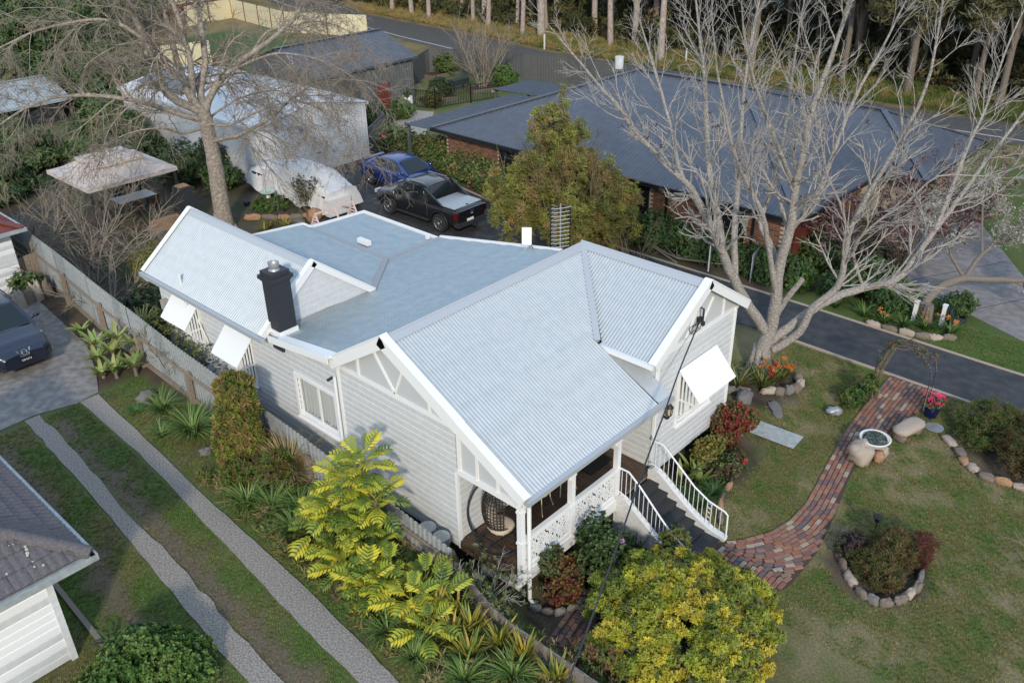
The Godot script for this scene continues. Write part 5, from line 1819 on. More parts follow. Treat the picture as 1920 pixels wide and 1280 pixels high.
	# thin white wire gates beside the big pale tree
	for q in [["thin white wire gate half hidden behind the pale bare tree trunk", Vector3(17.9, 0, -0.75), 0.25, 1.1], ["thin white wire gate at the far corner of the cottage beside the drive", Vector3(13.7, 0, 0.3), 0.4, 1.0]]:
		t = thing("wire_gate", q[0], "gate", q[1], "", q[2])
		var mb := MB.new()
		mb.tube(pv([Vector3(-0.5, 0, 0), Vector3(-0.5, q[3], 0), Vector3(0.5, q[3], 0), Vector3(0.5, 0, 0)]), 0.018, 0.018, 6)
		mb.tube(pv([Vector3(-0.5, 0.15, 0), Vector3(0.5, 0.15, 0)]), 0.014, 0.014, 6)
		put(t, "frame", mb, M.galv)
		for k in 8:
			mb = MB.new()
			mb.tube(pv([Vector3(-0.4 + k * 0.115, 0.15, 0), Vector3(-0.4 + k * 0.115, q[3], 0)]), 0.009, 0.009, 5, false)
			put(t, "bar", mb, M.galv)


# ---------------------------------------------------------------- vehicles (forward is +z, base on y = 0)
func key_at(keys: Array, z: float) -> Array:
	for k in keys.size() - 1:
		if z <= keys[k + 1][0]:
			var f: float = clampf((z - keys[k][0]) / (keys[k + 1][0] - keys[k][0]), 0, 1)
			f = f * f * (3.0 - 2.0 * f) * 0.5 + f * 0.5
			var r := []
			for j in keys[k].size():
				r.append(lerpf(keys[k][j], keys[k + 1][j], f))
			return r
	return keys[-1]


# keys: [z, half width, low, belt, top]
func car_shell(keys: Array, wheels: Array, arch: float) -> MB:
	var mb := MB.new()
	var rows := []
	var n := 72
	var z0: float = keys[0][0]
	var z1: float = keys[-1][0]
	for k in n + 1:
		var z := lerpf(z0, z1, float(k) / n)
		var q := key_at(keys, z)
		var w: float = q[1]
		var low: float = q[2]
		var belt: float = q[3]
		var top: float = q[4]
		var yl := low
		for zw in wheels:
			var d: float = absf(z - zw[0])
			if d < arch:
				yl = maxf(yl, zw[1] + sqrt(arch * arch - d * d))
		yl = minf(yl, belt - 0.12)
		var half := [Vector2(w * 0.97, yl), Vector2(w, yl + (belt - yl) * 0.3), Vector2(w, yl + (belt - yl) * 0.72), Vector2(w * 0.975, belt), Vector2(w * 0.93, lerpf(belt, top, 0.6)), Vector2(w * 0.8, top - 0.005), Vector2(w * 0.4, top + 0.022), Vector2(0, top + 0.03)]
		var row := PackedVector3Array()
		for p in half:
			row.append(Vector3(p.x, p.y, z))
		for j in range(half.size() - 2, -1, -1):
			row.append(Vector3(-half[j].x, half[j].y, z))
		rows.append(row)
	mb.grid(rows, false, true)
	for e in 2:
		var row: PackedVector3Array = rows[0] if e == 0 else rows[n]
		var m := row.size()
		for j in range(0, m / 2):
			if e == 0:
				mb.quad(row[j], row[j + 1], row[m - 2 - j], row[m - 1 - j])
			else:
				mb.quad(row[m - 1 - j], row[m - 2 - j], row[j + 1], row[j])
	return mb


func pane(p: Array, inset: Array, off := 0.012) -> MB:
	# a pane on the quad p (four corners, bottom left, bottom right, top right, top left), inset by shares [left, right, bottom, top]
	var mb := MB.new()
	var bl := func(u: float, v: float) -> Vector3:
		return (p[0] as Vector3).lerp(p[1], u).lerp((p[3] as Vector3).lerp(p[2], u), v)
	var n: Vector3 = ((p[1] - p[0]) as Vector3).cross(p[3] - p[0]).normalized()
	var c := [bl.call(inset[0], inset[2]) + n * off, bl.call(1.0 - inset[1], inset[2]) + n * off, bl.call(1.0 - inset[1], 1.0 - inset[3]) + n * off, bl.call(inset[0], 1.0 - inset[3]) + n * off]
	mb.quad(c[0], c[3], c[2], c[1])
	for k in 4:
		var j := (k + 1) % 4
		mb.quad(c[k], c[j], c[j] - n * off * 1.2, c[k] - n * off * 1.2)
	return mb


func wheel(t: Node3D, at: Vector3, r: float, wide: float, side: float, spokes: int, rim_m := "steel"):
	var tr := Transform3D(Basis(Vector3.BACK, -PI / 2 * side), at)
	var mb := MB.new()
	mb.lathe(PackedVector2Array([Vector2(0.0, -wide / 2), Vector2(r * 0.62, -wide / 2), Vector2(r * 0.93, -wide / 2), Vector2(r, -wide / 2 + 0.03), Vector2(r, wide / 2 - 0.03), Vector2(r * 0.93, wide / 2), Vector2(r * 0.66, wide / 2), Vector2(r * 0.64, wide / 2 - 0.06), Vector2(0, wide / 2 - 0.07)]), 24, tr)
	var w := put(t, "wheel", mb, M.rubber)
	mb = MB.new()
	for k in spokes:
		var a := TAU * k / spokes
		mb.bar(tr * Vector3(cos(a) * 0.04, wide / 2 - 0.02, sin(a) * 0.04), tr * Vector3(cos(a) * r * 0.63, wide / 2 - 0.012, sin(a) * r * 0.63), r * 0.14, 0.03, tr.basis.y)
	mb.lathe(PackedVector2Array([Vector2(r * 0.62, wide / 2 - 0.04), Vector2(r * 0.66, wide / 2), Vector2(r * 0.60, wide / 2 + 0.004), Vector2(r * 0.58, wide / 2 - 0.03)]), 24, tr)
	mb.lathe(PackedVector2Array([Vector2(r * 0.16, wide / 2 - 0.03), Vector2(r * 0.14, wide / 2 + 0.01), Vector2(0, wide / 2 + 0.014)]), 12, tr)
	put(w, "rim", mb, M[rim_m])


func plate(t: Node3D, at: Transform3D, words: String, back: String, ink: String, wide := 0.37):
	var mb := MB.new()
	mb.box(at, Vector3(wide, 0.12, 0.012))
	var p := put(t, "number_plate", mb, M[back])
	if words:
		var tm := TextMesh.new()
		var f := SystemFont.new()
		f.font_names = PackedStringArray(["Droid Sans"])
		tm.font = f
		tm.text = words
		tm.font_size = 64
		tm.pixel_size = 0.0011
		tm.depth = 0.006
		inst(p, "lettering", tm, at * Transform3D(Basis(), Vector3(0, 0.0, 0.008)), M[ink])


func cabin(t: Node3D, q: Dictionary, paint: Material):
	# q: wb, wt half widths; yb, yt; z of [rear base, rear top, front top, front base]
	var zr: float = q.z[0]
	var zrt: float = q.z[1]
	var zft: float = q.z[2]
	var zf: float = q.z[3]
	var wb: float = q.wb
	var wt: float = q.wt
	var rows := []
	for k in 25:
		var f := k / 24.0
		var row := PackedVector3Array()
		for e in [[wb, 0.0], [lerpf(wb, wt, 0.5), 0.5], [wt, 0.93], [wt * 0.92, 0.99], [wt * 0.5, 1.03], [0.0, 1.04], [-wt * 0.5, 1.03], [-wt * 0.92, 0.99], [-wt, 0.93], [-lerpf(wb, wt, 0.5), 0.5], [-wb, 0.0]]:
			var h: float = e[1]
			var a := lerpf(zr, zrt, minf(h, 1.0))
			var b := lerpf(zf, zft, minf(h, 1.0))
			var bow := 0.0
			if h > 0.9:
				bow = -0.045 * pow(absf(f * 2.0 - 1.0), 3.0)
			row.append(Vector3(e[0], lerpf(q.yb, q.yt, h) + bow, lerpf(a, b, f)))
		rows.append(row)
	var mb := MB.new()
	mb.grid(rows, false, true)
	for e in 2:
		var row: PackedVector3Array = rows[0] if e == 0 else rows[24]
		var m := row.size()
		for j in m / 2:
			if e == 0:
				mb.quad(row[j], row[j + 1], row[m - 2 - j], row[m - 1 - j])
			else:
				mb.quad(row[m - 1 - j], row[m - 2 - j], row[j + 1], row[j])
	var c := put(t, "cabin", mb, paint)
	var yb: float = q.yb
	var yt: float = lerpf(q.yb, q.yt, 0.93)
	put(c, "windscreen", pane([Vector3(-wb, yb, zf), Vector3(wb, yb, zf), Vector3(wt, yt, lerpf(zf, zft, 0.93)), Vector3(-wt, yt, lerpf(zf, zft, 0.93))].map(func(v): return v), [0.07, 0.07, 0.06, 0.05]), M.glass_car)
	put(c, "rear_window", pane([Vector3(wb, yb, zr), Vector3(-wb, yb, zr), Vector3(-wt, yt, lerpf(zr, zrt, 0.93)), Vector3(wt, yt, lerpf(zr, zrt, 0.93))], [0.09, 0.09, q.get("rear_low", 0.08), 0.08]), M.glass_car)
	for s in [1.0, -1.0]:
		for win in q.windows:
			# [rear base, front base, front top, rear top] along z
			var p := [Vector3(s * wb, yb, win[0]), Vector3(s * wb, yb, win[1]), Vector3(s * wt, yt, win[2]), Vector3(s * wt, yt, win[3])]
			if s > 0:
				p = [p[1], p[0], p[3], p[2]]
			put(c, "side_window", pane(p, [0.03, 0.03, 0.08, 0.06]), M.glass_car)


func side_lines(t: Node3D, w: float, zs: Array, y0: float, y1: float):
	for s in [1.0, -1.0]:
		for z in zs:
			var mb := MB.new()
			mb.bx(Vector3(s * (w - 0.004), y0, z - 0.006), Vector3(s * (w + 0.004), y1, z + 0.006))
			put(t, "door_gap", mb, M.black)


func handles(t: Node3D, w: float, zs: Array, y: float, m: String):
	for s in [1.0, -1.0]:
		for z in zs:
			var mb := MB.new()
			mb.bx(Vector3(s * w, y, z - 0.09), Vector3(s * (w + 0.025), y + 0.03, z + 0.09))
			put(t, "door_handle", mb, M[m])


func mirrors(t: Node3D, w: float, z: float, y: float, paint: Material):
	for s in [1.0, -1.0]:
		var mb := MB.new()
		mb.bar(Vector3(s * (w - 0.04), y - 0.05, z), Vector3(s * (w + 0.08), y, z), 0.04, 0.04)
		var rows := []
		for k in 5:
			var f := k / 4.0
			var r := sin(PI * (0.12 + 0.76 * f))
			var row := PackedVector3Array()
			for j in 10:
				var a := TAU * j / 10
				row.append(Vector3(s * (w + 0.13) + cos(a) * 0.105 * r, y + 0.03 + sin(a) * 0.075 * r, z - 0.06 + f * 0.16))
			rows.append(row)
		mb.grid(rows, true, true)
		put(t, "mirror", mb, paint)


func paint(key: String, c: Color, coat := 1.0) -> StandardMaterial3D:
	var m := flat(key, c, 0.35, 0.25)
	m.clearcoat_enabled = true
	m.clearcoat = coat
	m.clearcoat_roughness = 0.06
	return m


func lamp_block(t: Node3D, called: String, a: Vector3, b: Vector3, m: String):
	var rows := []
	var mb := MB.new()
	mb.bx(a, b)
	put(t, called, mb, M[m])


func make_vehicles():
	flat("lamp_clear", lin(0.55, 0.56, 0.58), 0.12, 0.4)
	flat("lamp_red", lin(0.13, 0.005, 0.006), 0.12)
	flat("tonneau", lin(0.50, 0.53, 0.55), 0.4, 0.5)
	make_ute()
	make_sedan()
	make_wagon()
	make_covered_trailer()


func make_ute():
	var p := paint("paint_black", lin(0.010, 0.011, 0.013))
	var t := thing("pickup_truck", "black dual-cab pickup truck with silver bed cover parked on the asphalt", "pickup truck", Vector3(14.35, 0.02, -14.45), "", PI)
	var shell := car_shell([[-2.62, 0.78, 0.55, 0.95, 1.02], [-2.5, 0.88, 0.48, 1.0, 1.10], [-0.8, 0.90, 0.45, 1.02, 1.12], [0.9, 0.90, 0.45, 1.02, 1.1], [1.7, 0.90, 0.45, 0.98, 1.08], [2.3, 0.87, 0.45, 0.86, 1.0], [2.55, 0.76, 0.42, 0.78, 0.88], [2.62, 0.66, 0.45, 0.7, 0.78]], [[-1.62, 0.39], [1.58, 0.39]], 0.49)
	put(t, "body", shell, p)
	var mb := MB.new()
	mb.bx(Vector3(-0.72, 0.35, -2.4), Vector3(0.72, 0.7, 2.35))
	put(t, "chassis", mb, M.black_matt)
	cabin(t, {"wb": 0.86, "wt": 0.68, "yb": 1.08, "yt": 1.74, "z": [-0.95, -0.72, 0.62, 1.38], "windows": [[-0.72, 0.02, 0.02, -0.55], [0.08, 1.15, 0.52, 0.08]], "rear_low": 0.12}, p)
	for x in [-0.94, 0.94]:
		for z in [-1.62, 1.58]:
			wheel(t, Vector3(x * 0.885, 0.39, z), 0.39, 0.27, signf(x), 6)
			var fl := MB.new()
			var arc := PackedVector3Array()
			for k in 15:
				var a := PI * k / 14.0
				arc.append(Vector3(signf(x) * 0.905, 0.39 + sin(a) * 0.50, z + cos(a) * 0.50))
			fl.tube(arc, 0.035, 0.035, 6)
			put(t, "wheel_flare", fl, M.black)
	side_lines(t, 0.90, [-0.86, 0.05, 1.05], 0.5, 1.05)
	handles(t, 0.90, [-0.7, 0.22], 0.95, "black")
	mirrors(t, 0.88, 1.0, 1.15, p)
	mb = MB.new()
	mb.bx(Vector3(-0.78, 1.125, -2.45), Vector3(0.78, 1.155, -1.02))
	var tc := put(t, "bed_cover", mb, M.tonneau)
	for k in 11:
		mb = MB.new()
		mb.bx(Vector3(-0.77, 1.155, -2.42 + k * 0.125), Vector3(0.77, 1.162, -2.42 + k * 0.125 + 0.112))
		put(tc, "cover_slat", mb, M.tonneau)
	mb = MB.new()
	mb.bx(Vector3(-0.05, 1.16, -2.42), Vector3(0.05, 1.18, -2.36))
	put(tc, "latch", mb, M.black)
	# sports bar behind the cab
	for x in [-1.0, 1.0]:
		mb = MB.new()
		mb.ext(PackedVector2Array([Vector2(-0.98, 1.12), Vector2(-0.62, 1.66), Vector2(-0.74, 1.68), Vector2(-1.75, 1.13)]), 0.09, Transform3D(Basis(Vector3.BACK, Vector3.UP, Vector3.LEFT), Vector3(0.79 * x + 0.045, 0, 0)))
		put(t, "sports_bar", mb, p)
		mb = MB.new()
		mb.bar(Vector3(x * 0.62, 1.775, -0.6), Vector3(x * 0.62, 1.775, 0.55), 0.04, 0.05)
		put(t, "roof_rail", mb, M.steel)
		mb = MB.new()
		mb.bx(Vector3(x * 0.86, 0.36, -1.0), Vector3(x * 1.0, 0.42, 1.0))
		mb.bx(Vector3(x * 0.86, 0.42, -0.9), Vector3(x * 0.98, 0.425, 0.9))
		put(t, "side_step", mb, M.charcoal)
		lamp_block(t, "tail_lamp", Vector3(x * 0.76, 0.74, -2.632), Vector3(x * 0.885, 1.02, -2.5), "lamp_red")
		lamp_block(t, "headlight", Vector3(x * 0.5, 0.78, 2.45), Vector3(x * 0.82, 0.92, 2.57), "lamp_clear")
		mb = MB.new()
		mb.tube(pv([Vector3(x * 0.87, 1.1, -0.78), Vector3(x * 0.9, 1.05, -0.9), Vector3(x * 0.905, 0.55, -0.9)]), 0.008, 0.008, 4)
		put(t, "bright_edge", mb, M.steel)
	mb = MB.new()
	mb.bx(Vector3(-0.72, 0.62, -2.66), Vector3(0.72, 1.06, -2.6))
	var tg := put(t, "tailgate", mb, p)
	mb = MB.new()
	mb.bx(Vector3(-0.09, 0.93, -2.672), Vector3(0.09, 0.965, -2.655))
	put(tg, "handle", mb, M.steel)
	mb = MB.new()
	mb.lathe(PackedVector2Array([Vector2(0.08, 0), Vector2(0.075, 0.012), Vector2(0.0, 0.014)]), 16, Transform3D(Basis(Vector3.RIGHT, -PI / 2).scaled(Vector3(1, 0.5, 1)), Vector3(0, 0.85, -2.66)))
	put(tg, "badge", mb, M.steel)
	mb = MB.new()
	mb.bx(Vector3(-0.9, 0.42, -2.78), Vector3(0.9, 0.58, -2.5))
	mb.bx(Vector3(-0.06, 0.33, -2.9), Vector3(0.06, 0.4, -2.5))
	put(t, "rear_bumper", mb, M.charcoal)
	plate(t, Transform3D(Basis(Vector3.UP, PI), Vector3(0.12, 0.62, -2.68)), "", "white", "black")
	mb = MB.new()
	mb.bx(Vector3(-0.5, 0.62, 2.55), Vector3(0.5, 0.84, 2.64))
	put(t, "grille", mb, M.charcoal)


func make_sedan():
	var p := paint("paint_blue", lin(0.010, 0.035, 0.19))
	var t := thing("sedan", "bright blue sedan with rear spoiler parked beside the hedge and garage", "car", Vector3(16.38, 0.02, -18.35))
	put(t, "body", car_shell([[-2.36, 0.70, 0.42, 0.72, 0.88], [-2.2, 0.82, 0.32, 0.84, 0.98], [-1.2, 0.885, 0.27, 0.86, 1.0], [0.6, 0.885, 0.25, 0.84, 0.95], [1.3, 0.885, 0.25, 0.78, 0.92], [1.95, 0.84, 0.26, 0.66, 0.80], [2.3, 0.70, 0.26, 0.54, 0.66], [2.40, 0.56, 0.3, 0.46, 0.52]], [[-1.38, 0.33], [1.42, 0.33]], 0.385), p)
	var mb := MB.new()
	mb.bx(Vector3(-0.66, 0.2, -2.1), Vector3(0.66, 0.5, 2.0))
	put(t, "chassis", mb, M.black_matt)
	cabin(t, {"wb": 0.82, "wt": 0.60, "yb": 0.93, "yt": 1.43, "z": [-1.72, -0.98, 0.30, 1.18], "windows": [[-1.28, -0.34, -0.34, -0.85], [-0.28, 0.95, 0.22, -0.28]]}, p)
	for x in [-1.0, 1.0]:
		for z in [-1.38, 1.42]:
			wheel(t, Vector3(x * 0.79, 0.33, z), 0.33, 0.22, x, 10)
		lamp_block(t, "tail_lamp", Vector3(x * 0.5, 0.7, -2.38), Vector3(x * 0.8, 0.86, -2.2), "lamp_red")
		lamp_block(t, "headlight", Vector3(x * 0.5, 0.6, 2.1), Vector3(x * 0.74, 0.7, 2.3), "lamp_clear")
		mb = MB.new()
		mb.bx(Vector3(x * 0.52, 0.94, -2.2), Vector3(x * 0.58, 1.03, -2.12))
		put(t, "spoiler_stay", mb, p)
	mb = MB.new()
	mb.box(Transform3D(Basis(Vector3.RIGHT, 0.1), Vector3(0, 1.045, -2.16)), Vector3(1.3, 0.03, 0.2))
	put(t, "spoiler", mb, p)
	side_lines(t, 0.885, [-0.34, 0.9, -1.05], 0.3, 0.9)
	handles(t, 0.885, [-0.52, 0.5], 0.78, "charcoal")
	mirrors(t, 0.85, 0.82, 0.98, p)
	mb = MB.new()
	mb.bx(Vector3(-0.36, 0.4, 2.33), Vector3(0.36, 0.52, 2.42))
	put(t, "grille", mb, M.black)
	plate(t, Transform3D(Basis(), Vector3(0, 0.36, 2.43)), "", "white", "black")
	mb = MB.new()
	mb.bar(Vector3(-0.5, 0.965, 1.2), Vector3(0.05, 0.97, 1.16), 0.02, 0.015)
	mb.bar(Vector3(0.1, 0.965, 1.2), Vector3(0.6, 0.97, 1.12), 0.02, 0.015)
	put(t, "wiper", mb, M.black)


func make_wagon():
	var p := paint("paint_navy", lin(0.008, 0.012, 0.030))
	var t := thing("compact_suv", "dark navy compact suv with white number plate lettering parked at the left", "car", Vector3(-3.08, 0.69, -15.0))
	put(t, "body", car_shell([[-2.12, 0.72, 0.5, 0.85, 1.05], [-1.9, 0.84, 0.35, 0.95, 1.08], [0.5, 0.88, 0.3, 0.95, 1.06], [1.1, 0.88, 0.3, 0.9, 1.04], [1.7, 0.84, 0.3, 0.8, 0.93], [2.05, 0.74, 0.3, 0.7, 0.80], [2.18, 0.6, 0.32, 0.6, 0.68]], [[-1.3, 0.34], [1.33, 0.34]], 0.40), p)
	var mb := MB.new()
	mb.bx(Vector3(-0.66, 0.25, -1.9), Vector3(0.66, 0.55, 1.85))
	put(t, "chassis", mb, M.black_matt)
	cabin(t, {"wb": 0.82, "wt": 0.62, "yb": 1.02, "yt": 1.58, "z": [-1.95, -1.6, 0.28, 1.15], "windows": [[-1.1, -0.1, -0.1, -1.05], [-0.05, 0.92, 0.2, -0.05], [-1.75, -1.18, -1.15, -1.5]]}, p)
	for x in [-1.0, 1.0]:
		for z in [-1.3, 1.33]:
			wheel(t, Vector3(x * 0.78, 0.34, z), 0.34, 0.22, x, 7)
		# swept-back clear headlights
		var rows := []
		for r in 4:
			var row := PackedVector3Array()
			for j in 5:
				var f := j / 4.0
				row.append(Vector3(x * lerpf(0.5, 0.80, f), lerpf(0.66, 0.82, r / 3.0) + 0.06 * f + (0.05 * f * r / 3.0), lerpf(2.12, 1.72, f) - r * 0.07 + 0.035))
			rows.append(row)
		mb = MB.new()
		mb.grid(rows, false, x > 0)
		put(t, "headlight", mb, M.lamp_clear)
		mb = MB.new()
		mb.bar(Vector3(x * 0.64, 1.6, -1.3), Vector3(x * 0.64, 1.6, 0.2), 0.035, 0.04)
		put(t, "roof_rail", mb, M.charcoal)
	side_lines(t, 0.88, [-0.08, 0.95, -1.12], 0.4, 1.0)
	handles(t, 0.88, [-0.25, 0.7], 0.88, "black")
	mirrors(t, 0.86, 0.86, 1.12, p)
	mb = MB.new()
	for k in 3:
		mb.bar(Vector3(-0.52, 0.6 + k * 0.05, 2.16 - k * 0.045), Vector3(0.52, 0.6 + k * 0.05, 2.16 - k * 0.045), 0.03, 0.018)
	put(t, "grille", mb, M.charcoal)
	# round badge in a V of bright metal
	mb = MB.new()
	var ring := PackedVector3Array()
	for k in 16:
		ring.append(Vector3(cos(TAU * k / 16) * 0.075, 0.72 + sin(TAU * k / 16) * 0.065, 2.165 - sin(TAU * k / 16) * 0.04))
	mb.tube(ring, 0.011, 0.011, 6, true, true)
	mb.bar(Vector3(-0.09, 0.72, 2.168), Vector3(0.09, 0.72, 2.168), 0.02, 0.03)
	mb.bar(Vector3(-0.19, 0.80, 2.11), Vector3(-0.1, 0.62, 2.19), 0.035, 0.025)
	mb.bar(Vector3(0.19, 0.80, 2.11), Vector3(0.1, 0.62, 2.19), 0.035, 0.025)
	mb.bar(Vector3(-0.1, 0.62, 2.19), Vector3(0.1, 0.62, 2.19), 0.035, 0.025)
	put(t, "badge", mb, M.steel)
	plate(t, Transform3D(Basis(Vector3.RIGHT, -0.12), Vector3(0, 0.5, 2.2)), "CW·0472", "black", "white")
	mb = MB.new()
	mb.bx(Vector3(-0.7, 0.3, 2.02), Vector3(0.7, 0.4, 2.17))
	put(t, "bumper", mb, M.charcoal)
	mb = MB.new()
	mb.bar(Vector3(-0.6, 1.05, 1.18), Vector3(0.1, 1.06, 1.16), 0.02, 0.015)
	mb.bar(Vector3(0.0, 1.05, 1.18), Vector3(0.62, 1.06, 1.12), 0.02, 0.015)
	put(t, "wiper", mb, M.black)
	mb = MB.new()
	mb.bar(Vector3(0.32, 0.975, 1.35), Vector3(0.24, 0.90, 1.9), 0.015, 0.012)
	mb.bar(Vector3(-0.32, 0.975, 1.35), Vector3(-0.24, 0.90, 1.9), 0.015, 0.012)
	put(t, "bonnet_crease", mb, p)


func make_covered_trailer():
	var t := thing("covered_trailer", "trailer hidden under a wrinkled white tarpaulin beside the bird bath garden", "trailer", Vector3(12.3, 0.02, -20.8))
	var nz := FastNoiseLite.new()
	nz.seed = 8
	nz.frequency = 0.9
	var rows := []
	for k in 49:
		var f := k / 48.0
		var z := lerpf(-2.9, 3.1, f)
		var h := 1.35 + 0.35 * smoothstep(0.1, 0.42, f) - 0.5 * smoothstep(0.72, 1.0, f) - 0.25 * smoothstep(0.1, 0.0, f)
		var row := PackedVector3Array()
		for j in 37:
			var s := j / 36.0 * 2.0 - 1.0
			var a := absf(s)
			var y := h
			var x := 0.0
			if a < 0.45:
				x = s / 0.45 * 0.72
				y = h + 0.10 * (1.0 - pow(a / 0.45, 1.5)) - 0.16
			else:
				var e := (a - 0.45) / 0.55
				x = signf(s) * (0.72 + 0.36 * pow(e, 0.8))
				y = lerpf(h - 0.16, 0.22 + 0.12 * sin(z * 4.0), e)
			var wr := nz.get_noise_3d(x * 2.0, y * 0.7, z * 2.4) * 0.10 + 0.015 * sin(z * 9.0 + y * 3.0) * (1.0 if a > 0.5 else 0.3)
			row.append(Vector3(x + signf(s) * wr * (a if a > 0.4 else 0.0), y + wr * 0.8, z))
		rows.append(row)
	var mb := MB.new()
	mb.grid(rows)
	put(t, "tarpaulin", mb, M.tarp)
	mb = MB.new()
	var last: PackedVector3Array = rows[0]
	for j in 18:
		mb.quad(last[j], last[36 - j], last[35 - j], last[j + 1])
	put(t, "tarpaulin_end", mb, M.tarp)
	mb = MB.new()
	mb.bx(Vector3(-0.95, 0.08, 2.95), Vector3(0.25, 0.8, 3.3))
	put(t, "front_box", mb, M.tarp)
	mb = MB.new()
	last = rows[48]
	for j in 18:
		mb.quad(last[j + 1], last[35 - j], last[36 - j], last[j])
	put(t, "tarpaulin_end", mb, M.tarp)
	mb = MB.new()
	mb.bx(Vector3(-0.85, 0.3, -2.7), Vector3(0.85, 0.9, 2.9))
	put(t, "tray", mb, M.black_matt)
	for x in [-1.0, 1.0]:
		wheel(t, Vector3(x * 0.8, 0.3, 0.3), 0.3, 0.18, x, 5)
	mb = MB.new()
	mb.tube(pv([Vector3(-0.5, 0.42, 2.8), Vector3(0, 0.42, 3.9)]), 0.035, 0.035, 6)
	mb.tube(pv([Vector3(0.5, 0.42, 2.8), Vector3(0, 0.42, 3.9)]), 0.035, 0.035, 6)
	put(t, "drawbar", mb, M.galv)
	# pale pink timber A-frame
	t = thing("timber_trestle", "pale pink timber A-frame standing on the drive behind the low blue-grey roof", "trestle", Vector3(10.35, 0.02, -15.75))
	mb = MB.new()
	mb.bar(Vector3(-0.95, 1.25, 0), Vector3(0.95, 1.25, 0), 0.05, 0.07)
	put(t, "ridge", mb, M.pink_timber)
	for x in [-0.95, 0.95]:
		for s in [-1.0, 1.0]:
			mb = MB.new()
			mb.bar(Vector3(x, 1.25, 0), Vector3(x, 0, s * 0.72), 0.07, 0.045, Vector3.RIGHT)
			put(t, "leg", mb, M.pink_timber)
		for k in 8:
			mb = MB.new()
			var y := 0.18 + k * 0.13
			var hw := (1.25 - y) / 1.25 * 0.72
			mb.bar(Vector3(x + 0.04, y, -hw), Vector3(x + 0.04, y, hw), 0.02, 0.06, Vector3.UP)
			put(t, "slat", mb, M.pink_timber)
	for s in [-1.0, 1.0]:
		mb = MB.new()
		mb.bar(Vector3(-0.95, 0.12, s * 0.65), Vector3(0.95, 0.12, s * 0.65), 0.045, 0.07)
		put(t, "bottom_rail", mb, M.pink_timber)
	mb = MB.new()
	mb.bar(Vector3(0.0, 1.25, 0), Vector3(0.1, 0.1, 0.65), 0.045, 0.07)
	put(t, "brace", mb, M.pink_timber)


# ---------------------------------------------------------------- trees and shrubs
func smooth(p: PackedVector3Array, sub := 3) -> PackedVector3Array:
	var r := PackedVector3Array()
	for k in p.size() - 1:
		var a := p[maxi(k - 1, 0)]
		var d := p[mini(k + 2, p.size() - 1)]
		for e in sub:
			r.append(p[k].cubic_interpolate(p[k + 1], a, d, float(e) / sub))
	r.append(p[-1])
	return r


# h: kids per level, angle, ratio of lengths, droop, wander; tips collects the ends
func sprout(mbs: Array, p: Vector3, d: Vector3, l: float, r: float, level: int, h: Dictionary, tips = null):
	var n := 5 if level < 2 else 3 if level < h.kids.size() else 2
	var pts := PackedVector3Array([p])
	var dirs := [d]
	var q := p
	for k in n:
		d = (d + rdir() * h.wander + Vector3(0, h.droop * (0.4 + k * 0.3), 0)).normalized()
		q += d * l / n
		pts.append(q)
		dirs.append(d)
	var last: bool = level >= h.kids.size()
	(mbs[mini(level, mbs.size() - 1)] as MB).tube(pts, r, r * (0.35 if not last else 0.4), 5 if level < 2 else 3, false)
	if tips != null and (last or level >= h.kids.size() - 1):
		tips.append([q, d])
	if last:
		return
	for k in h.kids[level]:
		var f := rf(0.2, 1.0)
		var e := mini(int(f * n), n - 1)
		var base := pts[e].lerp(pts[e + 1], f * n - e)
		var dd: Vector3 = dirs[e + 1]
		var side := dd.cross(rdir()).normalized()
		var a: float = h.angle * rf(0.6, 1.3)
		sprout(mbs, base, (dd * cos(a) + side * sin(a)).normalized(), l * h.ratio * rf(0.55, 1.15) * (1.15 - 0.45 * f), maxf(r * 0.5 * (1.1 - 0.4 * f), h.thin), level + 1, h, tips)


func cluster(n: int, l: float, w: float, up := 0.4, seed_ := 1, fold := 0.25) -> ArrayMesh:
	var g := RandomNumberGenerator.new()
	g.seed = seed_
	var mb := MB.new()
	mb.colored = true
	for k in n:
		var a := TAU * (k + g.randf() * 0.7) / n
		var el := up + g.randf_range(-0.45, 0.45)
		var d := Vector3(cos(a) * cos(el), sin(el), sin(a) * cos(el))
		var side := d.cross(Vector3.UP).normalized()
		var nn := side.cross(d)
		var b := Vector3(g.randf_range(-0.3, 0.3), g.randf_range(-0.2, 0.3), g.randf_range(-0.3, 0.3)) * l
		var s := g.randf_range(0.7, 1.2)
		var mid := b + d * l * s * 0.5
		var tone := g.randf_range(0.8, 1.15)
		mb.col = Color(tone, tone, tone * 0.95)
		var tip := b + d * l * s - nn * l * 0.12
		mb.tri(b, mid - side * w * s + nn * w * fold, tip)
		mb.tri(b, tip, mid + side * w * s + nn * w * fold)
	return mb.mesh()


# scatter of points in blobs [centre, radii]; keeps gaps where the noise is low
func in_blobs(blobs: Array, n: int, gaps := 0.0, shell := 0.45, freq := 1.2) -> Array:
	var vol := 0.0
	for b in blobs:
		vol += b[1].x * b[1].y * b[1].z
	var r := []
	for b in blobs:
		var m := int(n * b[1].x * b[1].y * b[1].z / vol)
		for k in m:
			var d := rdir()
			var q: Vector3 = d * pow(rng.randf(), shell)
			var p: Vector3 = b[0] + q * b[1]
			var v := noise.get_noise_3d(p.x * freq * 3.0, p.y * freq * 3.0, p.z * freq * 3.0)
			if v < gaps and rng.randf() < 0.85:
				continue
			p += d * v * 0.5 * minf(b[1].x, b[1].y)
			r.append([p, d])
	return r


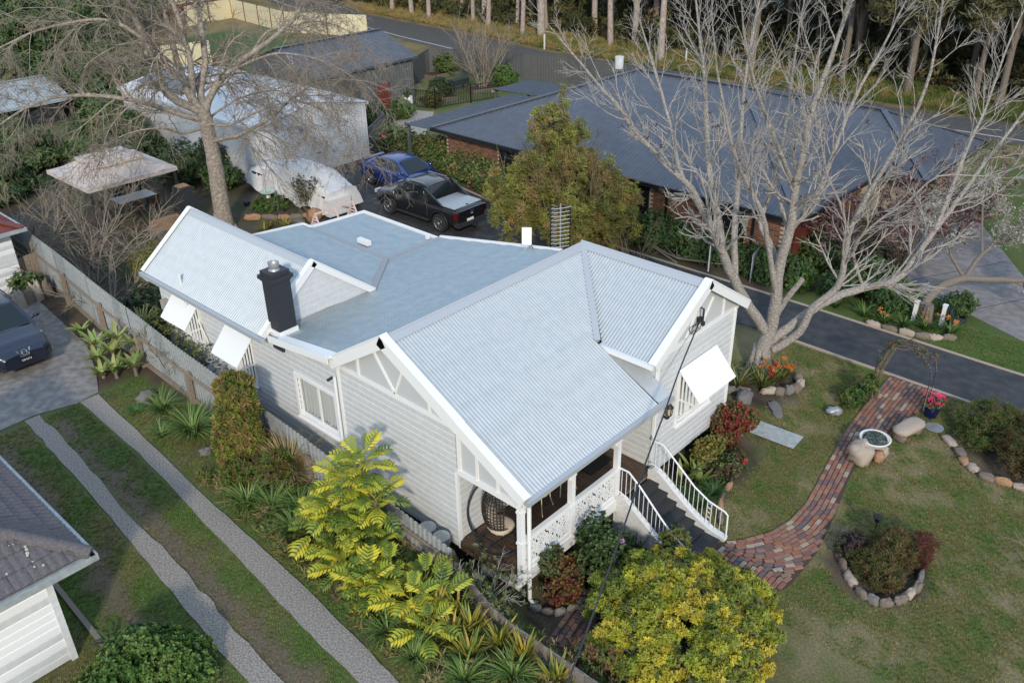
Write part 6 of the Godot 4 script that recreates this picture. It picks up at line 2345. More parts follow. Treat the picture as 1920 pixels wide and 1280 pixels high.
func leafy(t: Node3D, called: String, pts: Array, mesh: Mesh, cols: Array, m: String, s0 := 0.7, s1 := 1.3, outward := 0.7, up := 0.35):
	var xf := []
	var cl := []
	for q in pts:
		if q[0].y < 0.02:
			continue
		var d: Vector3 = (q[1] * outward + Vector3.UP * up + rdir() * 0.55).normalized()
		xf.append(along(q[0], d, rf(s0, s1), rf(0, TAU)))
		var f := noise.get_noise_3d(q[0].x * 5.0 + 9.0, q[0].y * 5.0, q[0].z * 5.0 + cols.size()) * 1.1 + 0.5 + rf(-0.3, 0.3)
		var c: Color = cols[clampi(int(f * cols.size()), 0, cols.size() - 1)]
		var k := rf(0.75, 1.2)
		cl.append(Color(c.r * k, c.g * k, c.b * k))
	return many(t, called, mesh, xf, cl, M[m])


# plumes: tufts of sprays, each tuft of one tint; spots are [centre, radius]
func plumes(t: Node3D, called: String, spots: Array, per: int, mesh: Mesh, cols: Array, m: String, tall := 1.0, up := 0.5):
	var xf := []
	var cl := []
	for s in spots:
		var c: Color = cols[rng.randi() % cols.size()] * rf(0.85, 1.15)
		for k in per:
			var d := rdir()
			d.y = d.y * 0.8 + 0.2
			var p: Vector3 = s[0] + d * Vector3(1, tall, 1) * s[1] * pow(rng.randf(), 0.5)
			if p.y < 0.03:
				continue
			xf.append(along(p, d + Vector3.UP * up + rdir() * 0.3, rf(0.7, 1.25), rf(0, TAU)))
			var q := rf(0.8, 1.2)
			cl.append(Color(c.r * q, c.g * q, c.b * q))
	return many(t, called, mesh, xf, cl, M[m])


func stems(t: Node3D, n: int, h: float, r: float, spread: float, m: String, wander := 0.12):
	var mb := MB.new()
	for k in n:
		var a := rf(0, TAU)
		var p := Vector3(cos(a), 0, sin(a)) * rf(0, spread * 0.15)
		var d := Vector3(cos(a) * spread / h, 1.0, sin(a) * spread / h).normalized()
		var pts := PackedVector3Array([p])
		for e in 4:
			d = (d + rdir() * wander).normalized()
			p += d * h / 4.0 * rf(0.8, 1.0)
			pts.append(p)
		mb.tube(pts, r, r * 0.35, 5, false)
	return put(t, "stem", mb, M[m])


func limbs_of(t: Node3D, limbs: Array, bark: String, fine: String, h: Dictionary, kids_per_m: float, tips = null, start := 0.18):
	var mbs := [MB.new(), MB.new(), MB.new()]
	for k in limbs.size():
		var q: Array = limbs[k]
		var pts := PackedVector3Array()
		for e in range(2, q.size(), 3):
			pts.append(Vector3(q[e], q[e + 1], q[e + 2]))
		var s := smooth(pts)
		for e in range(1, s.size() - 1):
			s[e] += rdir() * minf(q[0] * 0.12, 0.025)
		var mb := MB.new()
		mb.tube(s, q[0], q[1], 14 if q[0] > 0.3 else 10)
		if k == 0:
			# flared roots
			for e in 7:
				var a := TAU * e / 7.0 + 0.3
				mb.tube(pv([Vector3(cos(a) * q[0] * 0.5, 0.75, sin(a) * q[0] * 0.5), Vector3(cos(a) * q[0] * 0.85, 0.25, sin(a) * q[0] * 0.85), Vector3(cos(a) * q[0] * 1.35, -0.05, sin(a) * q[0] * 1.35)]), q[0] * 0.4, q[0] * 0.22, 7)
		put(t, "trunk" if k == 0 else "limb", mb, M[bark])
		if k == 0 or q[1] > 0.07:
			continue
		var l := 0.0
		for e in s.size() - 1:
			l += s[e].distance_to(s[e + 1])
		for e in int(l * kids_per_m):
			var f := pow(rf(start, 1.0), 0.8)
			var x := minf(f * (s.size() - 1), s.size() - 1.001)
			var j := int(x)
			var p := s[j].lerp(s[j + 1], x - j)
			var d := (s[j + 1] - s[j]).normalized()
			var side := d.cross(rdir()).normalized()
			var a: float = h.angle * rf(0.7, 1.3)
			var rr := lerpf(q[0], q[1], f)
			sprout(mbs, p, (d * cos(a) + side * sin(a)).normalized(), h.first * rf(0.5, 1.2) * (1.2 - 0.6 * f), clampf(rr * 0.42, 0.010, 0.06), 0, h, tips)
		sprout(mbs, s[-1], (s[-1] - s[-2]).normalized(), h.first * 0.9, q[1], 0, h, tips)
	put(t, "branches", mbs[0], M[bark], true)
	put(t, "small_branches", mbs[1], M[fine], true)
	put(t, "twigs", mbs[2], M[h.twig], true)


func make_trees():
	var t := thing("pale_bare_tree", "tall leafless tree with pale grey bark on the front lawn beside the drive", "tree", Vector3(12.2, 0, 2.6))
	var tips := []
	limbs_of(t, pale_tree_limbs, "bark_pale", "twig_pale", {"kids": [5, 3], "angle": 0.58, "ratio": 0.58, "droop": 0.06, "wander": 0.19, "thin": 0.005, "first": 1.9, "twig": "twig_pale"}, 2.7, tips)
	var pods := []
	for k in 420:
		var q: Array = tips[rng.randi() % tips.size()]
		if q[0].y < 8.5:
			pods.append(Transform3D(Basis(rdir(), rf(0, TAU)).scaled(Vector3.ONE * rf(0.6, 1.3)), q[0]))
	many(t, "seed_pods", cluster(5, 0.05, 0.022, 0.3, 4), pods, range(pods.size()).map(func(_i): return Color(0.03, 0.016, 0.012)), M.leaf_dull)
	t = thing("large_bare_tree", "big spreading leafless tree with drooping twigs behind the cottage", "tree", Vector3(7.73, 0, -20.1))
	limbs_of(t, left_tree_limbs, "bark_left", "twig_brown", {"kids": [8, 6, 2], "angle": 0.8, "ratio": 0.6, "droop": -0.11, "wander": 0.2, "thin": 0.0065, "first": 2.6, "twig": "twig_brown"}, 2.9, null, 0.1)
	make_bare_shrubs()
	make_evergreens()
	make_forest()


func bare_shrub(called: String, label: String, at: Vector3, n: int, h: float, spread: float, droop: float, m: String, group := "", kids := [6, 5], r0 := 0.035) -> Node3D:
	var t := thing(called, label, "shrub", at, group)
	var mbs := [MB.new(), MB.new(), MB.new()]
	for k in n:
		var a := TAU * k / n + rf(-0.4, 0.4)
		var d := Vector3(cos(a) * spread, 1.0, sin(a) * spread).normalized()
		sprout(mbs, Vector3(cos(a), 0, sin(a)) * 0.12, d, h * rf(0.6, 1.0), r0, 0, {"kids": kids, "angle": 0.6, "ratio": 0.55, "droop": droop, "wander": 0.14, "thin": 0.006})
	put(t, "stem", mbs[0], M[m])
	put(t, "branches", mbs[1], M[m], true)
	put(t, "twigs", mbs[2], M[m], true)
	return t


func make_bare_shrubs():
	var g := "leafless brown shrubs along the rear of the iron fence"
	var spots := [[Vector3(0.9, 0, -16.2), 3.0, "brown leafless shrub nearest the cottage wall, over the iron fence"], [Vector3(1.6, 0, -19.0), 3.5, "brown leafless shrub over the iron fence, just left of the yellow-green bush"], [Vector3(0.2, 0.5, -21.0), 3.2, "brown leafless shrub beside the boarded garage corner"], [Vector3(3.0, 0, -22.0), 3.4, "brown leafless shrub in front of the gazebo's left corner"], [Vector3(1.4, 0, -24.6), 3.2, "brown leafless shrub at the far left, behind the boarded garage"], [Vector3(3.6, 0, -19.2), 2.6, "low brown leafless shrub in front of the gazebo table"]]
	for s in spots:
		bare_shrub("bare_shrub", s[2], s[0], 9, s[1], 0.85, -0.07, "twig_brown", g, [8, 6])
	bare_shrub("vase_shrub", "vase-shaped leafless tree on the neighbour's back lawn before the sheet fence", Vector3(32.6, 0, -28.9), 14, 4.6, 0.45, 0.03, "twig_brown", "", [7, 5], 0.05)
	bare_shrub("bare_shrub", "leafless twiggy shrub between the green hedge wall and the white gable roof", Vector3(15.6, 0, -4.6), 8, 1.7, 0.7, 0.0, "twig_olive", "", [5, 4], 0.02)
	# purple-leaved plums by the neighbour's drive, in early leaf and blossom
	var leaf := cluster(5, 0.055, 0.02, 0.4, 12)
	for s in [[Vector3(21.2, 0, 1.7), 3.4, 0.5, "purple plum shrub in pink bud against the end of the brick house"], [Vector3(23.6, 0, 2.9), 3.7, 0.6, "tall purple plum shrub in pink bud, right of the brick house corner"], [Vector3(26.4, 0, 3.4), 3.2, 0.6, "farther purple plum shrub under the right end of the metal roof"]]:
		var t := thing("plum_shrub", s[3], "shrub", s[0], "purple plum shrubs by the neighbour's drive")
		var mbs := [MB.new(), MB.new(), MB.new()]
		var tips := []
		for k in 9:
			var a := TAU * k / 9 + rf(-0.4, 0.4)
			sprout(mbs, Vector3(cos(a), 0, sin(a)) * 0.2, Vector3(cos(a) * s[2], 1, sin(a) * s[2]).normalized(), s[1] * rf(0.6, 1.0), 0.04, 0, {"kids": [9, 6], "angle": 0.6, "ratio": 0.5, "droop": 0.02, "wander": 0.15, "thin": 0.007}, tips)
		put(t, "stem", mbs[0], M.bark_brown)
		put(t, "branches", mbs[1], M.twig_tip, true)
		put(t, "twigs", mbs[2], M.twig_tip, true)
		var pts := []
		for q in tips:
			for e in 5:
				pts.append([q[0] - q[1] * rf(0, 0.35) + rdir() * 0.06, q[1]])
		leafy(t, "leaves", pts, leaf, [Color(0.13, 0.035, 0.045), Color(0.20, 0.09, 0.10), Color(0.07, 0.02, 0.03), Color(0.32, 0.2, 0.22)], "petal", 0.7, 1.4)
	# bent blossom tree
	var t := thing("blossom_tree", "low crooked tree with white blossom leaning over the concrete drive at the right", "tree", Vector3(18.25, 0, 5.35))
	var limbs := [[0.16, 0.13, 0.0, 0.0, 0.0, 0.35, 0.7, -0.2, 0.9, 1.2, 0.1, 1.4, 1.35, 0.5], [0.12, 0.05, 1.4, 1.35, 0.5, 2.0, 1.3, 1.2, 2.7, 1.25, 1.9, 3.3, 1.2, 2.6, 4.0, 1.9, 3.0], [0.09, 0.02, 1.4, 1.35, 0.5, 2.4, 1.9, 0.6, 3.6, 2.4, 1.0, 4.8, 2.7, 1.2], [0.06, 0.015, 1.4, 1.35, 0.5, 1.5, 2.2, -0.3, 2.2, 3.0, -1.0], [0.06, 0.012, 3.3, 1.2, 2.6, 4.4, 2.2, 2.2, 5.6, 2.8, 2.6], [0.05, 0.012, 2.4, 1.9, 0.6, 3.6, 2.9, 0.0, 4.8, 3.3, -0.4]]
	var tips := []
	limbs_of(t, limbs, "bark_brown", "twig_brown", {"kids": [7, 4], "angle": 0.8, "ratio": 0.5, "droop": 0.03, "wander": 0.2, "thin": 0.006, "first": 1.2, "twig": "twig_brown"}, 4.0, tips, 0.3)
	var pts := []
	for q in tips:
		for e in 2:
			pts.append([q[0] - q[1] * rf(0, 0.5) + rdir() * 0.05, q[1]])
	leafy(t, "blossom", pts, cluster(5, 0.045, 0.02, 0.6, 6), [Color(0.55, 0.54, 0.50), Color(0.42, 0.42, 0.38), Color(0.2, 0.22, 0.12)], "petal", 0.6, 1.2)


func blob_tree(called: String, label: String, cat: String, at: Vector3, blobs: Array, n: int, mesh: Mesh, cols: Array, m: String, gaps: float, bark := "bark_brown", tr := 0.12, group := "", s0 := 0.7, s1 := 1.3, up := 0.35) -> Node3D:
	var t := thing(called, label, cat, at, group)
	var top: Vector3 = blobs[0][0]
	var mb := MB.new()
	mb.tube(pv([Vector3.ZERO, Vector3(top.x * 0.4 + 0.05, top.y * 0.5, top.z * 0.4), top]), tr, tr * 0.4, 8)
	for b in blobs:
		mb.tube(smooth(pv([Vector3(0, top.y * 0.25, 0), (b[0] as Vector3) * 0.6, b[0] + Vector3(0, b[1].y * 0.4, 0)])), tr * 0.5, tr * 0.12, 6)
	put(t, "trunk" if cat == "tree" else "stem", mb, M[bark])
	leafy(t, "crown" if cat == "tree" else "leaves", in_blobs(blobs, n, gaps), mesh, cols, m, s0, s1, 0.7, up)
	return t


func make_evergreens():
	# the olive-coloured bottlebrush behind the cottage: many fine upright sprays
	var fine := cluster(9, 0.15, 0.014, 0.75, 21, 0.1)
	var blobs := [[Vector3(0, 2.2, 0), Vector3(1.7, 1.8, 1.7)], [Vector3(-1.2, 1.5, -1.2), Vector3(1.1, 1.3, 1.1)], [Vector3(1.2, 1.3, 1.0), Vector3(1.2, 1.2, 1.2)], [Vector3(-0.4, 4.2, -0.3), Vector3(0.9, 1.4, 0.9)], [Vector3(0.7, 3.4, -0.6), Vector3(0.9, 1.2, 0.9)], [Vector3(-1.0, 3.1, -0.6), Vector3(0.9, 1.1, 0.9)], [Vector3(-0.1, 5.4, -0.4), Vector3(0.45, 0.9, 0.45)], [Vector3(0.9, 2.4, 1.1), Vector3(0.9, 1.1, 0.9)], [Vector3(-1.7, 2.4, -1.6), Vector3(0.6, 0.9, 0.6)], [Vector3(1.9, 1.7, 1.8), Vector3(0.6, 0.8, 0.6)]]
	var t := thing("bottlebrush_tree", "bushy olive-green evergreen between the cottage roof and the brick house", "tree", Vector3(15.5, 0, -7.8))
	var mb := MB.new()
	for b in blobs:
		mb.tube(smooth(pv([Vector3(0, 0.1, 0), (b[0] as Vector3) * Vector3(0.5, 0.45, 0.5), b[0] + Vector3(0, b[1].y * 0.3, 0)])), 0.07, 0.02, 6)
	put(t, "trunk", mb, M.bark_brown)
	var spots := []
	for q in in_blobs(blobs, 900, -0.12, 0.3, 0.9):
		spots.append([q[0] + rdir() * 0.15, rf(0.14, 0.27)])
	plumes(t, "crown", spots, 26, fine, [Color(0.23, 0.24, 0.055), Color(0.28, 0.28, 0.065), Color(0.17, 0.19, 0.05), Color(0.30, 0.22, 0.085), Color(0.20, 0.18, 0.06)], "leaf", 1.9, 1.0)
	var mbs := [MB.new(), MB.new(), MB.new()]
	for k in 22:
		var a := TAU * k / 22
		sprout(mbs, Vector3(0, 0.3, 0), Vector3(cos(a) * 0.7, 1.0 + 0.8 * (k % 3), sin(a) * 0.7).normalized(), 3.6, 0.045, 0, {"kids": [7, 5], "angle": 0.5, "ratio": 0.5, "droop": 0.05, "wander": 0.12, "thin": 0.007})
	put(t, "branches", mbs[0], M.twig_olive, true)
	put(t, "twigs", mbs[1], M.twig_olive, true)
	put(t, "fine_twigs", mbs[2], M.twig_olive, true)
	# clipped hedge by the cars, and the green wall of creeper by the brick house
	var oval := cluster(8, 0.075, 0.024, 0.5, 31)
	var hb := []
	for k in 12:
		var f := k / 11.0
		hb.append([Vector3(lerpf(0.7, -0.6, f) + rf(-0.1, 0.1), 0.7 + 0.12 * sin(k * 1.7), lerpf(-4.6, 4.4, f)), Vector3(0.7, 0.85 + rf(-0.1, 0.15), 0.85)])
	blob_tree("hedge", "dense flecked green hedge beside the blue sedan", "hedge", Vector3(18.9, 0, -18.3), hb, 15000, oval, [Color(0.075, 0.135, 0.028), Color(0.10, 0.17, 0.04), Color(0.055, 0.10, 0.025), Color(0.22, 0.24, 0.08), Color(0.17, 0.12, 0.05)], "leaf", -0.45, "bark_brown", 0.05)
	hb = []
	for k in 10:
		var f := k / 9.0
		hb.append([Vector3(lerpf(0.5, 0.9, f) + rf(-0.1, 0.1), 0.75 + 0.15 * sin(k * 2.3) - 0.2 * f, lerpf(-4.4, 4.2, f)), Vector3(0.65, 0.9 + rf(-0.2, 0.1) - 0.25 * f, 0.8)])
	blob_tree("creeper_hedge", "dark green tangled hedge wall along the brick house behind the pale tree", "hedge", Vector3(17.2, 0, -3.6), hb, 13000, oval, [Color(0.045, 0.10, 0.022), Color(0.065, 0.13, 0.028), Color(0.035, 0.075, 0.02), Color(0.09, 0.11, 0.035)], "leaf", -0.35, "bark_brown", 0.05)
	# green shrubs along the drive, from the far end to the letter posts
	var gs := "green shrubs in the bed between the two drives"
	for s in [[Vector3(18.1, 0, 0.9), 0.55, "low bright green shrub by the asphalt edge, behind the pale trunk"], [Vector3(18.3, 0, 2.3), 0.7, "broad green shrub under the low right limb of the pale tree"], [Vector3(19.3, 0, 3.0), 0.95, "dark green shrub standing before the concrete drive"], [Vector3(18.5, 0, 4.1), 0.8, "rounded green shrub just left of the white posts"], [Vector3(19.5, 0, 5.85), 0.6, "small clipped green shrub in the black trough, right of the hose"], [Vector3(20.3, 0, 0.6), 0.9, "dark shrub against the right end of the brick wall"], [Vector3(20.6, 0, 2.6), 1.0, "dark maroon-green shrub at the corner of the brick house"]]:
		var r: float = s[1]
		var dark := [Color(0.035, 0.075, 0.018), Color(0.05, 0.10, 0.022), Color(0.07, 0.13, 0.03)]
		if s[2].contains("maroon"):
			dark = [Color(0.05, 0.03, 0.02), Color(0.04, 0.05, 0.018), Color(0.09, 0.03, 0.025)]
		elif s[2].contains("bright"):
			dark = [Color(0.08, 0.16, 0.025), Color(0.10, 0.18, 0.03)]
		blob_tree("green_shrub", s[2], "shrub", s[0], [[Vector3(0, r * 0.7, 0), Vector3(r, r * 0.8, r)], [Vector3(r * 0.5, r * 0.6, 0.2), Vector3(r * 0.6, r * 0.6, r * 0.6)]], int(1500 * r * r + 300), oval, dark, "leaf", -0.5, "bark_brown", 0.03, gs)
	# conifers and dark evergreens at the far left
	var feather := cluster(8, 0.30, 0.05, -0.15, 41, 0.1)
	var deep := [Color(0.045, 0.085, 0.03), Color(0.06, 0.115, 0.038), Color(0.085, 0.14, 0.045), Color(0.12, 0.145, 0.055)]
	var gc := "dark feathery evergreens at the far left"
	for s in [[Vector3(13.0, 0, -50.0), 5.5, 8.0, "tallest dark feathery conifer in the top left corner"], [Vector3(9.0, 0, -58.0), 5.5, 8.0, "dark conifer at the left edge, behind the tin shed"], [Vector3(19.0, 0, -60.0), 4.5, 7.5, "dark conifer beyond the far green lawn's left end"], [Vector3(5.5, 0, -36.0), 2.6, 2.4, "low weeping conifer at the left edge, in front of the tin shed"], [Vector3(2.4, 0, -32.0), 2.2, 2.2, "low bright weeping conifer below the tin shed at the left edge"], [Vector3(9.5, 0, -33.5), 2.6, 3.0, "dark evergreen mound between gazebo and tin shed"], [Vector3(14.5, 0, -43.0), 3.0, 4.0, "dark evergreen behind the white garage's left side"], [Vector3(7.8, 0, -30.5), 1.8, 2.2, "dark bush right behind the gazebo canopy"], [Vector3(26.0, 0, -70.0), 5.0, 8.0, "dark conifer far behind, left of the cream house"]]:
		var r: float = s[1]
		var h: float = s[2]
		var bl := []
		for k in 9:
			var a := TAU * k / 9.0
			var f := k / 8.0
			bl.append([Vector3(cos(a * 2.0) * r * 0.5 * (1.0 - f * 0.6), h * (0.2 + 0.62 * f), sin(a * 2.0) * r * 0.5 * (1.0 - f * 0.6)), Vector3(r * 0.62 * (1.1 - 0.5 * f), h * 0.22, r * 0.62 * (1.1 - 0.5 * f))])
		blob_tree("conifer", s[3], "tree", s[0], bl, int(900 + r * r * 190), feather, deep, "leaf_dull", -0.3, "bark_brown", 0.2, gc, 0.8, 1.6, -0.1)
	# other greenery of the back garden
	for s in [[Vector3(3.1, 0, -16.6), 1.0, [Color(0.16, 0.17, 0.02), Color(0.10, 0.14, 0.02), Color(0.22, 0.20, 0.03)], "yellow-green bush right beside the rear gable of the cottage"], [Vector3(9.6, 0, -26.8), 1.3, [Color(0.04, 0.08, 0.02), Color(0.06, 0.1, 0.025)], "dark green bush behind the big bare trunk"], [Vector3(12.0, 0, -27.2), 1.2, [Color(0.035, 0.06, 0.02), Color(0.05, 0.07, 0.03)], "dark shrub against the left side of the white garage"], [Vector3(10.4, 0, -24.6), 0.9, [Color(0.05, 0.09, 0.02), Color(0.07, 0.12, 0.03)], "green shrub right of the big bare trunk"], [Vector3(0.9, 0, -13.2), 1.1, [Color(0.02, 0.045, 0.012), Color(0.03, 0.06, 0.016)], "dark glossy shrub in the gap between iron fence and cottage"], [Vector3(1.0, 0, -11.9), 0.9, [Color(0.025, 0.05, 0.014), Color(0.035, 0.06, 0.02)], "dark shrub at the rear left corner of the cottage"], [Vector3(-0.9, 0.65, -18.3), 0.5, [Color(0.06, 0.11, 0.02), Color(0.08, 0.13, 0.03)], "small green bush against the old paling by the boarded garage"], [Vector3(34.2, 0, -34.0), 0.9, [Color(0.07, 0.12, 0.025), Color(0.12, 0.15, 0.03)], "round green bush in the far corner bed of the back lawn"], [Vector3(33.8, 0, -28.0), 0.9, [Color(0.08, 0.15, 0.025)], "low green shrub at the foot of the vase-shaped tree"], [Vector3(29.3, 0, -29.4), 0.75, [Color(0.04, 0.06, 0.02)], "small dark conical shrub in the timber bed on the back lawn"], [Vector3(24.4, 0, -27.6), 0.7, [Color(0.08, 0.14, 0.03)], "green shrub beside the white urn"], [Vector3(22.3, 0, -27.5), 0.8, [Color(0.05, 0.11, 0.025)], "green shrub at the grey sheet fence end, left of the white urn"], [Vector3(27.6, 0, -28.3), 0.6, [Color(0.13, 0.11, 0.03), Color(0.10, 0.12, 0.03)], "yellowish shrub behind the black picket fence"], [Vector3(15.0, 0.0, -25.6), 0.4, [Color(0.03, 0.06, 0.015)], "small clipped shrub in front of the white garage door's left end"]]:
		var r: float = s[1]
		blob_tree("bush", s[3], "shrub", s[0], [[Vector3(0, r * 0.8, 0), Vector3(r, r * 0.9, r)], [Vector3(r * 0.5, r * 0.5, -r * 0.3), Vector3(r * 0.7, r * 0.6, r * 0.7)]], int(1100 * r + 250), oval, s[2], "leaf", -0.35, "bark_brown", 0.04, "", 0.9, 1.8)


func gum(r: float, h: float, crown_low: float, n: int, weeping: bool, seed_: int) -> Node3D:
	# a prototype forest tree: leaning pale or dark trunk, forked, a ragged crown
	var t := Node3D.new()
	var mb := MB.new()
	var lean := Vector3(rf(-0.6, 0.6), h, rf(-0.6, 0.6))
	mb.tube(smooth(pv([Vector3.ZERO, lean * 0.3 + Vector3(rf(-0.2, 0.2), 0, rf(-0.2, 0.2)), lean * 0.65, lean])), r, r * 0.35, 9)
	var blobs := []
	for k in 7:
		var a := TAU * k / 7.0 + seed_
		var f := rf(0.0, 1.0)
		var c := Vector3(cos(a) * rf(0.8, 2.6), lerpf(crown_low, h, f), sin(a) * rf(0.8, 2.6))
		mb.tube(smooth(pv([lean * clampf((crown_low - 1.5) / h + f * 0.4, 0.2, 0.95), c * 0.6 + Vector3(0, c.y * 0.35, 0), c])), r * 0.4, r * 0.1, 6)
		blobs.append([c, Vector3(rf(1.2, 2.0), rf(0.8, 1.8) * (1.6 if weeping else 1.0), rf(1.2, 2.0))])
	put(t, "trunk", mb, M.bark_gum if not weeping else M.bark_brown)
	var cols := [Color(0.16, 0.175, 0.06), Color(0.21, 0.21, 0.08), Color(0.12, 0.135, 0.045), Color(0.25, 0.20, 0.09)]
	if weeping:
		cols = [Color(0.15, 0.145, 0.065), Color(0.20, 0.175, 0.085), Color(0.11, 0.115, 0.05)]
	leafy(t, "crown", in_blobs(blobs, n, -0.15, 0.5, 0.4), cluster(11, 0.46, 0.045 if weeping else 0.075, -0.7 if weeping else -0.1, seed_, 0.1), cols, "leaf_dull", 0.8, 1.6, 0.5, -0.4 if weeping else 0.1)
	return t


func make_forest():
	var protos := [gum(0.32, 15, 8.0, 1400, false, 3), gum(0.24, 13, 6.5, 1300, false, 5), gum(0.2, 12, 3.0, 1800, true, 7), gum(0.26, 14, 2.2, 2000, true, 9)]
	for p in protos:
		p.name = "forest_tree"
	var spots := []
	# the trunks that stand clear at the edge of the bush
	for s in [[49.0, -37.9, 0], [49.7, -52.5, 1], [49.8, -55.0, 1], [49.0, -40.0, 1], [50.6, -47.5, 1], [50.2, -45.2, 1], [51.2, -42.6, 1], [50.6, -58.8, 1], [47.0, -24.5, 0], [49.5, -31.0, 1], [48.2, -17.8, 3], [49.0, -11.5, 2], [48.6, -7.0, 3], [49.3, -3.2, 2], [49.0, 0.6, 3], [49.6, 4.2, 2], [48.0, -1.4, 2], [47.8, 2.2, 3]]:
		spots.append(s)
	var x := 52.5
	while x < 72.0:
		var z := -78.0 - x * 0.4
		while z < 26.0:
			spots.append([x + rf(-1.3, 1.3), z + rf(-1.3, 1.3), (rng.randi() % 2) + (2 if z > -28.0 else 0)])
			z += 4.3 + (x - 52.0) * 0.05
		x += 4.6
	var dirs := ["nearest the road", "in the front row", "in the middle of the bush", "deep in the bush"]
	for k in spots.size():
		var s: Array = spots[k]
		var o: Node3D = protos[s[2]].duplicate()
		o.name = numbered("forest_tree")
		add_child(o, true)
		o.position = Vector3(s[0], 0, s[1])
		o.rotation.y = rf(0, TAU)
		var q := rf(0.85, 1.15)
		o.scale = Vector3(q, rf(0.85, 1.15), q)
		var kind: String = "pale-trunked gum tree" if s[2] < 2 else "dark weeping bush tree"
		var row: String = "at the front edge" if s[0] < 51.5 else "behind the front row" if s[0] < 58.0 else "in the middle" if s[0] < 65.0 else "deep"
		var by: String = "beyond the cream fence" if s[1] < -62.0 else "beyond the charcoal shed" if s[1] < -42.0 else "beyond the vase-shaped tree" if s[1] < -24.0 else "above the brick house roof" if s[1] < -6.0 else "behind the pale bare tree"
		tag(o, "%s %s in the bush, %s" % [kind, row, by], "tree", "%ss %s in the bush, %s" % [kind, row, by])
		if k == 0:
			o.set_meta("label", "thickest pale forked gum trunk at the road verge, top centre")
		elif k == 8:
			o.set_meta("label", "pale gum trunk behind the pale bare tree's left branches")
	for p in protos:
		p.free()
	# undergrowth between the trunks
	var pts := []
	for k in 9000:
		var z := rf(-80, 20)
		var xx := 50.5 + pow(rng.randf(), 1.5) * 24.0 - (z + 30.0) * (0.02 if z > -30.0 else 0.0)
		var v := noise.get_noise_2d(xx * 0.8, z * 0.8)
		if v > -0.1:
			pts.append([Vector3(xx, rf(0.1, 1.2 + v * 3.0), z), rdir()])
	var mb := MB.new()
	var o: MultiMeshInstance3D = leafy(self, numbered("undergrowth"), pts, cluster(9, 0.4, 0.07, 0.5, 51), [Color(0.07, 0.085, 0.025), Color(0.10, 0.10, 0.035), Color(0.05, 0.06, 0.02), Color(0.16, 0.12, 0.05)], "leaf_dull", 0.8, 1.6)
	tag(o, "tangled undergrowth filling the floor of the bush across the road", "undergrowth")
	# long dry grass of the verge
	var tuft := cluster(9, 0.42, 0.02, 1.0, 61, 0.1)
	pts = []
	for k in 9000:
		var z := rf(-85, 14)
		var e := at_x([Vector2(-85, 58.5), Vector2(-72, 53.2), Vector2(-60, 48.2), Vector2(-45, 46.8), Vector2(-34, 45.2), Vector2(-22, 44.8), Vector2(-5, 45.4), Vector2(14, 45.7)], z)
		pts.append([Vector3(e + 0.2 + pow(rng.randf(), 1.3) * 5.5, 0.03, z), Vector3.UP])
	var xf := []
	var cl := []
	for q in pts:
		xf.append(spin(q[0], rf(0.5, 1.2), 0.2))
		var g := clampf(0.35 + noise.get_noise_2d(q[0].x * 1.5, q[0].z * 1.5) * 1.6 + (q[0].z + 30.0) * 0.02, 0, 1)
		cl.append(Color(0.36, 0.27, 0.11).lerp(Color(0.11, 0.16, 0.03), g) * rf(0.8, 1.2))
	o = many(self, numbered("verge_grass"), tuft, xf, cl, M.grass)
	tag(o, "long dry golden and green grass on the verge across the road", "grass")


# ---------------------------------------------------------------- garden plants
# arching strap leaves from one crown
func strap(n: int, l: float, w: float, rise: float, seed_: int, cols: Array, bend := 1.0) -> MB:
	var g := RandomNumberGenerator.new()
	g.seed = seed_
	var mb := MB.new()
	mb.colored = true
	for k in n:
		var a := g.randf() * TAU
		var out := Vector3(cos(a), 0, sin(a))
		var side := Vector3(-out.z, 0, out.x)
		var ll := l * g.randf_range(0.6, 1.15)
		var el := rise * g.randf_range(0.7, 1.2)
		var p := out * g.randf() * 0.06 + side * g.randf_range(-0.05, 0.05)
		var c: Color = cols[g.randi() % cols.size()]
		var tone := g.randf_range(0.75, 1.2)
		mb.col = Color(c.r * tone, c.g * tone, c.b * tone)
		var rows := []
		for e in 5:
			var ww: float = w * [0.7, 1.0, 0.95, 0.7, 0.08][e]
			var row := PackedVector3Array([p - side * ww + Vector3(0, ww * 0.3, 0), p, p + side * ww + Vector3(0, ww * 0.3, 0)])
			rows.append(row)
			var ang := el - bend * e * 0.32
			p += (out * cos(ang) + Vector3.UP * sin(ang)) * ll / 4.0
		mb.grid(rows)
	return mb


func clump(called: String, label: String, at: Vector3, mb: MB, group := "", m := "leaf") -> Node3D:
	var t := thing(called, label, "plant", at, group)
	put(t, "leaves", mb, M[m])
	return t


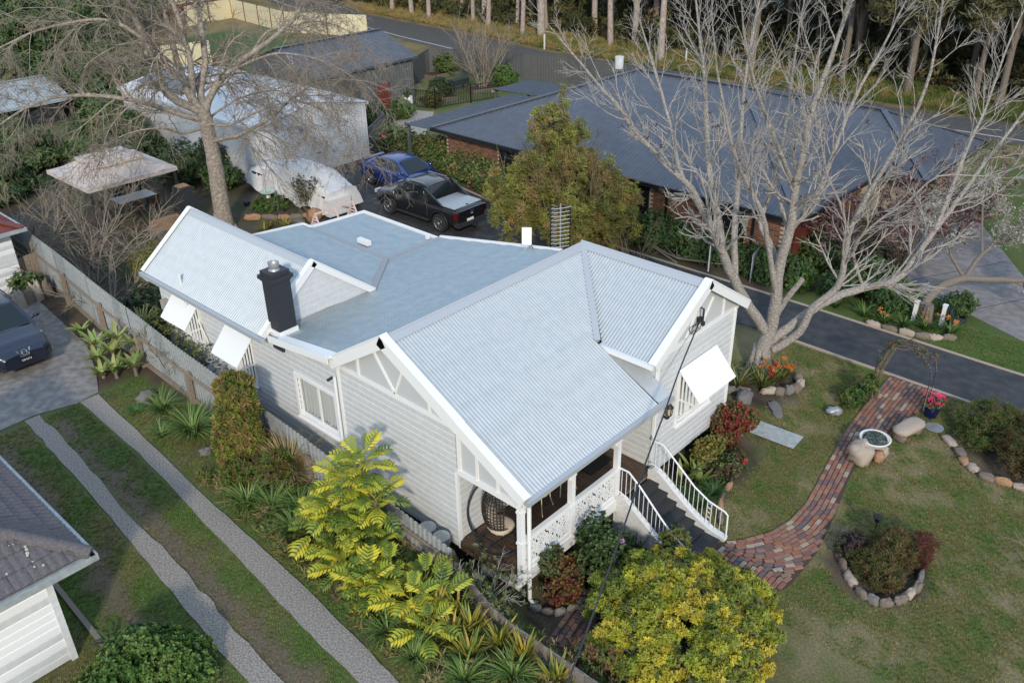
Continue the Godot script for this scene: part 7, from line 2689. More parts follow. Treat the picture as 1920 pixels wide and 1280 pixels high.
# a deeply lobed leaf: midrib along z, lobes to both sides
func lobed_leaf(l: float, wide: float, lobes: int, tone: Color, edge: Color, seed_: int) -> ArrayMesh:
	var g := RandomNumberGenerator.new()
	g.seed = seed_
	var mb := MB.new()
	mb.colored = true
	var at := func(f: float) -> Vector3:
		return Vector3(0, 0.16 * sin(f * 2.4) * l - 0.30 * f * f * l, f * l)
	for k in lobes:
		var f := (k + 0.3) / lobes
		var w := wide * sin(PI * (0.12 + 0.82 * f)) * g.randf_range(0.85, 1.15)
		for s in [-1.0, 1.0]:
			var b0: Vector3 = at.call(f - 0.035)
			var b1: Vector3 = at.call(f + 0.05)
			var dir := Vector3(s, 0.10, 0.75 - 0.3 * f).normalized()
			var m0 := b0 + dir * w * 0.5 + Vector3(0, 0.03 * l, -0.012 * l)
			var m1 := b1 + dir * w * 0.55 + Vector3(0, 0.02 * l, 0.012 * l)
			var tip := b1 + dir * w - Vector3(0, w * 0.22, 0)
			var tip2 := b0 + dir * w * 0.84 + Vector3(0, -w * 0.14, -0.02 * l)
			mb.col = tone
			if s > 0:
				mb.quad(b0, b1, m1, m0)
				mb.col = edge
				mb.tri(m0, m1, tip)
				mb.tri(m0, tip, tip2)
			else:
				mb.quad(b0, m0, m1, b1)
				mb.col = edge
				mb.tri(m0, tip, m1)
				mb.tri(m0, tip2, tip)
	mb.col = edge.lerp(Color(0.25, 0.27, 0.08), 0.5)
	var rib := PackedVector3Array([Vector3(0, -0.12 * l, -0.55 * l), at.call(0.0), at.call(0.35), at.call(0.7), at.call(1.0)])
	mb.tube(rib, 0.011, 0.004, 4, false)
	return mb.mesh()


func make_garden():
	make_philodendrons()
	make_left_plants()
	make_front_plants()
	make_golden_bush()
	make_beds()
	make_lawn_grass()


func make_philodendrons():
	var yel := Color(0.56, 0.47, 0.025)
	var lime := Color(0.34, 0.36, 0.03)
	var leafs := [lobed_leaf(0.52, 0.29, 7, lime, yel, 1), lobed_leaf(0.46, 0.27, 7, Color(0.25, 0.30, 0.025), Color(0.50, 0.45, 0.025), 2), lobed_leaf(0.50, 0.28, 7, Color(0.16, 0.23, 0.025), Color(0.36, 0.37, 0.03), 3), lobed_leaf(0.44, 0.26, 6, Color(0.08, 0.14, 0.02), Color(0.16, 0.22, 0.022), 4)]
	var g := "yellow-green split-leaf plants crowding the end of the iron fence"
	var list := [[-1.05, 0.3, 2.7, "tallest split-leaf plant with its crown against the white cottage wall"], [-1.35, 0.15, 2.35, "second tallest yellow split-leaf plant, just left of the tallest"], [-1.1, 0.7, 2.0, "yellow split-leaf crown hanging right of the tallest, before the white wall"], [-1.65, 0.0, 1.85, "yellow split-leaf plant at the left edge of the crowd beside the iron fence"], [-1.35, 0.55, 1.55, "split-leaf plant in the middle of the crowd, under the tallest crown"], [-1.65, 0.15, 1.7, "split-leaf plant low down left of the tallest stem"], [-1.95, -0.25, 1.35, "leftmost low yellow split-leaf plant beside the straw grass"], [-1.4, 0.75, 1.4, "split-leaf plant close to the iron fence, right of the tallest stem"], [-2.05, 0.45, 1.15, "bright yellow split-leaf plant nearest the wheel strip on the left"], [-1.55, 0.95, 1.05, "greener split-leaf plant in the shade of the tall ones"], [-2.25, 0.95, 1.1, "large yellow split-leaf plant right beside the wheel strip"], [-1.75, 1.7, 0.95, "yellow-tipped split-leaf plant before the iron fence end"], [-2.05, 1.95, 1.0, "split-leaf plant in the centre of the lower group"], [-1.3, 2.35, 0.85, "split-leaf plant at the last post of the iron fence"], [-1.95, 2.65, 1.05, "yellow split-leaf plant of the lower group, before the spiky leaves"], [-2.3, 1.65, 1.0, "small yellow split-leaf plant at the concrete edge of the lower group"], [-1.55, 3.0, 0.9, "split-leaf plant beside the start of the paling fence"], [-2.15, 3.35, 0.95, "nearest yellow split-leaf plant, lowest in the photo"]]
	for k in list.size():
		var s: Array = list[k]
		var t := thing("split_leaf_plant", s[3], "plant", Vector3(s[0], 0.65, s[1]), g)
		var h: float = s[2] - 0.65
		var mb := MB.new()
		mb.tube(smooth(pv([Vector3(rf(-0.2, 0.2), 0, rf(-0.2, 0.2)), Vector3(rf(-0.1, 0.1), h * 0.5, rf(-0.1, 0.1)), Vector3(0, h, 0)])), 0.06, 0.045, 7)
		put(t, "stem", mb, M.bark_brown)
		var n := 20 if h > 1.4 else 16
		for j in n:
			var a := TAU * (j * 0.382) + rf(-0.2, 0.2)
			var f := float(j) / n
			var tilt := lerpf(0.35, -0.9, f)
			var pos := Vector3(0, h + lerpf(-0.12, 0.1, f), 0)
			var b := Basis(Vector3.UP, a) * Basis(Vector3.RIGHT, tilt)
			var sc := rf(0.55, 1.05)
			var kind: int = (rng.randi() % 3) if rng.randf() < 0.75 else 3
			if k in [9, 4, 7]:
				kind = 2 + rng.randi() % 2
			inst(t, "leaf", leafs[kind], Transform3D(b.scaled(Vector3.ONE * sc), pos + b * Vector3(0, 0.06, 0.28) * sc), M.leaf)


func make_left_plants():
	var y := 0.65
	# clipped brownish conifer column
	var fine := cluster(9, 0.10, 0.022, 0.9, 71, 0.15)
	var bl := []
	for k in 7:
		var f := k / 6.0
		bl.append([Vector3(rf(-0.06, 0.06), 0.3 + f * 1.95, rf(-0.06, 0.06)), Vector3.ONE * lerpf(0.62, 0.40, f)])
	blob_tree("column_conifer", "clipped column conifer, green and rusty brown, before the iron fence", "shrub", Vector3(-1.35, y, -4.05), bl, 9500, fine, [Color(0.17, 0.20, 0.03), Color(0.23, 0.23, 0.04), Color(0.27, 0.17, 0.065), Color(0.19, 0.15, 0.05), Color(0.12, 0.15, 0.025)], "leaf_dull", -0.7, "bark_brown", 0.07, "", 0.8, 1.4, 0.7)
	blob_tree("column_conifer", "loose green skirt shrub at the foot of the column conifer", "shrub", Vector3(-1.75, y, -3.4), [[Vector3(0, 0.35, 0), Vector3(0.55, 0.5, 0.6)], [Vector3(0.4, 0.4, 0.5), Vector3(0.5, 0.5, 0.5)]], 2400, fine, [Color(0.10, 0.15, 0.02), Color(0.13, 0.11, 0.03)], "leaf_dull", -0.5, "bark_brown", 0.03)
	var straw := [Color(0.42, 0.32, 0.16), Color(0.34, 0.25, 0.12), Color(0.28, 0.22, 0.09)]
	clump("straw_grass", "fountain of straw-coloured grass against the iron fence beside the column conifer", Vector3(-1.0, y, -2.75), strap(480, 1.3, 0.012, 1.3, 5, straw, 0.85), "", "grass")
	var gr := [Color(0.10, 0.18, 0.03), Color(0.14, 0.23, 0.045), Color(0.20, 0.26, 0.07), Color(0.07, 0.13, 0.025)]
	var gp := "strappy green clumps along the left verge"
	for s in [[-1.55, -6.3, 0.85, 150, "big strappy green clump left of the column conifer"], [-1.55, -7.9, 0.7, 90, "yellowish strappy clump behind the big one, by the grey stone"], [-2.15, -6.9, 0.5, 50, "small strappy clump on the lawn beside the big one"], [-2.25, -2.7, 0.75, 80, "strappy clump leaning over the wheel strip below the conifer"], [-1.95, -2.1, 0.7, 80, "strappy clump between conifer skirt and wheel strip, second along"], [-1.55, -1.6, 0.7, 70, "grassy clump in front of the straw grass"], [-2.05, -1.15, 0.65, 80, "green strappy clump at the strip edge, left of the spiky red-tipped leaves"], [-2.5, 1.9, 0.6, 70, "strappy clump at the strip edge under the yellow split-leaf plants"], [-2.6, 2.7, 0.6, 80, "grassy clump beside the strip, nearer the camera"], [-2.65, 3.5, 0.55, 70, "nearest grassy clump beside the strip"], [-1.75, 5.2, 0.55, 90, "long pale grass before the paling fence"], [-2.4, 4.6, 0.55, 80, "pale green grass clump left of the paling fence grass"]]:
		clump("strap_plant", s[4], Vector3(s[0], y, s[1]), strap(int(s[3] * 1.4), s[2] * 1.2, 0.015, 1.15, int(s[3] * 7 + s[1] * 13 + 400), gr), gp)
	# upright tapering leaves, olive and gold
	var gold := [Color(0.16, 0.20, 0.03), Color(0.30, 0.27, 0.04), Color(0.46, 0.31, 0.045), Color(0.11, 0.16, 0.028)]
	gp = "spiky gold-tipped leaf clumps near the paling fence"
	var k := 0
	for s in [[-1.85, -0.55], [-2.0, -0.05], [-1.55, -0.35], [-1.95, 2.3], [-1.6, 2.5], [-1.35, 3.35], [-1.75, 3.1], [-1.9, 3.75], [-1.55, 3.9], [-1.4, 4.5], [-2.0, 4.3], [-1.35, 5.1], [-1.4, 5.9], [-2.35, 3.0]]:
		var where: String = ["leftmost, by the concrete strip", "behind the leftmost one", "closest to the straw grass", "under the yellow split leaves", "between split leaves and iron fence", "at the start of the palings", "in front of the first palings", "in the middle of the spiky patch", "against the palings, middle", "against the palings, farther right", "on the open side of the spiky patch", "by the rail of the palings", "last one along the palings", "beside the strip grass"][k]
		clump("spiky_plant", "spiky upright olive and gold leaves, " + where, Vector3(s[0], y, s[1]), strap(46, 0.68, 0.03, 1.35, 90 + k, gold, 0.45), gp)
		k += 1
	# agaves: broad soft rosettes on short stems
	var ag := [Color(0.22, 0.27, 0.075), Color(0.16, 0.22, 0.06), Color(0.30, 0.30, 0.10)]
	gp = "pale green broad-leaved rosettes in the mulch bed"
	k = 0
	for s in [[-1.35, -12.1, 0.5, 0.62], [-0.95, -11.5, 0.75, 0.6], [-1.25, -11.2, 0.55, 0.62], [-1.6, -11.5, 0.35, 0.6], [-0.7, -10.9, 0.7, 0.5], [-1.05, -10.4, 0.3, 0.55], [-1.5, -10.7, 0.2, 0.6], [-1.75, -11.0, 0.1, 0.5], [-1.0, -14.1, 0.05, 0.5]]:
		var t := thing("soft_agave", "broad pale green rosette, " + ["farthest of the big clump", "tallest, against the iron fence", "in the centre of the big clump", "left side of the clump, over the mulch", "fence side of the clump, near a post", "nearest the fence at the clump's lower end", "lowest of the clump, above the grass", "smallest of the clump, by the concrete", "alone beside the driveway, away from the clump"][k], "plant", Vector3(s[0], y, s[1]), gp)
		var mb := MB.new()
		mb.tube(pv([Vector3.ZERO, Vector3(0, s[2] + 0.05, 0)]), 0.06, 0.05, 7)
		put(t, "stem", mb, M.bark_brown)
		var l := put(t, "leaves", strap(22, s[3], 0.06, 0.95, 140 + k, ag, 0.55), M.leaf)
		l.position.y = s[2]
		k += 1
	clump("yucca", "spiky pale yellow-green rosette standing behind the iron fence before the rear gable", Vector3(0.0, 1.35, -11.7), strap(60, 0.75, 0.022, 1.0, 77, [Color(0.22, 0.24, 0.07), Color(0.30, 0.28, 0.10), Color(0.10, 0.14, 0.03)], 0.5))
	var v := bare_shrub("climber", "half-leafed climber sprawling over the top of the iron fence below the first window hood", Vector3(-0.25, 0.65, -9.6), 7, 1.7, 0.6, -0.05, "twig_olive", "", [6, 4], 0.02)
	var pts := []
	for e in 260:
		var f := rng.randf()
		pts.append([Vector3(rf(-0.25, 0.3), 1.25 + rf(0, 0.6) - f * 0.2, -1.2 + f * 3.4), rdir()])
	leafy(v, "leaves", pts, cluster(5, 0.07, 0.022, 0.4, 81), [Color(0.09, 0.12, 0.03), Color(0.14, 0.15, 0.04)], "leaf")
	# weeds and leaf litter that fill the bed between strip and fence
	var weeds := []
	for e in 2600:
		var z := rf(-4.6, 6.5)
		var x := rf(-2.75 - z * 0.06, -0.75)
		var f := noise.get_noise_2d(x * 4.0, z * 4.0)
		if f > -0.12:
			weeds.append([Vector3(x, y + rf(0.0, 0.16 + f * 0.3), z), rdir()])
	var wd = leafy(self, numbered("bed_weeds"), weeds, cluster(9, 0.17, 0.014, 0.7, 85, 0.1), [Color(0.12, 0.17, 0.035), Color(0.19, 0.20, 0.05), Color(0.26, 0.20, 0.08), Color(0.09, 0.13, 0.03), Color(0.30, 0.24, 0.12)], "grass", 0.6, 1.3, 0.4, 0.7)
	tag(wd, "mixed weeds, grass and dry leaves filling the bed between wheel strip and fence", "weeds")
	# shrub at the bottom left corner
	var oval := cluster(8, 0.07, 0.026, 0.5, 33)
	blob_tree("leafy_bush", "glossy green bush in the bottom left corner against the white boards", "shrub", Vector3(-6.2, y, 0.1), [[Vector3(0, 0.45, 0), Vector3(0.75, 0.6, 0.75)], [Vector3(-0.7, 0.4, 0.1), Vector3(0.7, 0.55, 0.6)], [Vector3(0.5, 0.3, 0.5), Vector3(0.6, 0.45, 0.6)]], 4800, oval, [Color(0.06, 0.13, 0.02), Color(0.09, 0.17, 0.03), Color(0.13, 0.20, 0.04)], "leaf", -0.4, "bark_brown", 0.03, "", 0.8, 1.3)
	clump("iris", "small strappy plant between the bottom left bush and the white house corner", Vector3(-6.25, y, -1.1), strap(16, 0.55, 0.03, 1.1, 55, [Color(0.05, 0.09, 0.025)]))
	clump("dandelion_mound", "clover-like green mound on the lawn behind the first wheel strip", Vector3(-2.0, y, -8.6), strap(140, 0.28, 0.016, 0.9, 57, [Color(0.05, 0.13, 0.02), Color(0.07, 0.16, 0.025)]))
	v = bare_shrub("dry_lavender", "dry straggly pale twigs with a few leaves behind the first palings", Vector3(-0.55, 0.45, 3.3), 12, 1.0, 0.9, 0.0, "twig_pale", "", [5, 3], 0.012)
	pts = []
	for e in 130:
		pts.append([Vector3(rf(-0.5, 0.6), rf(0.35, 0.95), rf(-0.8, 1.1)), rdir()])
	leafy(v, "leaves", pts, cluster(6, 0.07, 0.016, 0.6, 82), [Color(0.10, 0.13, 0.04), Color(0.15, 0.17, 0.06)], "leaf")


func flowers(t: Node3D, pts: Array, c: Color, size := 0.06):
	var mb := cluster(6, size, size * 0.35, 0.5, 91)
	leafy(t, "flowers", pts, mb, [c, c * 1.15], "petal", 0.7, 1.2)


func make_front_plants():
	var oval := cluster(8, 0.06, 0.022, 0.5, 35)
	# along the verandah
	var t := blob_tree("rose_bush", "dark green rose bush with one pink bloom under the fretwork rail", "shrub", Vector3(1.95, 0, 4.35), [[Vector3(0, 0.7, 0), Vector3(0.55, 0.6, 0.5)], [Vector3(0.1, 1.1, -0.3), Vector3(0.4, 0.4, 0.3)], [Vector3(0.6, 0.4, 0.2), Vector3(0.4, 0.4, 0.4)]], 1700, oval, [Color(0.035, 0.07, 0.018), Color(0.055, 0.10, 0.025), Color(0.08, 0.13, 0.04)], "leaf", -0.2, "stem_green", 0.02)
	flowers(t, [[Vector3(0.22, 1.1, 0.42), Vector3.UP], [Vector3(0.25, 1.12, 0.4), Vector3.BACK]], Color(0.55, 0.22, 0.5), 0.055)
	t = blob_tree("nandina", "rusty red and green low shrub by the verandah corner", "shrub", Vector3(0.95, 0, 4.2), [[Vector3(0, 0.35, 0), Vector3(0.5, 0.35, 0.4)], [Vector3(0.35, 0.45, -0.15), Vector3(0.4, 0.35, 0.35)]], 1900, oval, [Color(0.16, 0.05, 0.025), Color(0.20, 0.12, 0.03), Color(0.10, 0.10, 0.025), Color(0.12, 0.03, 0.02)], "leaf", -0.3, "bark_brown", 0.02)
	blob_tree("rose_bush", "small green rose shoot with red hips against the first fretwork panel", "shrub", Vector3(0.95, 0, 3.85), [[Vector3(0, 0.85, 0), Vector3(0.28, 0.3, 0.15)]], 260, oval, [Color(0.09, 0.13, 0.04), Color(0.14, 0.10, 0.04)], "leaf", -0.2, "stem_green", 0.02)
	bare_shrub("bare_rose", "nearly leafless rose canes before the white stair wall", Vector3(3.1, 0, 4.4), 6, 0.9, 0.5, 0.0, "stem_green", "", [3, 2], 0.012)
	# bed before the bay
	blob_tree("red_nandina", "red and green leafy shrub at the bay's right corner above the iron sheet", "shrub", Vector3(8.15, 0, 3.85), [[Vector3(0, 0.55, 0), Vector3(0.6, 0.55, 0.5)], [Vector3(0.3, 0.8, 0.2), Vector3(0.4, 0.35, 0.4)]], 2600, oval, [Color(0.20, 0.03, 0.025), Color(0.13, 0.10, 0.03), Color(0.08, 0.11, 0.025), Color(0.28, 0.05, 0.03)], "leaf", -0.3, "bark_brown", 0.03)
	blob_tree("yellow_shrub", "yellow-green leafy shrub under the bay window", "shrub", Vector3(7.1, 0, 3.95), [[Vector3(0, 0.4, 0), Vector3(0.6, 0.4, 0.35)]], 1200, oval, [Color(0.20, 0.19, 0.04), Color(0.13, 0.15, 0.03), Color(0.25, 0.20, 0.05)], "leaf", -0.2, "bark_brown", 0.02)
	blob_tree("herb_patch", "dark leafy patch in the middle of the bay bed", "shrub", Vector3(7.0, 0, 4.5), [[Vector3(0, 0.2, 0), Vector3(0.8, 0.25, 0.4)]], 1100, oval, [Color(0.06, 0.09, 0.025), Color(0.10, 0.06, 0.04), Color(0.12, 0.15, 0.04)], "leaf", -0.1, "bark_brown", 0.02)
	var big := [Color(0.17, 0.21, 0.05), Color(0.11, 0.16, 0.03), Color(0.22, 0.25, 0.07)]
	var k := 0
	for s in [[5.75, 4.0, 0.65], [6.35, 3.95, 0.7], [6.1, 4.3, 0.6]]:
		clump("ginger_lily", "broad-leaved pale green lily, " + ["nearest the stairs", "against the bay wall", "in front of the other two"][k], Vector3(s[0], 0, s[1]), strap(14, s[2], 0.065, 1.25, 200 + k, big, 0.5), "broad-leaved lilies beside the stairs")
		k += 1
	for s in [[5.45, 4.75, "dark strappy clump right of the stair rail"], [6.0, 4.75, "big dark strappy clump at the lawn edge beside the stairs"], [5.3, 4.3, "strappy clump behind the stair rail"]]:
		clump("mondo_clump", s[2], Vector3(s[0], 0, s[1]), strap(140, 0.5, 0.009, 1.1, int(s[0] * 31), [Color(0.035, 0.085, 0.018), Color(0.05, 0.115, 0.022)]), "dark strappy clumps right of the stairs")
	t = thing("geranium", "single bright red flower head at the lawn edge of the bay bed", "plant", Vector3(7.45, 0, 4.75))
	put(t, "leaves", strap(12, 0.2, 0.02, 0.9, 210, [Color(0.07, 0.13, 0.03)]), M.leaf)
	flowers(t, [[Vector3(0, 0.2, 0), Vector3.UP], [Vector3(0.04, 0.21, 0.03), Vector3.UP], [Vector3(-0.03, 0.19, 0.03), Vector3.BACK]], Color(0.5, 0.02, 0.01), 0.06)
	# lilies round the big tree, with orange heads
	k = 0
	for s in [[11.0, 2.1], [10.75, 2.7], [11.65, 3.35], [11.2, 3.25], [12.1, 3.45], [11.45, 2.9]]:
		t = clump("clivia", "strappy clivia by the pale bare tree, " + ["left of the trunk by the wall", "leftmost, before the window hood", "right front with most orange heads", "in front of the trunk", "rightmost, above the long stone", "darkest, close to the bark"][k], Vector3(s[0], 0, s[1]), strap(52, 0.72, 0.022, 1.2, 220 + k, [Color(0.10, 0.14, 0.025), Color(0.17, 0.18, 0.04), Color(0.06, 0.10, 0.02), Color(0.26, 0.22, 0.08)], 0.6), "clivias round the pale bare tree")
		if k in [0, 2, 4, 3]:
			var pts := []
			for e in (9 if k == 2 else 3):
				var c := Vector3(rf(-0.4, 0.4), rf(0.5, 0.68), rf(-0.35, 0.4))
				for j in 4:
					pts.append([c + rdir() * 0.04, Vector3.UP])
			flowers(t, pts, Color(0.55, 0.16, 0.02) if k != 3 else Color(0.35, 0.02, 0.02), 0.07)
		k += 1
	# strappy green and orange clivias of the bed between the drives
	k = 0
	for s in [[17.5, 3.6], [17.4, 4.3], [17.6, 4.9], [17.9, 5.5], [17.55, 2.6], [18.1, 6.2]]:
		t = clump("clivia", "strappy plant beyond the asphalt drive, " + ["under the rounded shrub", "middle of the row", "third from the white posts", "beside the white post with orange heads", "farthest back in the row", "right of the white posts below the hose"][k], Vector3(s[0], 0, s[1]), strap(45, 0.6, 0.024, 1.1, 240 + k, [Color(0.06, 0.12, 0.02), Color(0.09, 0.16, 0.03)], 0.7), "clivias beyond the asphalt drive")
		if k in [3, 5, 1]:
			var pts := []
			for e in 5:
				pts.append([Vector3(rf(-0.3, 0.3), rf(0.4, 0.55), rf(-0.3, 0.3)), Vector3.UP])
			flowers(t, pts, Color(0.55, 0.2, 0.04), 0.08)
		k += 1
	# round the bird bath, behind the cottage
	blob_tree("flower_patch", "green ground plants dotted with white flowers round the bird bath", "plants", Vector3(11.0, 0, -20.9), [[Vector3(0, 0.15, 0), Vector3(1.3, 0.25, 1.0)], [Vector3(0.9, 0.2, 0.8), Vector3(0.8, 0.3, 0.7)]], 1500, cluster(8, 0.11, 0.02, 0.7, 37), [Color(0.06, 0.12, 0.02), Color(0.09, 0.15, 0.03)], "leaf", -0.2)
	t = bare_shrub("sage_bush", "upright grey-green spiky bush in front of the white tarpaulin", Vector3(11.4, 0, -19.1), 16, 1.5, 0.55, 0.02, "twig_olive", "", [6, 3], 0.015)
	var pts := []
	for e in 700:
		var a := rf(0, TAU)
		var h := rf(0.2, 1.5)
		pts.append([Vector3(cos(a) * h * 0.5, h, sin(a) * h * 0.5) * Vector3(rf(0.3, 1), 1, rf(0.3, 1)), Vector3.UP])
	leafy(t, "leaves", pts, cluster(6, 0.09, 0.012, 1.1, 38), [Color(0.055, 0.075, 0.035), Color(0.08, 0.10, 0.045)], "leaf_dull")
	k = 0
	for s in [[9.0, -18.6], [8.5, -18.2], [9.5, -18.0]]:
		clump("bromeliad", "yellow-tipped spiky plant behind the low roof, " + ["middle one by the garden lamp", "beside the big bare trunk", "rightmost, near the paving stones"][k], Vector3(s[0], 0, s[1]), strap(60, 0.65, 0.022, 1.15, 260 + k, [Color(0.10, 0.13, 0.02), Color(0.20, 0.18, 0.03), Color(0.28, 0.2, 0.04)], 0.6), "spiky plants behind the low roof")
		k += 1


func make_golden_bush():
	var nd := cluster(10, 0.085, 0.016, 0.7, 95, 0.1)
	var t := thing("golden_bush", "big golden yellow feathery bush in front of the stairs at the bottom", "shrub", Vector3(1.6, 0, 6.6))
	var spots := []
	var mbs := [MB.new(), MB.new(), MB.new()]
	for k in 430:
		var a := TAU * k * 0.38197
		var r := sqrt((k + 0.5) / 430.0)
		var lump := noise.get_noise_2d(cos(a) * r * 6.0, sin(a) * r * 6.0)
		var c := Vector3(cos(a) * r * 2.05, 1.25 - r * r * 0.75 + lump * 0.55 + rf(-0.25, 0.12), sin(a) * r * 1.85)
		if c.x < -0.9 and c.z < -1.0 or lump < -0.32:
			continue
		spots.append([c, rf(0.10, 0.19)])
		if k % 3 == 0:
			mbs[0].tube(smooth(pv([Vector3(rf(-0.1, 0.1), 0, rf(-0.1, 0.1)), Vector3(c.x * 0.45, c.y * 0.6, c.z * 0.45), c])), 0.022, 0.006, 5)
		for e in 2:
			sprout([mbs[1]], c * Vector3(0.85, 0.75, 0.85), (c - Vector3(0, 0.3, 0) + rdir() * 0.6).normalized(), 0.45, 0.007, 0, {"kids": [3], "angle": 0.6, "ratio": 0.6, "droop": 0.05, "wander": 0.2, "thin": 0.005})
	put(t, "stem", mbs[0], M.bark_brown)
	put(t, "twigs", mbs[1], M.twig_brown, true)
	# soft plumes pointing outwards
	plumes(t, "leaves", spots, 46, nd, [Color(0.46, 0.40, 0.035), Color(0.36, 0.36, 0.03), Color(0.24, 0.28, 0.03), Color(0.52, 0.43, 0.045), Color(0.17, 0.21, 0.028), Color(0.30, 0.32, 0.03)], "leaf", 1.0, 0.5)  # yellow and green tints also put sunlit and shaded tufts into the colour
	# the small pruned stub that shows pale in the crown
	var mb := MB.new()
	mb.tube(pv([Vector3(-0.05, 0.9, -0.75), Vector3(0.0, 1.35, -0.78)]), 0.05, 0.045, 9)
	put(t, "stub", mb, M.concrete_pale)
	blob_tree("small_bush", "little green sprig bush at the foot of the left stair wall", "shrub", Vector3(3.25, 0, 5.35), [[Vector3(0, 0.55, 0), Vector3(0.4, 0.5, 0.3)]], 700, cluster(8, 0.07, 0.018, 0.7, 96), [Color(0.09, 0.12, 0.025), Color(0.15, 0.16, 0.04)], "leaf", -0.1, "stem_green", 0.015)
	blob_tree("small_bush", "reddish low shrub behind the palings, left of the golden bush", "shrub", Vector3(-0.35, 0, 6.1), [[Vector3(0, 0.5, 0), Vector3(0.4, 0.5, 0.7)]], 900, cluster(8, 0.06, 0.018, 0.7, 97), [Color(0.09, 0.12, 0.03), Color(0.20, 0.09, 0.04), Color(0.13, 0.14, 0.04)], "leaf", -0.1, "bark_brown", 0.015)


func make_beds():
	var wisp := cluster(9, 0.10, 0.008, 0.95, 111, 0.1)
	blob_tree("wispy_shrub", "wispy olive-brown shrub filling the round stone-edged bed", "shrub", Vector3(6.15, 0, 8.75), [[Vector3(0.1, 0.25, 0.1), Vector3(0.8, 0.4, 0.65)], [Vector3(0.3, 0.5, 0.2), Vector3(0.5, 0.4, 0.4)], [Vector3(-0.35, 0.3, 0.3), Vector3(0.45, 0.35, 0.4)]], 2300, wisp, [Color(0.10, 0.11, 0.03), Color(0.14, 0.09, 0.035), Color(0.07, 0.09, 0.025), Color(0.17, 0.13, 0.05)], "leaf_dull", -0.15, "twig_olive", 0.012, "", 0.8, 1.5, 0.8)
	blob_tree("wispy_shrub", "reddish twiggy shrub at the right of the round bed", "shrub", Vector3(6.9, 0, 9.25), [[Vector3(0, 0.35, 0), Vector3(0.5, 0.4, 0.5)]], 800, wisp, [Color(0.16, 0.04, 0.03), Color(0.12, 0.05, 0.03), Color(0.09, 0.03, 0.025)], "leaf_dull", -0.1, "twig_olive", 0.012, "", 0.8, 1.5, 0.8)
	blob_tree("wispy_shrub", "dark purple leafy plant at the back of the round bed", "shrub", Vector3(6.2, 0, 8.1), [[Vector3(0, 0.3, 0), Vector3(0.4, 0.3, 0.3)]], 500, cluster(8, 0.06, 0.02, 0.5, 36), [Color(0.05, 0.03, 0.03), Color(0.06, 0.07, 0.03)], "leaf_dull", -0.1, "twig_olive", 0.012)
	blob_tree("wispy_shrub", "tall tangle of rusty and green stems in the right-hand bed", "shrub", Vector3(12.3, 0, 10.2), [[Vector3(0, 0.5, 0), Vector3(1.1, 0.55, 0.8)], [Vector3(-0.3, 0.4, 0.7), Vector3(0.8, 0.5, 0.6)]], 2900, wisp, [Color(0.15, 0.09, 0.035), Color(0.10, 0.11, 0.03), Color(0.19, 0.10, 0.05), Color(0.07, 0.09, 0.025)], "leaf_dull", -0.1, "twig_olive", 0.012, "", 0.9, 1.6, 0.8)
	blob_tree("wispy_shrub", "green daisy-flecked tangle beside the asphalt in the right-hand bed", "shrub", Vector3(13.1, 0, 8.9), [[Vector3(0, 0.35, 0), Vector3(0.9, 0.45, 0.8)], [Vector3(0.3, 0.3, 0.9), Vector3(0.7, 0.4, 0.6)], [Vector3(-0.6, 0.25, -0.1), Vector3(0.7, 0.3, 0.5)]], 2900, wisp, [Color(0.08, 0.12, 0.025), Color(0.11, 0.14, 0.035), Color(0.13, 0.12, 0.04)], "leaf_dull", -0.1, "twig_olive", 0.012, "", 0.9, 1.6, 0.8)
	bare_shrub("bare_sprigs", "leafless grey sprigs at the right edge of the lawn", Vector3(8.3, 0, 11.6), 6, 1.2, 0.9, 0.0, "twig_brown", "", [4, 3], 0.006)


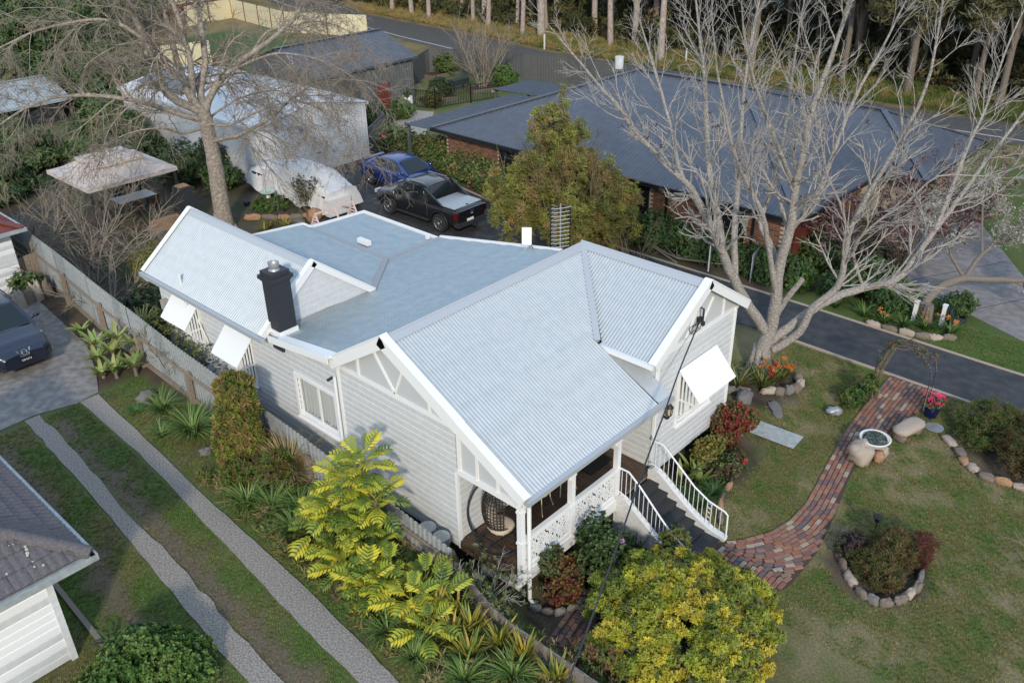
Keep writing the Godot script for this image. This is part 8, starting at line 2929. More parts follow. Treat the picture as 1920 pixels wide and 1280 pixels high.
func make_lawn_grass():
	# short blades over the lawns that lie near enough for their grain to show
	var blade := MB.new()
	blade.colored = true
	for k in 6:
		var a := TAU * k / 6.0 + 0.3
		var d := Vector3(cos(a), 0, sin(a))
		var s := Vector3(-d.z, 0, d.x)
		var tone := 0.8 + 0.08 * k
		blade.col = Color(tone, tone, tone)
		blade.tri(d * 0.01 - s * 0.007, d * (0.04 + 0.01 * (k % 3)) + Vector3(0, 0.045 + 0.012 * (k % 2), 0), d * 0.01 + s * 0.007)
	var mesh := blade.mesh()
	var zones := [["front_lawn_grass", "short mottled olive and green grass of the front lawn", 46000, Rect2(3.4, 2.0, 11.0, 10.5)], ["left_verge_grass", "mown green grass between and beside the left wheel strips", 36000, Rect2(-8.0, -10.2, 6.9, 14.6)], ["drive_lawn_grass", "green grass between the asphalt and concrete drives", 9000, Rect2(17.05, 5.6, 5.0, 6.0)]]
	for q in zones:
		var xf := []
		var cl := []
		var r: Rect2 = q[3]
		for k in q[2]:
			var x := rf(r.position.x, r.end.x)
			var z := rf(r.position.y, r.end.y)
			if q[0] == "front_lawn_grass":
				if x > 14.3 or in_bed(x, z) > 0.4 or (z > at_x(path_up, x) - 0.05 and z < at_x(path_lo, x) + 0.05) or (x < 8.6 and z < 4.9) or (x < 4.8 and z < 7.6):
					continue
			elif q[0] == "left_verge_grass":
				var w1 := at_x([Vector2(-10.2, -2.82), Vector2(-4.1, -3.1), Vector2(1.1, -3.57), Vector2(5, -3.85)], z)
				var w2 := at_x([Vector2(-10.4, -4.27), Vector2(-5.4, -4.55), Vector2(1, -5.02), Vector2(5, -5.3)], z)
				if (x > w1 - 0.02 and x < w1 + 0.56) or (x > w2 - 0.03 and x < w2 + 0.46) or (x < -6.9 and z < -1.3) or x > -0.75:
					continue
			elif x > 19.0 and z < 9.3:
				continue
			var c := ground_color(x, z)
			if c.g < c.r * 0.86 and rng.randf() < 0.75:
				continue
			xf.append(spin(Vector3(x, gy(x, z) - 0.004, z), rf(0.6, 1.25), 0.2))
			var s := rf(0.9, 1.5)
			cl.append(Color(c.r * s * 1.0, c.g * s * 1.04, c.b * s * 0.85))
		var o := many(self, numbered(q[0]), mesh, xf, cl, M.grass)
		tag(o, q[1], "grass")


# ---------------------------------------------------------------- smaller things
func rock(s: Vector3, seed_: int, rough := 0.22, square := 0.6) -> MB:
	var f := FastNoiseLite.new()
	f.seed = seed_
	f.frequency = 0.9
	f.fractal_octaves = 2
	var mb := MB.new()
	var rows := []
	for k in 9:
		var el := -PI / 2 + PI * k / 8.0
		var row := PackedVector3Array()
		for j in 14:
			var a := TAU * j / 14.0
			var d := Vector3(cos(el) * cos(a), sin(el), cos(el) * sin(a))
			# squarish stone with an uneven skin
			var box := d / pow(pow(absf(d.x), 4.0) + pow(absf(d.y), 4.0) + pow(absf(d.z), 4.0), 0.25)
			var r := d.lerp(box, square) * (1.0 + f.get_noise_3dv(d * 1.6) * rough * 2.0)
			row.append(r * s)
		rows.append(row)
	mb.grid(rows, true)
	return mb


func stone_row(called: String, label: String, spots: Array, sizes: Vector3, mats: Array):
	# an edging is one thing whose stones are its parts
	var c := Vector3.ZERO
	for s in spots:
		c += Vector3(s.x, 0, s.y) / spots.size()
	var t := thing(called, label, "edging", c)
	for k in spots.size():
		var nxt: Vector2 = spots[mini(k + 1, spots.size() - 1)] - spots[maxi(k - 1, 0)]
		var l := 0.5 * nxt.length() * (0.5 if k > 0 and k < spots.size() - 1 else 1.0)
		var o := put(t, "stone", rock(Vector3(clampf(l * 1.02, sizes.x * 0.6, sizes.x * 1.5), sizes.y * rf(0.8, 1.25), sizes.z * rf(0.8, 1.2)), 300 + k * 7 + int(c.x * 10)), M[mats[k % mats.size()]])
		o.position = Vector3(spots[k].x, sizes.y * 0.55, spots[k].y) - c
		o.rotation.y = -nxt.angle() + rf(-0.12, 0.12)


func arc_pts(c: Vector2, r: Vector2, a0: float, a1: float, n: int) -> Array:
	var o := []
	for k in n:
		var a := lerpf(a0, a1, float(k) / (n - 1))
		o.append(c + Vector2(cos(a) * r.x, sin(a) * r.y) * rf(0.97, 1.03))
	return o


func make_small_things():
	# stone edgings
	stone_row("stone_edging", "open ring of weathered brown stones round the round lawn bed", v2([6.7, 7.78, 6.35, 7.85, 6.03, 7.98, 5.72, 8.2, 5.42, 8.5, 5.17, 8.85, 5.14, 9.12, 5.25, 9.36, 5.55, 9.55, 5.85, 9.62, 6.12, 9.66, 6.5, 9.6, 6.85, 9.42, 7.05, 9.2]), Vector3(0.2, 0.11, 0.085), ["stone", "boulder_grey", "stone", "stone", "stone_pale"])
	stone_row("stone_edging", "curved row of pale stones along the right-hand garden bed", v2([12.0, 8.3, 11.7, 8.67, 11.35, 8.9, 11.19, 9.15, 11.05, 9.53, 11.12, 9.9, 11.2, 10.3, 11.3, 10.7]), Vector3(0.2, 0.1, 0.11), ["stone_pale", "stone", "stone_orange"])
	stone_row("stone_edging", "ring of rounded boulders at the foot of the pale bare tree", v2([10.15, 2.35, 10.44, 2.65, 10.6, 2.95, 11.12, 3.5, 11.3, 3.75, 11.5, 3.95, 11.75, 4.05, 12.1, 4.0, 12.35, 3.8]), Vector3(0.17, 0.13, 0.13), ["stone", "boulder_grey", "stone", "stone_pale"])
	stone_row("stone_edging", "low curved stone edge of the bed at the verandah corner", v2([0.28, 3.95, 0.38, 4.2, 0.55, 4.4, 0.8, 4.52, 1.08, 4.56, 1.35, 4.5]), Vector3(0.13, 0.09, 0.08), ["boulder_grey", "stone"])
	stone_row("stone_edging", "long timber-like stone edge of the bed in front of the bay", v2([5.35, 5.35, 5.75, 5.1, 6.1, 4.95, 6.5, 4.9]), Vector3(0.26, 0.08, 0.07), ["stone", "stone_orange"])
	stone_row("stone_edging", "row of pale blocks edging the bed beyond the asphalt drive", v2([17.1, 4.1, 17.12, 4.6, 17.2, 5.15, 17.3, 5.6, 17.5, 5.95, 17.75, 6.3]), Vector3(0.2, 0.12, 0.1), ["stone_pale", "stone"])
	stone_row("stone_edging", "curved brick and stone edge below the bird bath", v2([9.2, -20.2, 9.7, -19.7, 10.1, -19.2, 10.5, -18.8, 11.0, -18.5]), Vector3(0.28, 0.14, 0.12), ["stone_orange", "stone"])
	stone_row("stone_wall", "stepped wall of pale sandstone blocks at the end of the iron fence, by the boarded garage", v2([-1.5, -17.6, -1.15, -17.75, -0.8, -17.8, -0.45, -17.85]), Vector3(0.26, 0.75, 0.2), ["stone_pale", "stone"])
	# single stones
	for s in [[Vector3(10.15, 0.18, 3.25), Vector3(0.34, 0.2, 0.2), "boulder_grey", "large grey boulder in front of the tree's stone ring", 0.3], [Vector3(9.72, 0.26, 6.85), Vector3(0.34, 0.3, 0.3), "stone_pale", "big pale boulder against the brick path beside the white bowl", 0.2], [Vector3(10.0, 0.15, 7.2), Vector3(0.16, 0.15, 0.14), "stone_orange", "small orange stone under the white bowl", 0.6], [Vector3(10.25, 0.16, 7.2), Vector3(0.12, 0.17, 0.14), "stone_pale", "small pale upright stone under the right side of the white bowl", 0.1], [Vector3(10.45, 0.03, 4.1), Vector3(0.45, 0.05, 0.16), "boulder_grey", "flat grey stepping stone on the lawn below the tree ring", 0.7], [Vector3(-1.55, 0.75, -8.9), Vector3(0.24, 0.16, 0.2), "boulder_grey", "rounded grey stone in the mulch above the strappy clumps", 0.3], [Vector3(-1.75, 0.7, -5.4), Vector3(0.16, 0.1, 0.13), "boulder_grey", "small grey stone beside the column conifer", 0.3], [Vector3(-0.85, 0.76, -13.3), Vector3(0.24, 0.18, 0.2), "boulder_grey", "dark grey stone against a fence post in the mulch bed", 0.3], [Vector3(9.95, 0.1, -18.2), Vector3(0.45, 0.1, 0.3), "stone", "flat brown paving rock behind the low roof", 0.2], [Vector3(10.9, 0.25, -18.0), Vector3(0.35, 0.3, 0.25), "stone_orange", "yellowish block at the corner of the bird bath garden", 0.1], [Vector3(11.3, 0.1, 5.4), Vector3(0.14, 0.12, 0.2), "galv", "small grey block left of the rose arch", 0.8]]:
		solo("boulder", rock(s[1], int(s[0].x * 17) + 5), M[s[2]], s[3], "stone", s[0], "", s[4])
	# stone bench
	var t := thing("stone_bench", "thick rough stone bench slab at the end of the brick path", "bench", Vector3(11.55, 0, 7.35), "", -0.25)
	var o := put(t, "seat", rock(Vector3(0.52, 0.12, 0.24), 41, 0.05, 0.92), M.stone_pale)
	o.position.y = 0.33
	for x in [-0.4, 0.4]:
		o = put(t, "leg", rock(Vector3(0.12, 0.13, 0.18), 43, 0.08), M.stone)
		o.position = Vector3(x * 0.8, 0.12, 0)
	# white bowl with a grey succulent
	t = thing("bowl_planter", "white shallow bowl planter with grey-blue succulent, raised on stones", "planter", Vector3(10.15, 0.30, 6.98))
	var mb := MB.new()
	mb.lathe(PackedVector2Array([Vector2(0.0, 0), Vector2(0.12, 0.0), Vector2(0.30, 0.09), Vector2(0.37, 0.22), Vector2(0.40, 0.25), Vector2(0.36, 0.26), Vector2(0.31, 0.18), Vector2(0, 0.17)]), 26)
	put(t, "bowl", mb, M.ceramic_white)
	var pts := []
	for k in 260:
		var d := rdir()
		d.y = absf(d.y)
		pts.append([Vector3(d.x * 0.26, 0.2 + d.y * 0.12, d.z * 0.26), d])
	leafy(t, "succulent", pts, cluster(7, 0.05, 0.02, 0.6, 121), [Color(0.10, 0.14, 0.14), Color(0.16, 0.21, 0.20), Color(0.07, 0.10, 0.10)], "leaf_dull")
	# blue pot of pink flowers
	t = thing("flower_pot", "tall glossy dark blue pot of pink cyclamen behind the stone bench", "pot", Vector3(12.95, 0, 7.45))
	mb = MB.new()
	mb.lathe(PackedVector2Array([Vector2(0, 0), Vector2(0.15, 0), Vector2(0.17, 0.05), Vector2(0.24, 0.42), Vector2(0.26, 0.47), Vector2(0.23, 0.48), Vector2(0.21, 0.42), Vector2(0, 0.4)]), 24)
	put(t, "pot", mb, M.ceramic_blue)
	pts = []
	var fl := []
	for k in 130:
		var d := rdir()
		d.y = absf(d.y)
		pts.append([Vector3(d.x * 0.26, 0.45 + d.y * 0.14, d.z * 0.26), d])
		if k % 4 == 0:
			fl.append([Vector3(d.x * 0.3, 0.52 + d.y * 0.2, d.z * 0.3), Vector3.UP])
	leafy(t, "leaves", pts, cluster(6, 0.07, 0.03, 0.5, 123), [Color(0.08, 0.13, 0.03), Color(0.2, 0.18, 0.06)], "leaf")
	flowers(t, fl, Color(0.62, 0.05, 0.16), 0.07)
	solo("saucer", lathe_of([0, 0, 0.2, 0, 0.25, 0.03, 0.24, 0.035, 0, 0.02], 20), M.galv, "grey saucer on the ground beside the blue pot", "saucer", Vector3(12.45, 0.0, 7.75))
	# rose arch
	t = thing("rose_arch", "thin metal rose arch with bare canes over the brick path", "arch", Vector3(12.7, 0, 6.62))
	for x in [-0.2, 0.2]:
		mb = MB.new()
		var p := PackedVector3Array([Vector3(x, 0, -0.72), Vector3(x, 1.4, -0.72)])
		for k in 13:
			var a := PI - PI * k / 12.0
			p.append(Vector3(x, 1.4 + sin(a) * 0.65, cos(a) * 0.72))
		p.append(Vector3(x, 0, 0.72))
		mb.tube(p, 0.011, 0.011, 6)
		put(t, "hoop", mb, M.charcoal)
	mb = MB.new()
	for k in 5:
		for z in [-0.72, 0.72]:
			mb.tube(pv([Vector3(-0.2, 0.2 + k * 0.28, z), Vector3(0.2, 0.2 + k * 0.28, z)]), 0.006, 0.006, 4, false)
	for k in 7:
		var a := PI * (k + 0.5) / 7.0
		mb.tube(pv([Vector3(-0.2, 1.4 + sin(a) * 0.65, cos(a) * 0.72), Vector3(0.2, 1.4 + sin(a) * 0.65, cos(a) * 0.72)]), 0.006, 0.006, 4, false)
	put(t, "rungs", mb, M.charcoal)
	mb = MB.new()
	var lights := []
	for e in 9:
		var s := 1.0 if e % 2 == 0 else -1.0
		var p := PackedVector3Array()
		var reach := rf(0.4, 1.0)
		for k in 10:
			var f := k / 9.0 * reach
			var a := PI * f
			var z := -0.72 if f < 0.001 else -cos(a) * 0.72
			var yy := 1.4 + sin(a) * 0.65
			p.append(Vector3(s * rf(0.1, 0.25), yy * minf(1.0, 0.15 + f * 3.0), z) + rdir() * 0.06)
		mb.tube(p, 0.012, 0.005, 5)
	put(t, "cane", mb, M.twig_olive)
	pts = []
	for k in 150:
		var f := pow(rng.randf(), 1.6)
		var a := PI * f * 0.8
		pts.append([Vector3(rf(-0.3, 0.3), (1.4 + sin(a) * 0.65) * minf(1.0, 0.1 + f * 3.5), -cos(a) * 0.75) + rdir() * 0.08, rdir()])
	leafy(t, "leaves", pts, cluster(5, 0.05, 0.02, 0.4, 131), [Color(0.12, 0.13, 0.04), Color(0.16, 0.06, 0.04), Color(0.09, 0.12, 0.03)], "leaf")
	var bulb := []
	for k in 46:
		var f := k / 45.0
		var z := 0.74
		bulb.append(Transform3D(Basis(), Vector3(0.2 if k % 2 else -0.2, 0.4 + f * 1.0, z) if k < 26 else Vector3(0.2 if k % 2 else -0.2, 1.4 + sin((k - 26) / 19.0 * 1.5) * 0.65, cos((k - 26) / 19.0 * 1.5) * 0.73)))
	many(t, "fairy_lights", lathe_of([0, -0.012, 0.012, 0, 0, 0.012], 6).mesh(), bulb, [], M.lamp_clear)
	blob_tree("climbing_rose", "leafy green rose bush at the left foot of the rose arch", "shrub", Vector3(12.15, 0, 5.55), [[Vector3(0, 0.25, 0), Vector3(0.5, 0.3, 0.35)], [Vector3(0.3, 0.6, 0.3), Vector3(0.25, 0.4, 0.2)]], 800, cluster(8, 0.06, 0.022, 0.5, 132), [Color(0.05, 0.11, 0.02), Color(0.12, 0.15, 0.03)], "leaf", -0.2, "stem_green", 0.02)
	# iron sheet lying on the grass beside the bay
	mb = MB.new()
	mb.corr(Vector3(0, 0, 0), Vector3.RIGHT, Vector3.BACK, PackedVector2Array([Vector2(0, 0), Vector2(0.72, 0), Vector2(0.72, 2.6), Vector2(0, 2.6)]), 0.076, 0.010, 8)
	solo("iron_sheet", mb, M.fence_iron, "loose corrugated iron sheet lying on the grass by the bay corner", "iron sheet", Vector3(8.85, 0.035, 2.75), "", 0.06)
	# white bed posts, hose on its reel, trough
	for s in [[Vector3(18.3, 0, 4.95), "left of two short white posts by the crooked blossom tree"], [Vector3(18.6, 0, 5.75), "white post that carries the coiled hose"]]:
		mb = MB.new()
		mb.bx(Vector3(-0.06, 0, -0.06), Vector3(0.06, 0.72, 0.06))
		mb.bx(Vector3(-0.075, 0.72, -0.075), Vector3(0.075, 0.75, 0.075))
		solo("white_post", mb, M.white, s[1], "post", s[0], "short white posts by the blossom tree")
	mb = MB.new()
	for k in 9:
		var ring := PackedVector3Array()
		var r := 0.27 + rf(-0.06, 0.05)
		for j in 22:
			var a := TAU * j / 22.0
			ring.append(Vector3(cos(a) * r * 0.75, 0.38 + sin(a) * r * 1.15 + rf(-0.01, 0.01), 0.05 + k * 0.02 + 0.03 * sin(a * 2.0 + k)))
		mb.tube(ring, 0.011, 0.011, 5, false, true)
	mb.tube(smooth(pv([Vector3(0.2, 0.1, 0.15), Vector3(0.4, 0.02, 0.3), Vector3(0.7, 0.02, 0.15), Vector3(0.6, 0.02, -0.1)])), 0.011, 0.011, 5)
	solo("garden_hose", mb, M.dark_green, "coiled dark garden hose hanging on the white post", "hose", Vector3(18.65, 0, 5.85))
	t = thing("planter_trough", "black timber trough under the clipped shrub beside the concrete drive", "planter", Vector3(19.45, 0, 5.9), "", 0.45)
	for q in [[-0.6, -0.25, 0.6, -0.2], [-0.6, 0.2, 0.6, 0.25], [-0.6, -0.2, -0.55, 0.2], [0.55, -0.2, 0.6, 0.2]]:
		mb = MB.new()
		mb.bx(Vector3(q[0], 0, q[1]), Vector3(q[2], 0.26, q[3]))
		put(t, "side_board", mb, M.charcoal)
	# wheelie bin
	t = thing("wheelie_bin", "dark green wheelie bin with red lid beside the white garage", "bin", Vector3(19.25, 0, -22.9), "", 2.6)
	mb = MB.new()
	mb.grid([pv([Vector3(-0.21, 0.05, -0.24), Vector3(0.21, 0.05, -0.24), Vector3(0.21, 0.05, 0.24), Vector3(-0.21, 0.05, 0.24)]), pv([Vector3(-0.28, 0.92, -0.32), Vector3(0.28, 0.92, -0.32), Vector3(0.28, 0.92, 0.32), Vector3(-0.28, 0.92, 0.32)])], true)
	put(t, "body", mb, M.dark_green)
	mb = MB.new()
	mb.bx(Vector3(-0.31, 0.88, -0.35), Vector3(0.31, 0.95, 0.35))
	put(t, "rim", mb, M.dark_green)
	mb = MB.new()
	mb.ext(PackedVector2Array([Vector2(-0.36, 0.95), Vector2(-0.36, 1.0), Vector2(-0.1, 1.07), Vector2(0.36, 0.99), Vector2(0.36, 0.95)]), 0.6, Transform3D(Basis(Vector3.BACK, Vector3.UP, Vector3.LEFT), Vector3(0.3, 0, 0)))
	put(t, "lid", mb, M.red)
	for x in [-0.24, 0.24]:
		mb = MB.new()
		mb.lathe(PackedVector2Array([Vector2(0, -0.03), Vector2(0.1, -0.03), Vector2(0.1, 0.03), Vector2(0, 0.03)]), 14, Transform3D(Basis(Vector3.BACK, PI / 2), Vector3(x, 0.1, -0.3)))
		put(t, "wheel", mb, M.rubber)
	# white urn on the neighbour's path
	t = thing("urn_planter", "tall white urn planter with green leaves on the neighbour's path", "planter", Vector3(25.2, 0, -28.0))
	put(t, "urn", lathe_of([0, 0, 0.2, 0, 0.22, 0.1, 0.34, 0.6, 0.36, 0.85, 0.32, 1.05, 0.34, 1.1, 0.29, 1.1, 0.27, 1.0, 0, 0.95], 24), M.ceramic_white)
	put(t, "leaves", strap(40, 0.7, 0.03, 1.2, 141, [Color(0.04, 0.08, 0.02), Color(0.07, 0.12, 0.03)], 0.6), M.leaf).position.y = 1.0
	# timber garden boxes on the back lawn
	for s in [[Vector3(33.5, 0, -34.3), 1.9, 1.3, 0.0, "low timber garden box in the far corner of the back lawn"], [Vector3(28.9, 0, -29.2), 2.2, 1.1, -0.5, "timber garden box in the middle of the back lawn near the picket fence"], [Vector3(32.8, 0, -28.6), 2.6, 1.3, -0.4, "timber garden box round the vase-shaped tree"]]:
		t = thing("garden_box", s[4], "garden box", s[0], "timber garden boxes on the back lawn", s[3])
		for e in [-1.0, 1.0]:
			mb = MB.new()
			mb.bx(Vector3(-s[1] / 2, 0, e * s[2] / 2 - 0.03), Vector3(s[1] / 2, 0.24, e * s[2] / 2 + 0.03))
			put(t, "side_board", mb, M.bark_brown)
			mb = MB.new()
			mb.bx(Vector3(e * s[1] / 2 - 0.03, 0, -s[2] / 2 + 0.03), Vector3(e * s[1] / 2 + 0.03, 0.24, s[2] / 2 - 0.03))
			put(t, "side_board", mb, M.bark_brown)
		mb = MB.new()
		mb.bx(Vector3(-s[1] / 2 + 0.04, 0, -s[2] / 2 + 0.04), Vector3(s[1] / 2 - 0.04, 0.19, s[2] / 2 - 0.04))
		put(t, "soil", mb, M.soil)
	# barbecue under the vase tree
	t = thing("kettle_barbecue", "dark covered barbecue on legs left of the vase-shaped tree", "barbecue", Vector3(31.2, 0, -29.7))
	mb = MB.new()
	mb.bx(Vector3(-0.7, 0.5, -0.3), Vector3(0.7, 0.85, 0.3))
	put(t, "body", mb, M.charcoal)
	for x in [-0.62, 0.62]:
		for z in [-0.24, 0.24]:
			mb = MB.new()
			mb.bx(Vector3(x - 0.03, 0, z - 0.03), Vector3(x + 0.03, 0.5, z + 0.03))
			put(t, "leg", mb, M.charcoal)
	# bird baths
	t = thing("bird_bath", "white pedestal bird bath with pale green bowl behind the cottage", "bird bath", Vector3(10.67, 0, -21.1))
	put(t, "pedestal", lathe_of([0, 0, 0.2, 0, 0.17, 0.06, 0.09, 0.12, 0.07, 0.3, 0.1, 0.42, 0.08, 0.52, 0.12, 0.58], 18), M.ceramic_white)
	flat("pale_green", lin(0.42, 0.58, 0.50), 0.35)
	put(t, "bowl", lathe_of([0, 0.56, 0.14, 0.57, 0.32, 0.63, 0.35, 0.68, 0.32, 0.68, 0.28, 0.64, 0, 0.62], 24), M.pale_green)
	t = thing("bird_bath", "pale glass-topped bird bath in the shade behind the big bare trunk", "bird bath", Vector3(10.6, 0, -26.9))
	put(t, "pedestal", lathe_of([0, 0, 0.15, 0, 0.06, 0.1, 0.05, 0.7, 0.1, 0.76], 14), M.charcoal)
	put(t, "bowl", lathe_of([0, 0.75, 0.2, 0.76, 0.34, 0.82, 0.35, 0.84, 0.3, 0.83, 0, 0.79], 22), M.galv)
	# garden lamp and blue pot behind the cottage
	t = thing("garden_lamp", "thin black garden lamp post beside the curved stone edge", "lamp post", Vector3(9.6, 0, -18.85))
	mb = MB.new()
	mb.tube(pv([Vector3.ZERO, Vector3(0, 0.75, 0)]), 0.016, 0.016, 6)
	put(t, "pole", mb, M.black)
	put(t, "lamp_head", lathe_of([0, 0.72, 0.05, 0.74, 0.07, 0.86, 0.1, 0.87, 0.02, 0.94, 0, 0.97], 10), M.charcoal)
	for s in [[Vector3(8.7, 0, -21.6), "ceramic_blue", 0.2, "glossy blue pot on its side at the big bare trunk's left"], [Vector3(10.0, 0, -21.9), "ceramic_blue", 0.14, "small dark blue pot left of the bird bath"], [Vector3(0.42, 0, 2.55), "lead", 0.24, "round grey lidded pot under the front edge of the verandah"]]:
		solo("garden_pot", lathe_of([0, 0, s[2] * 0.6, 0, s[2], s[2] * 0.7, s[2] * 0.95, s[2] * 1.4, s[2] * 0.6, s[2] * 1.75, s[2] * 0.5, s[2] * 1.78, 0, s[2] * 1.7], 20), M[s[1]], s[3], "pot", s[0])
	for s in [[Vector3(-0.22, 0.66, 1.25), "larger of the grey pots between iron fence and cottage wall"], [Vector3(-0.22, 0.66, 1.7), "smaller grey pot at the end of the iron fence"]]:
		solo("garden_pot", lathe_of([0, 0, 0.12, 0, 0.19, 0.2, 0.2, 0.38, 0.17, 0.4, 0, 0.34], 18), M.galv, s[1], "pot", s[0])
	# gas bottles against the cottage wall
	var first: Node3D = null
	for s in [[Vector3(-0.14, 0.62, -7.42), "rear one of two tall grey gas bottles between fence and wall"], [Vector3(-0.14, 0.62, -6.98), "front one of two tall grey gas bottles between fence and wall"]]:
		if first == null:
			first = thing("gas_bottle", s[1], "gas bottle", s[0], "gas bottles by the cottage wall")
			put(first, "cylinder", lathe_of([0, 0, 0.17, 0.01, 0.185, 0.05, 0.185, 1.0, 0.16, 1.1, 0.08, 1.16, 0, 1.17], 22), M.lead)
			mb = MB.new()
			var ring := PackedVector3Array()
			for j in 16:
				ring.append(Vector3(cos(TAU * j / 16) * 0.12, 1.3, sin(TAU * j / 16) * 0.12))
			mb.tube(ring, 0.014, 0.014, 6, false, true)
			for j in 3:
				mb.bar(Vector3(cos(j * 2.1) * 0.12, 1.3, sin(j * 2.1) * 0.12), Vector3(cos(j * 2.1) * 0.13, 1.1, sin(j * 2.1) * 0.13), 0.03, 0.012)
			put(first, "collar", mb, M.lead)
			mb = MB.new()
			mb.tube(pv([Vector3(0, 1.15, 0), Vector3(0, 1.26, 0)]), 0.025, 0.02, 8)
			put(first, "valve", mb, M.gold)
		else:
			copy(first, s[0], 0.4, s[1])
	# hanging egg chair on the verandah
	t = thing("egg_chair", "brown wicker egg chair hanging in its curved stand on the verandah", "chair", Vector3(0.62, 0.855, 2.65))
	mb = MB.new()
	var ring := PackedVector3Array()
	for j in 28:
		ring.append(Vector3(cos(TAU * j / 28) * 0.46, 0.03, sin(TAU * j / 28) * 0.46))
	mb.tube(ring, 0.026, 0.026, 8, false, true)
	mb.tube(pv([Vector3(-0.15, 0.03, -0.43), Vector3(-0.15, 0.03, 0.43)]), 0.02, 0.02, 6)
	mb.tube(pv([Vector3(-0.46, 0.03, -0.05), Vector3(0.46, 0.03, 0.05)]), 0.02, 0.02, 6)
	put(t, "base", mb, M.charcoal)
	mb = MB.new()
	mb.tube(smooth(pv([Vector3(-0.28, 0.03, -0.36), Vector3(-0.42, 0.5, -0.48), Vector3(-0.42, 1.0, -0.5), Vector3(-0.26, 1.5, -0.36), Vector3(-0.02, 1.78, -0.05), Vector3(0.08, 1.8, 0.1)]), 4), 0.028, 0.024, 10)
	put(t, "stand", mb, M.charcoal)
	mb = MB.new()
	for q in 22:
		# woven hoops, open to the front
		var f := (q + 0.5) / 22.0
		var el := -PI / 2 + PI * f
		var hoop := PackedVector3Array()
		var open := 1.25 * smoothstep(0.12, 0.4, f) * smoothstep(1.0, 0.75, f) + 0.001
		for j in 17:
			var a := 0.9 + open + (TAU - 2.0 * open) * j / 16.0
			hoop.append(Vector3(cos(a) * cos(el) * 0.36, 0.95 + sin(el) * 0.6, sin(a) * cos(el) * 0.38))
		mb.tube(hoop, 0.013, 0.013, 4, false)
	for q in 20:
		var a := 0.9 + 1.25 + (TAU - 2.5) * q / 19.0
		var rib := PackedVector3Array()
		for j in 11:
			var el := -PI / 2 + PI * j / 10.0
			rib.append(Vector3(cos(a) * cos(el) * 0.36, 0.95 + sin(el) * 0.6, sin(a) * cos(el) * 0.38))
		mb.tube(rib, 0.012, 0.012, 4, false)
	put(t, "basket", mb, M.wicker)
	mb = rock(Vector3(0.27, 0.1, 0.28), 61, 0.05)
	o = put(t, "seat_cushion", mb, M.cushion)
	o.position = Vector3(0, 0.5, 0.02)
	o = put(t, "back_cushion", rock(Vector3(0.25, 0.3, 0.09), 63, 0.05), M.cushion)
	o.position = Vector3(-0.1, 0.75, -0.12)
	o.rotation = Vector3(-0.25, 0.7, 0)
	# slender white chairs and doormat on the verandah
	first = null
	for s in [[Vector3(2.05, 0.855, 2.5), "white metal verandah chair nearer the egg chair", 0.2], [Vector3(2.95, 0.855, 2.45), "white metal verandah chair nearer the stairs", -0.2]]:
		if first == null:
			first = thing("metal_chair", s[1], "chair", s[0], "white metal chairs on the verandah", s[2])
			for x in [-0.2, 0.2]:
				for z in [-0.2, 0.2]:
					mb = MB.new()
					mb.tube(smooth(pv([Vector3(x * 1.25, 0, z * 1.25), Vector3(x, 0.25, z), Vector3(x * 0.95, 0.45, z * 0.95)])), 0.013, 0.013, 6)
					put(first, "leg", mb, M.cream)
			put(first, "seat", lathe_of([0, 0.44, 0.23, 0.44, 0.24, 0.455, 0.23, 0.47, 0, 0.47], 20), M.cream)
			mb = MB.new()
			mb.tube(smooth(pv([Vector3(-0.2, 0.46, -0.2), Vector3(-0.2, 0.8, -0.26), Vector3(0, 0.95, -0.28), Vector3(0.2, 0.8, -0.26), Vector3(0.2, 0.46, -0.2)])), 0.013, 0.013, 6)
			put(first, "backrest", mb, M.cream)
		else:
			copy(first, s[0], s[2], s[1])
	mb = MB.new()
	mb.bx(Vector3(-0.42, 0, -0.28), Vector3(0.42, 0.015, 0.28))
	solo("doormat", mb, M.black_matt, "black rectangular doormat on the verandah boards at the top of the stairs", "doormat", Vector3(4.2, 0.857, 2.4))
	# aerials on the low roof
	t = thing("tv_antenna", "tall stacked television antenna on a steel mast behind the front gable", "antenna", Vector3(8.2, 3.6, -2.0))
	mb = MB.new()
	mb.tube(pv([Vector3(0, -0.2, 0), Vector3(0, 1.72, 0)]), 0.022, 0.022, 8)
	put(t, "mast", mb, M.galv)
	mb = MB.new()
	for s in [-1.0, 1.0]:
		mb.bx(Vector3(s * 0.19 - 0.014, 0.3, s * 0.19 - 0.014), Vector3(s * 0.19 + 0.014, 1.62, s * 0.19 + 0.014))
	put(t, "side_bar", mb, M.black)
	for k in 12:
		mb = MB.new()
		var y := 0.32 + k * 0.116
		mb.tube(pv([Vector3(-0.2, y - 0.03, -0.2), Vector3(0.0, y, 0.03), Vector3(0.2, y + 0.03, 0.2)]), 0.012, 0.012, 4, false)
		mb.tube(pv([Vector3(-0.19, y, -0.17), Vector3(-0.07, y + 0.06, -0.06), Vector3(-0.19, y + 0.11, -0.17)]), 0.01, 0.01, 4, false)
		put(t, "element", mb, M.galv)
	mb = MB.new()
	mb.tube(pv([Vector3(0, 0.5, 0), Vector3(0.3, -0.1, 0.25)]), 0.007, 0.007, 4)
	mb.tube(pv([Vector3(0, 0.5, 0), Vector3(-0.3, -0.1, 0.2)]), 0.007, 0.007, 4)
	put(t, "stay", mb, M.galv)
	t = thing("internet_dish", "flat white square antenna panel on a short bracket on the low roof", "antenna", Vector3(7.75, 3.55, -2.75))
	mb = MB.new()
	mb.tube(pv([Vector3(0, 0, 0), Vector3(0, 0.6, 0)]), 0.022, 0.022, 8)
	mb.tube(pv([Vector3(0, 0.5, 0), Vector3(-0.5, 0.05, -0.25)]), 0.014, 0.014, 6)
	put(t, "mast", mb, M.galv)
	mb = MB.new()
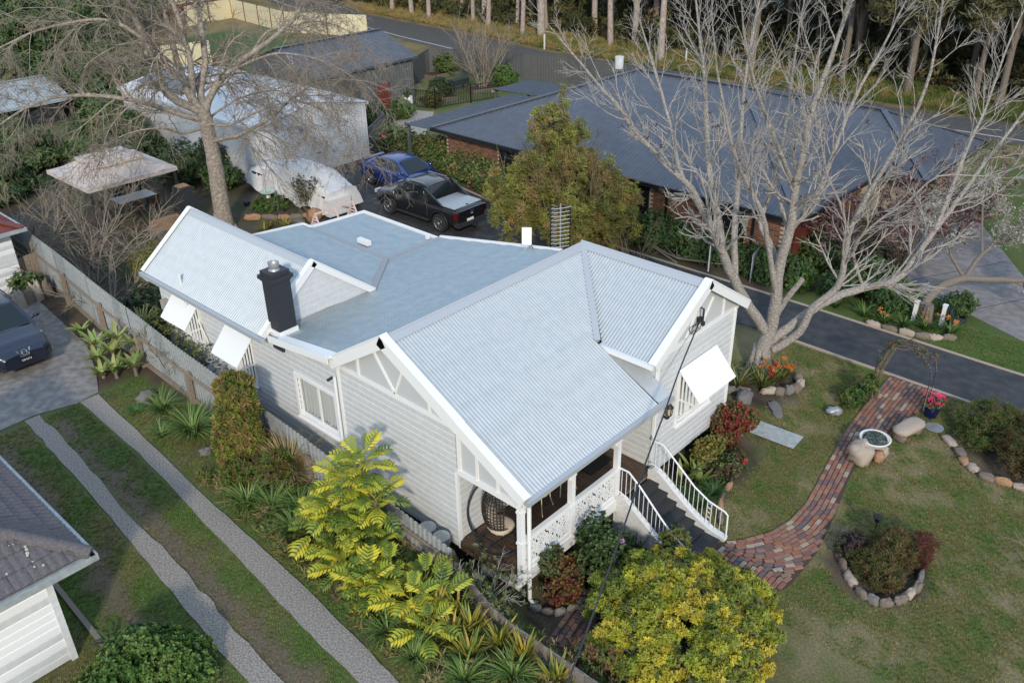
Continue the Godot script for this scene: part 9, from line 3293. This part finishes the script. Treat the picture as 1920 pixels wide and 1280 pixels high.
	mb.box(Transform3D(Basis(Vector3.UP, -0.9) * Basis(Vector3.RIGHT, -0.2), Vector3(-0.06, 0.75, -0.07)), Vector3(0.28, 0.5, 0.04))
	put(t, "panel", mb, M.white)
	mb = MB.new()
	mb.tube(smooth(pv([Vector3(0.02, 0.5, 0.03), Vector3(0.1, 0.1, 0.2), Vector3(0.3, 0.03, 0.35), Vector3(0.1, 0.03, 0.5), Vector3(0.4, 0.05, 0.6)])), 0.012, 0.012, 5)
	put(t, "cable", mb, M.charcoal)
	# service cable sagging from the gable towards the street
	mb = MB.new()
	var ca := PackedVector3Array()
	for q in [[6.5, 4.32, 3.66], [4.86, 3.95, 4.2], [3.4, 3.76, 4.78], [1.83, 3.63, 5.4], [-0.4, 3.3, 6.3], [-2.7, 3.08, 7.21], [-5.2, 3.2, 8.2]]:
		ca.append(Vector3(q[0], q[1], q[2]))
	mb.tube(smooth(ca, 6), 0.017, 0.017, 6)
	solo("service_cable", mb, M.charcoal, "black electricity cable sagging from the bay gable across the front garden", "cable")
	# plank edging, guide posts, corner bits
	mb = MB.new()
	mb.bar(Vector3(-6.32, 0.68, -4.2), Vector3(-6.42, 0.68, -1.2), 0.1, 0.07)
	solo("timber_edging", mb, M.timber_grey, "grey timber plank lying along the bed beside the tiled house", "plank")
	for s in [[44.15, -34.4, "white road guide post at the verge, top centre"], [46.2, -22.6, "white road guide post behind the brick house roof"]]:
		mb = MB.new()
		mb.bx(Vector3(-0.06, 0, -0.03), Vector3(0.06, 1.15, 0.03))
		mb.bx(Vector3(-0.055, 0.85, 0.031), Vector3(0.055, 0.97, 0.035))
		solo("guide_post", mb, M.white, s[2], "guide post", Vector3(s[0] + 1.2, 0, s[1]), "white guide posts along the road")
	mb = MB.new()
	mb.tube(pv([Vector3.ZERO, Vector3(0, 1.15, 0)]), 0.03, 0.025, 7)
	solo("white_stake", mb, M.white, "thin white stake in the bed behind the bay roof, left of the wire gate", "stake", Vector3(17.3, 0, -2.3))
	# solar garden light in the round bed and at the right edge
	for s in [[Vector3(6.95, 0, 8.35), "dark garden light on a short stake in the round bed"], [Vector3(12.9, 0, 10.6), "dark garden light on a stake at the right edge, in the tangled bed"]]:
		t = thing("garden_light", s[1], "garden light", s[0], "garden lights on stakes")
		mb = MB.new()
		mb.tube(pv([Vector3.ZERO, Vector3(0, 0.62, 0)]), 0.012, 0.012, 6)
		put(t, "stake", mb, M.black)
		put(t, "lamp_head", lathe_of([0, 0.58, 0.05, 0.6, 0.06, 0.72, 0.11, 0.73, 0.1, 0.75, 0, 0.77], 12), M.black)


func lathe_of(a: Array, seg: int) -> MB:
	var p := PackedVector2Array()
	for k in range(0, a.size(), 2):
		p.append(Vector2(a[k], a[k + 1]))
	var mb := MB.new()
	mb.lathe(p, seg)
	return mb
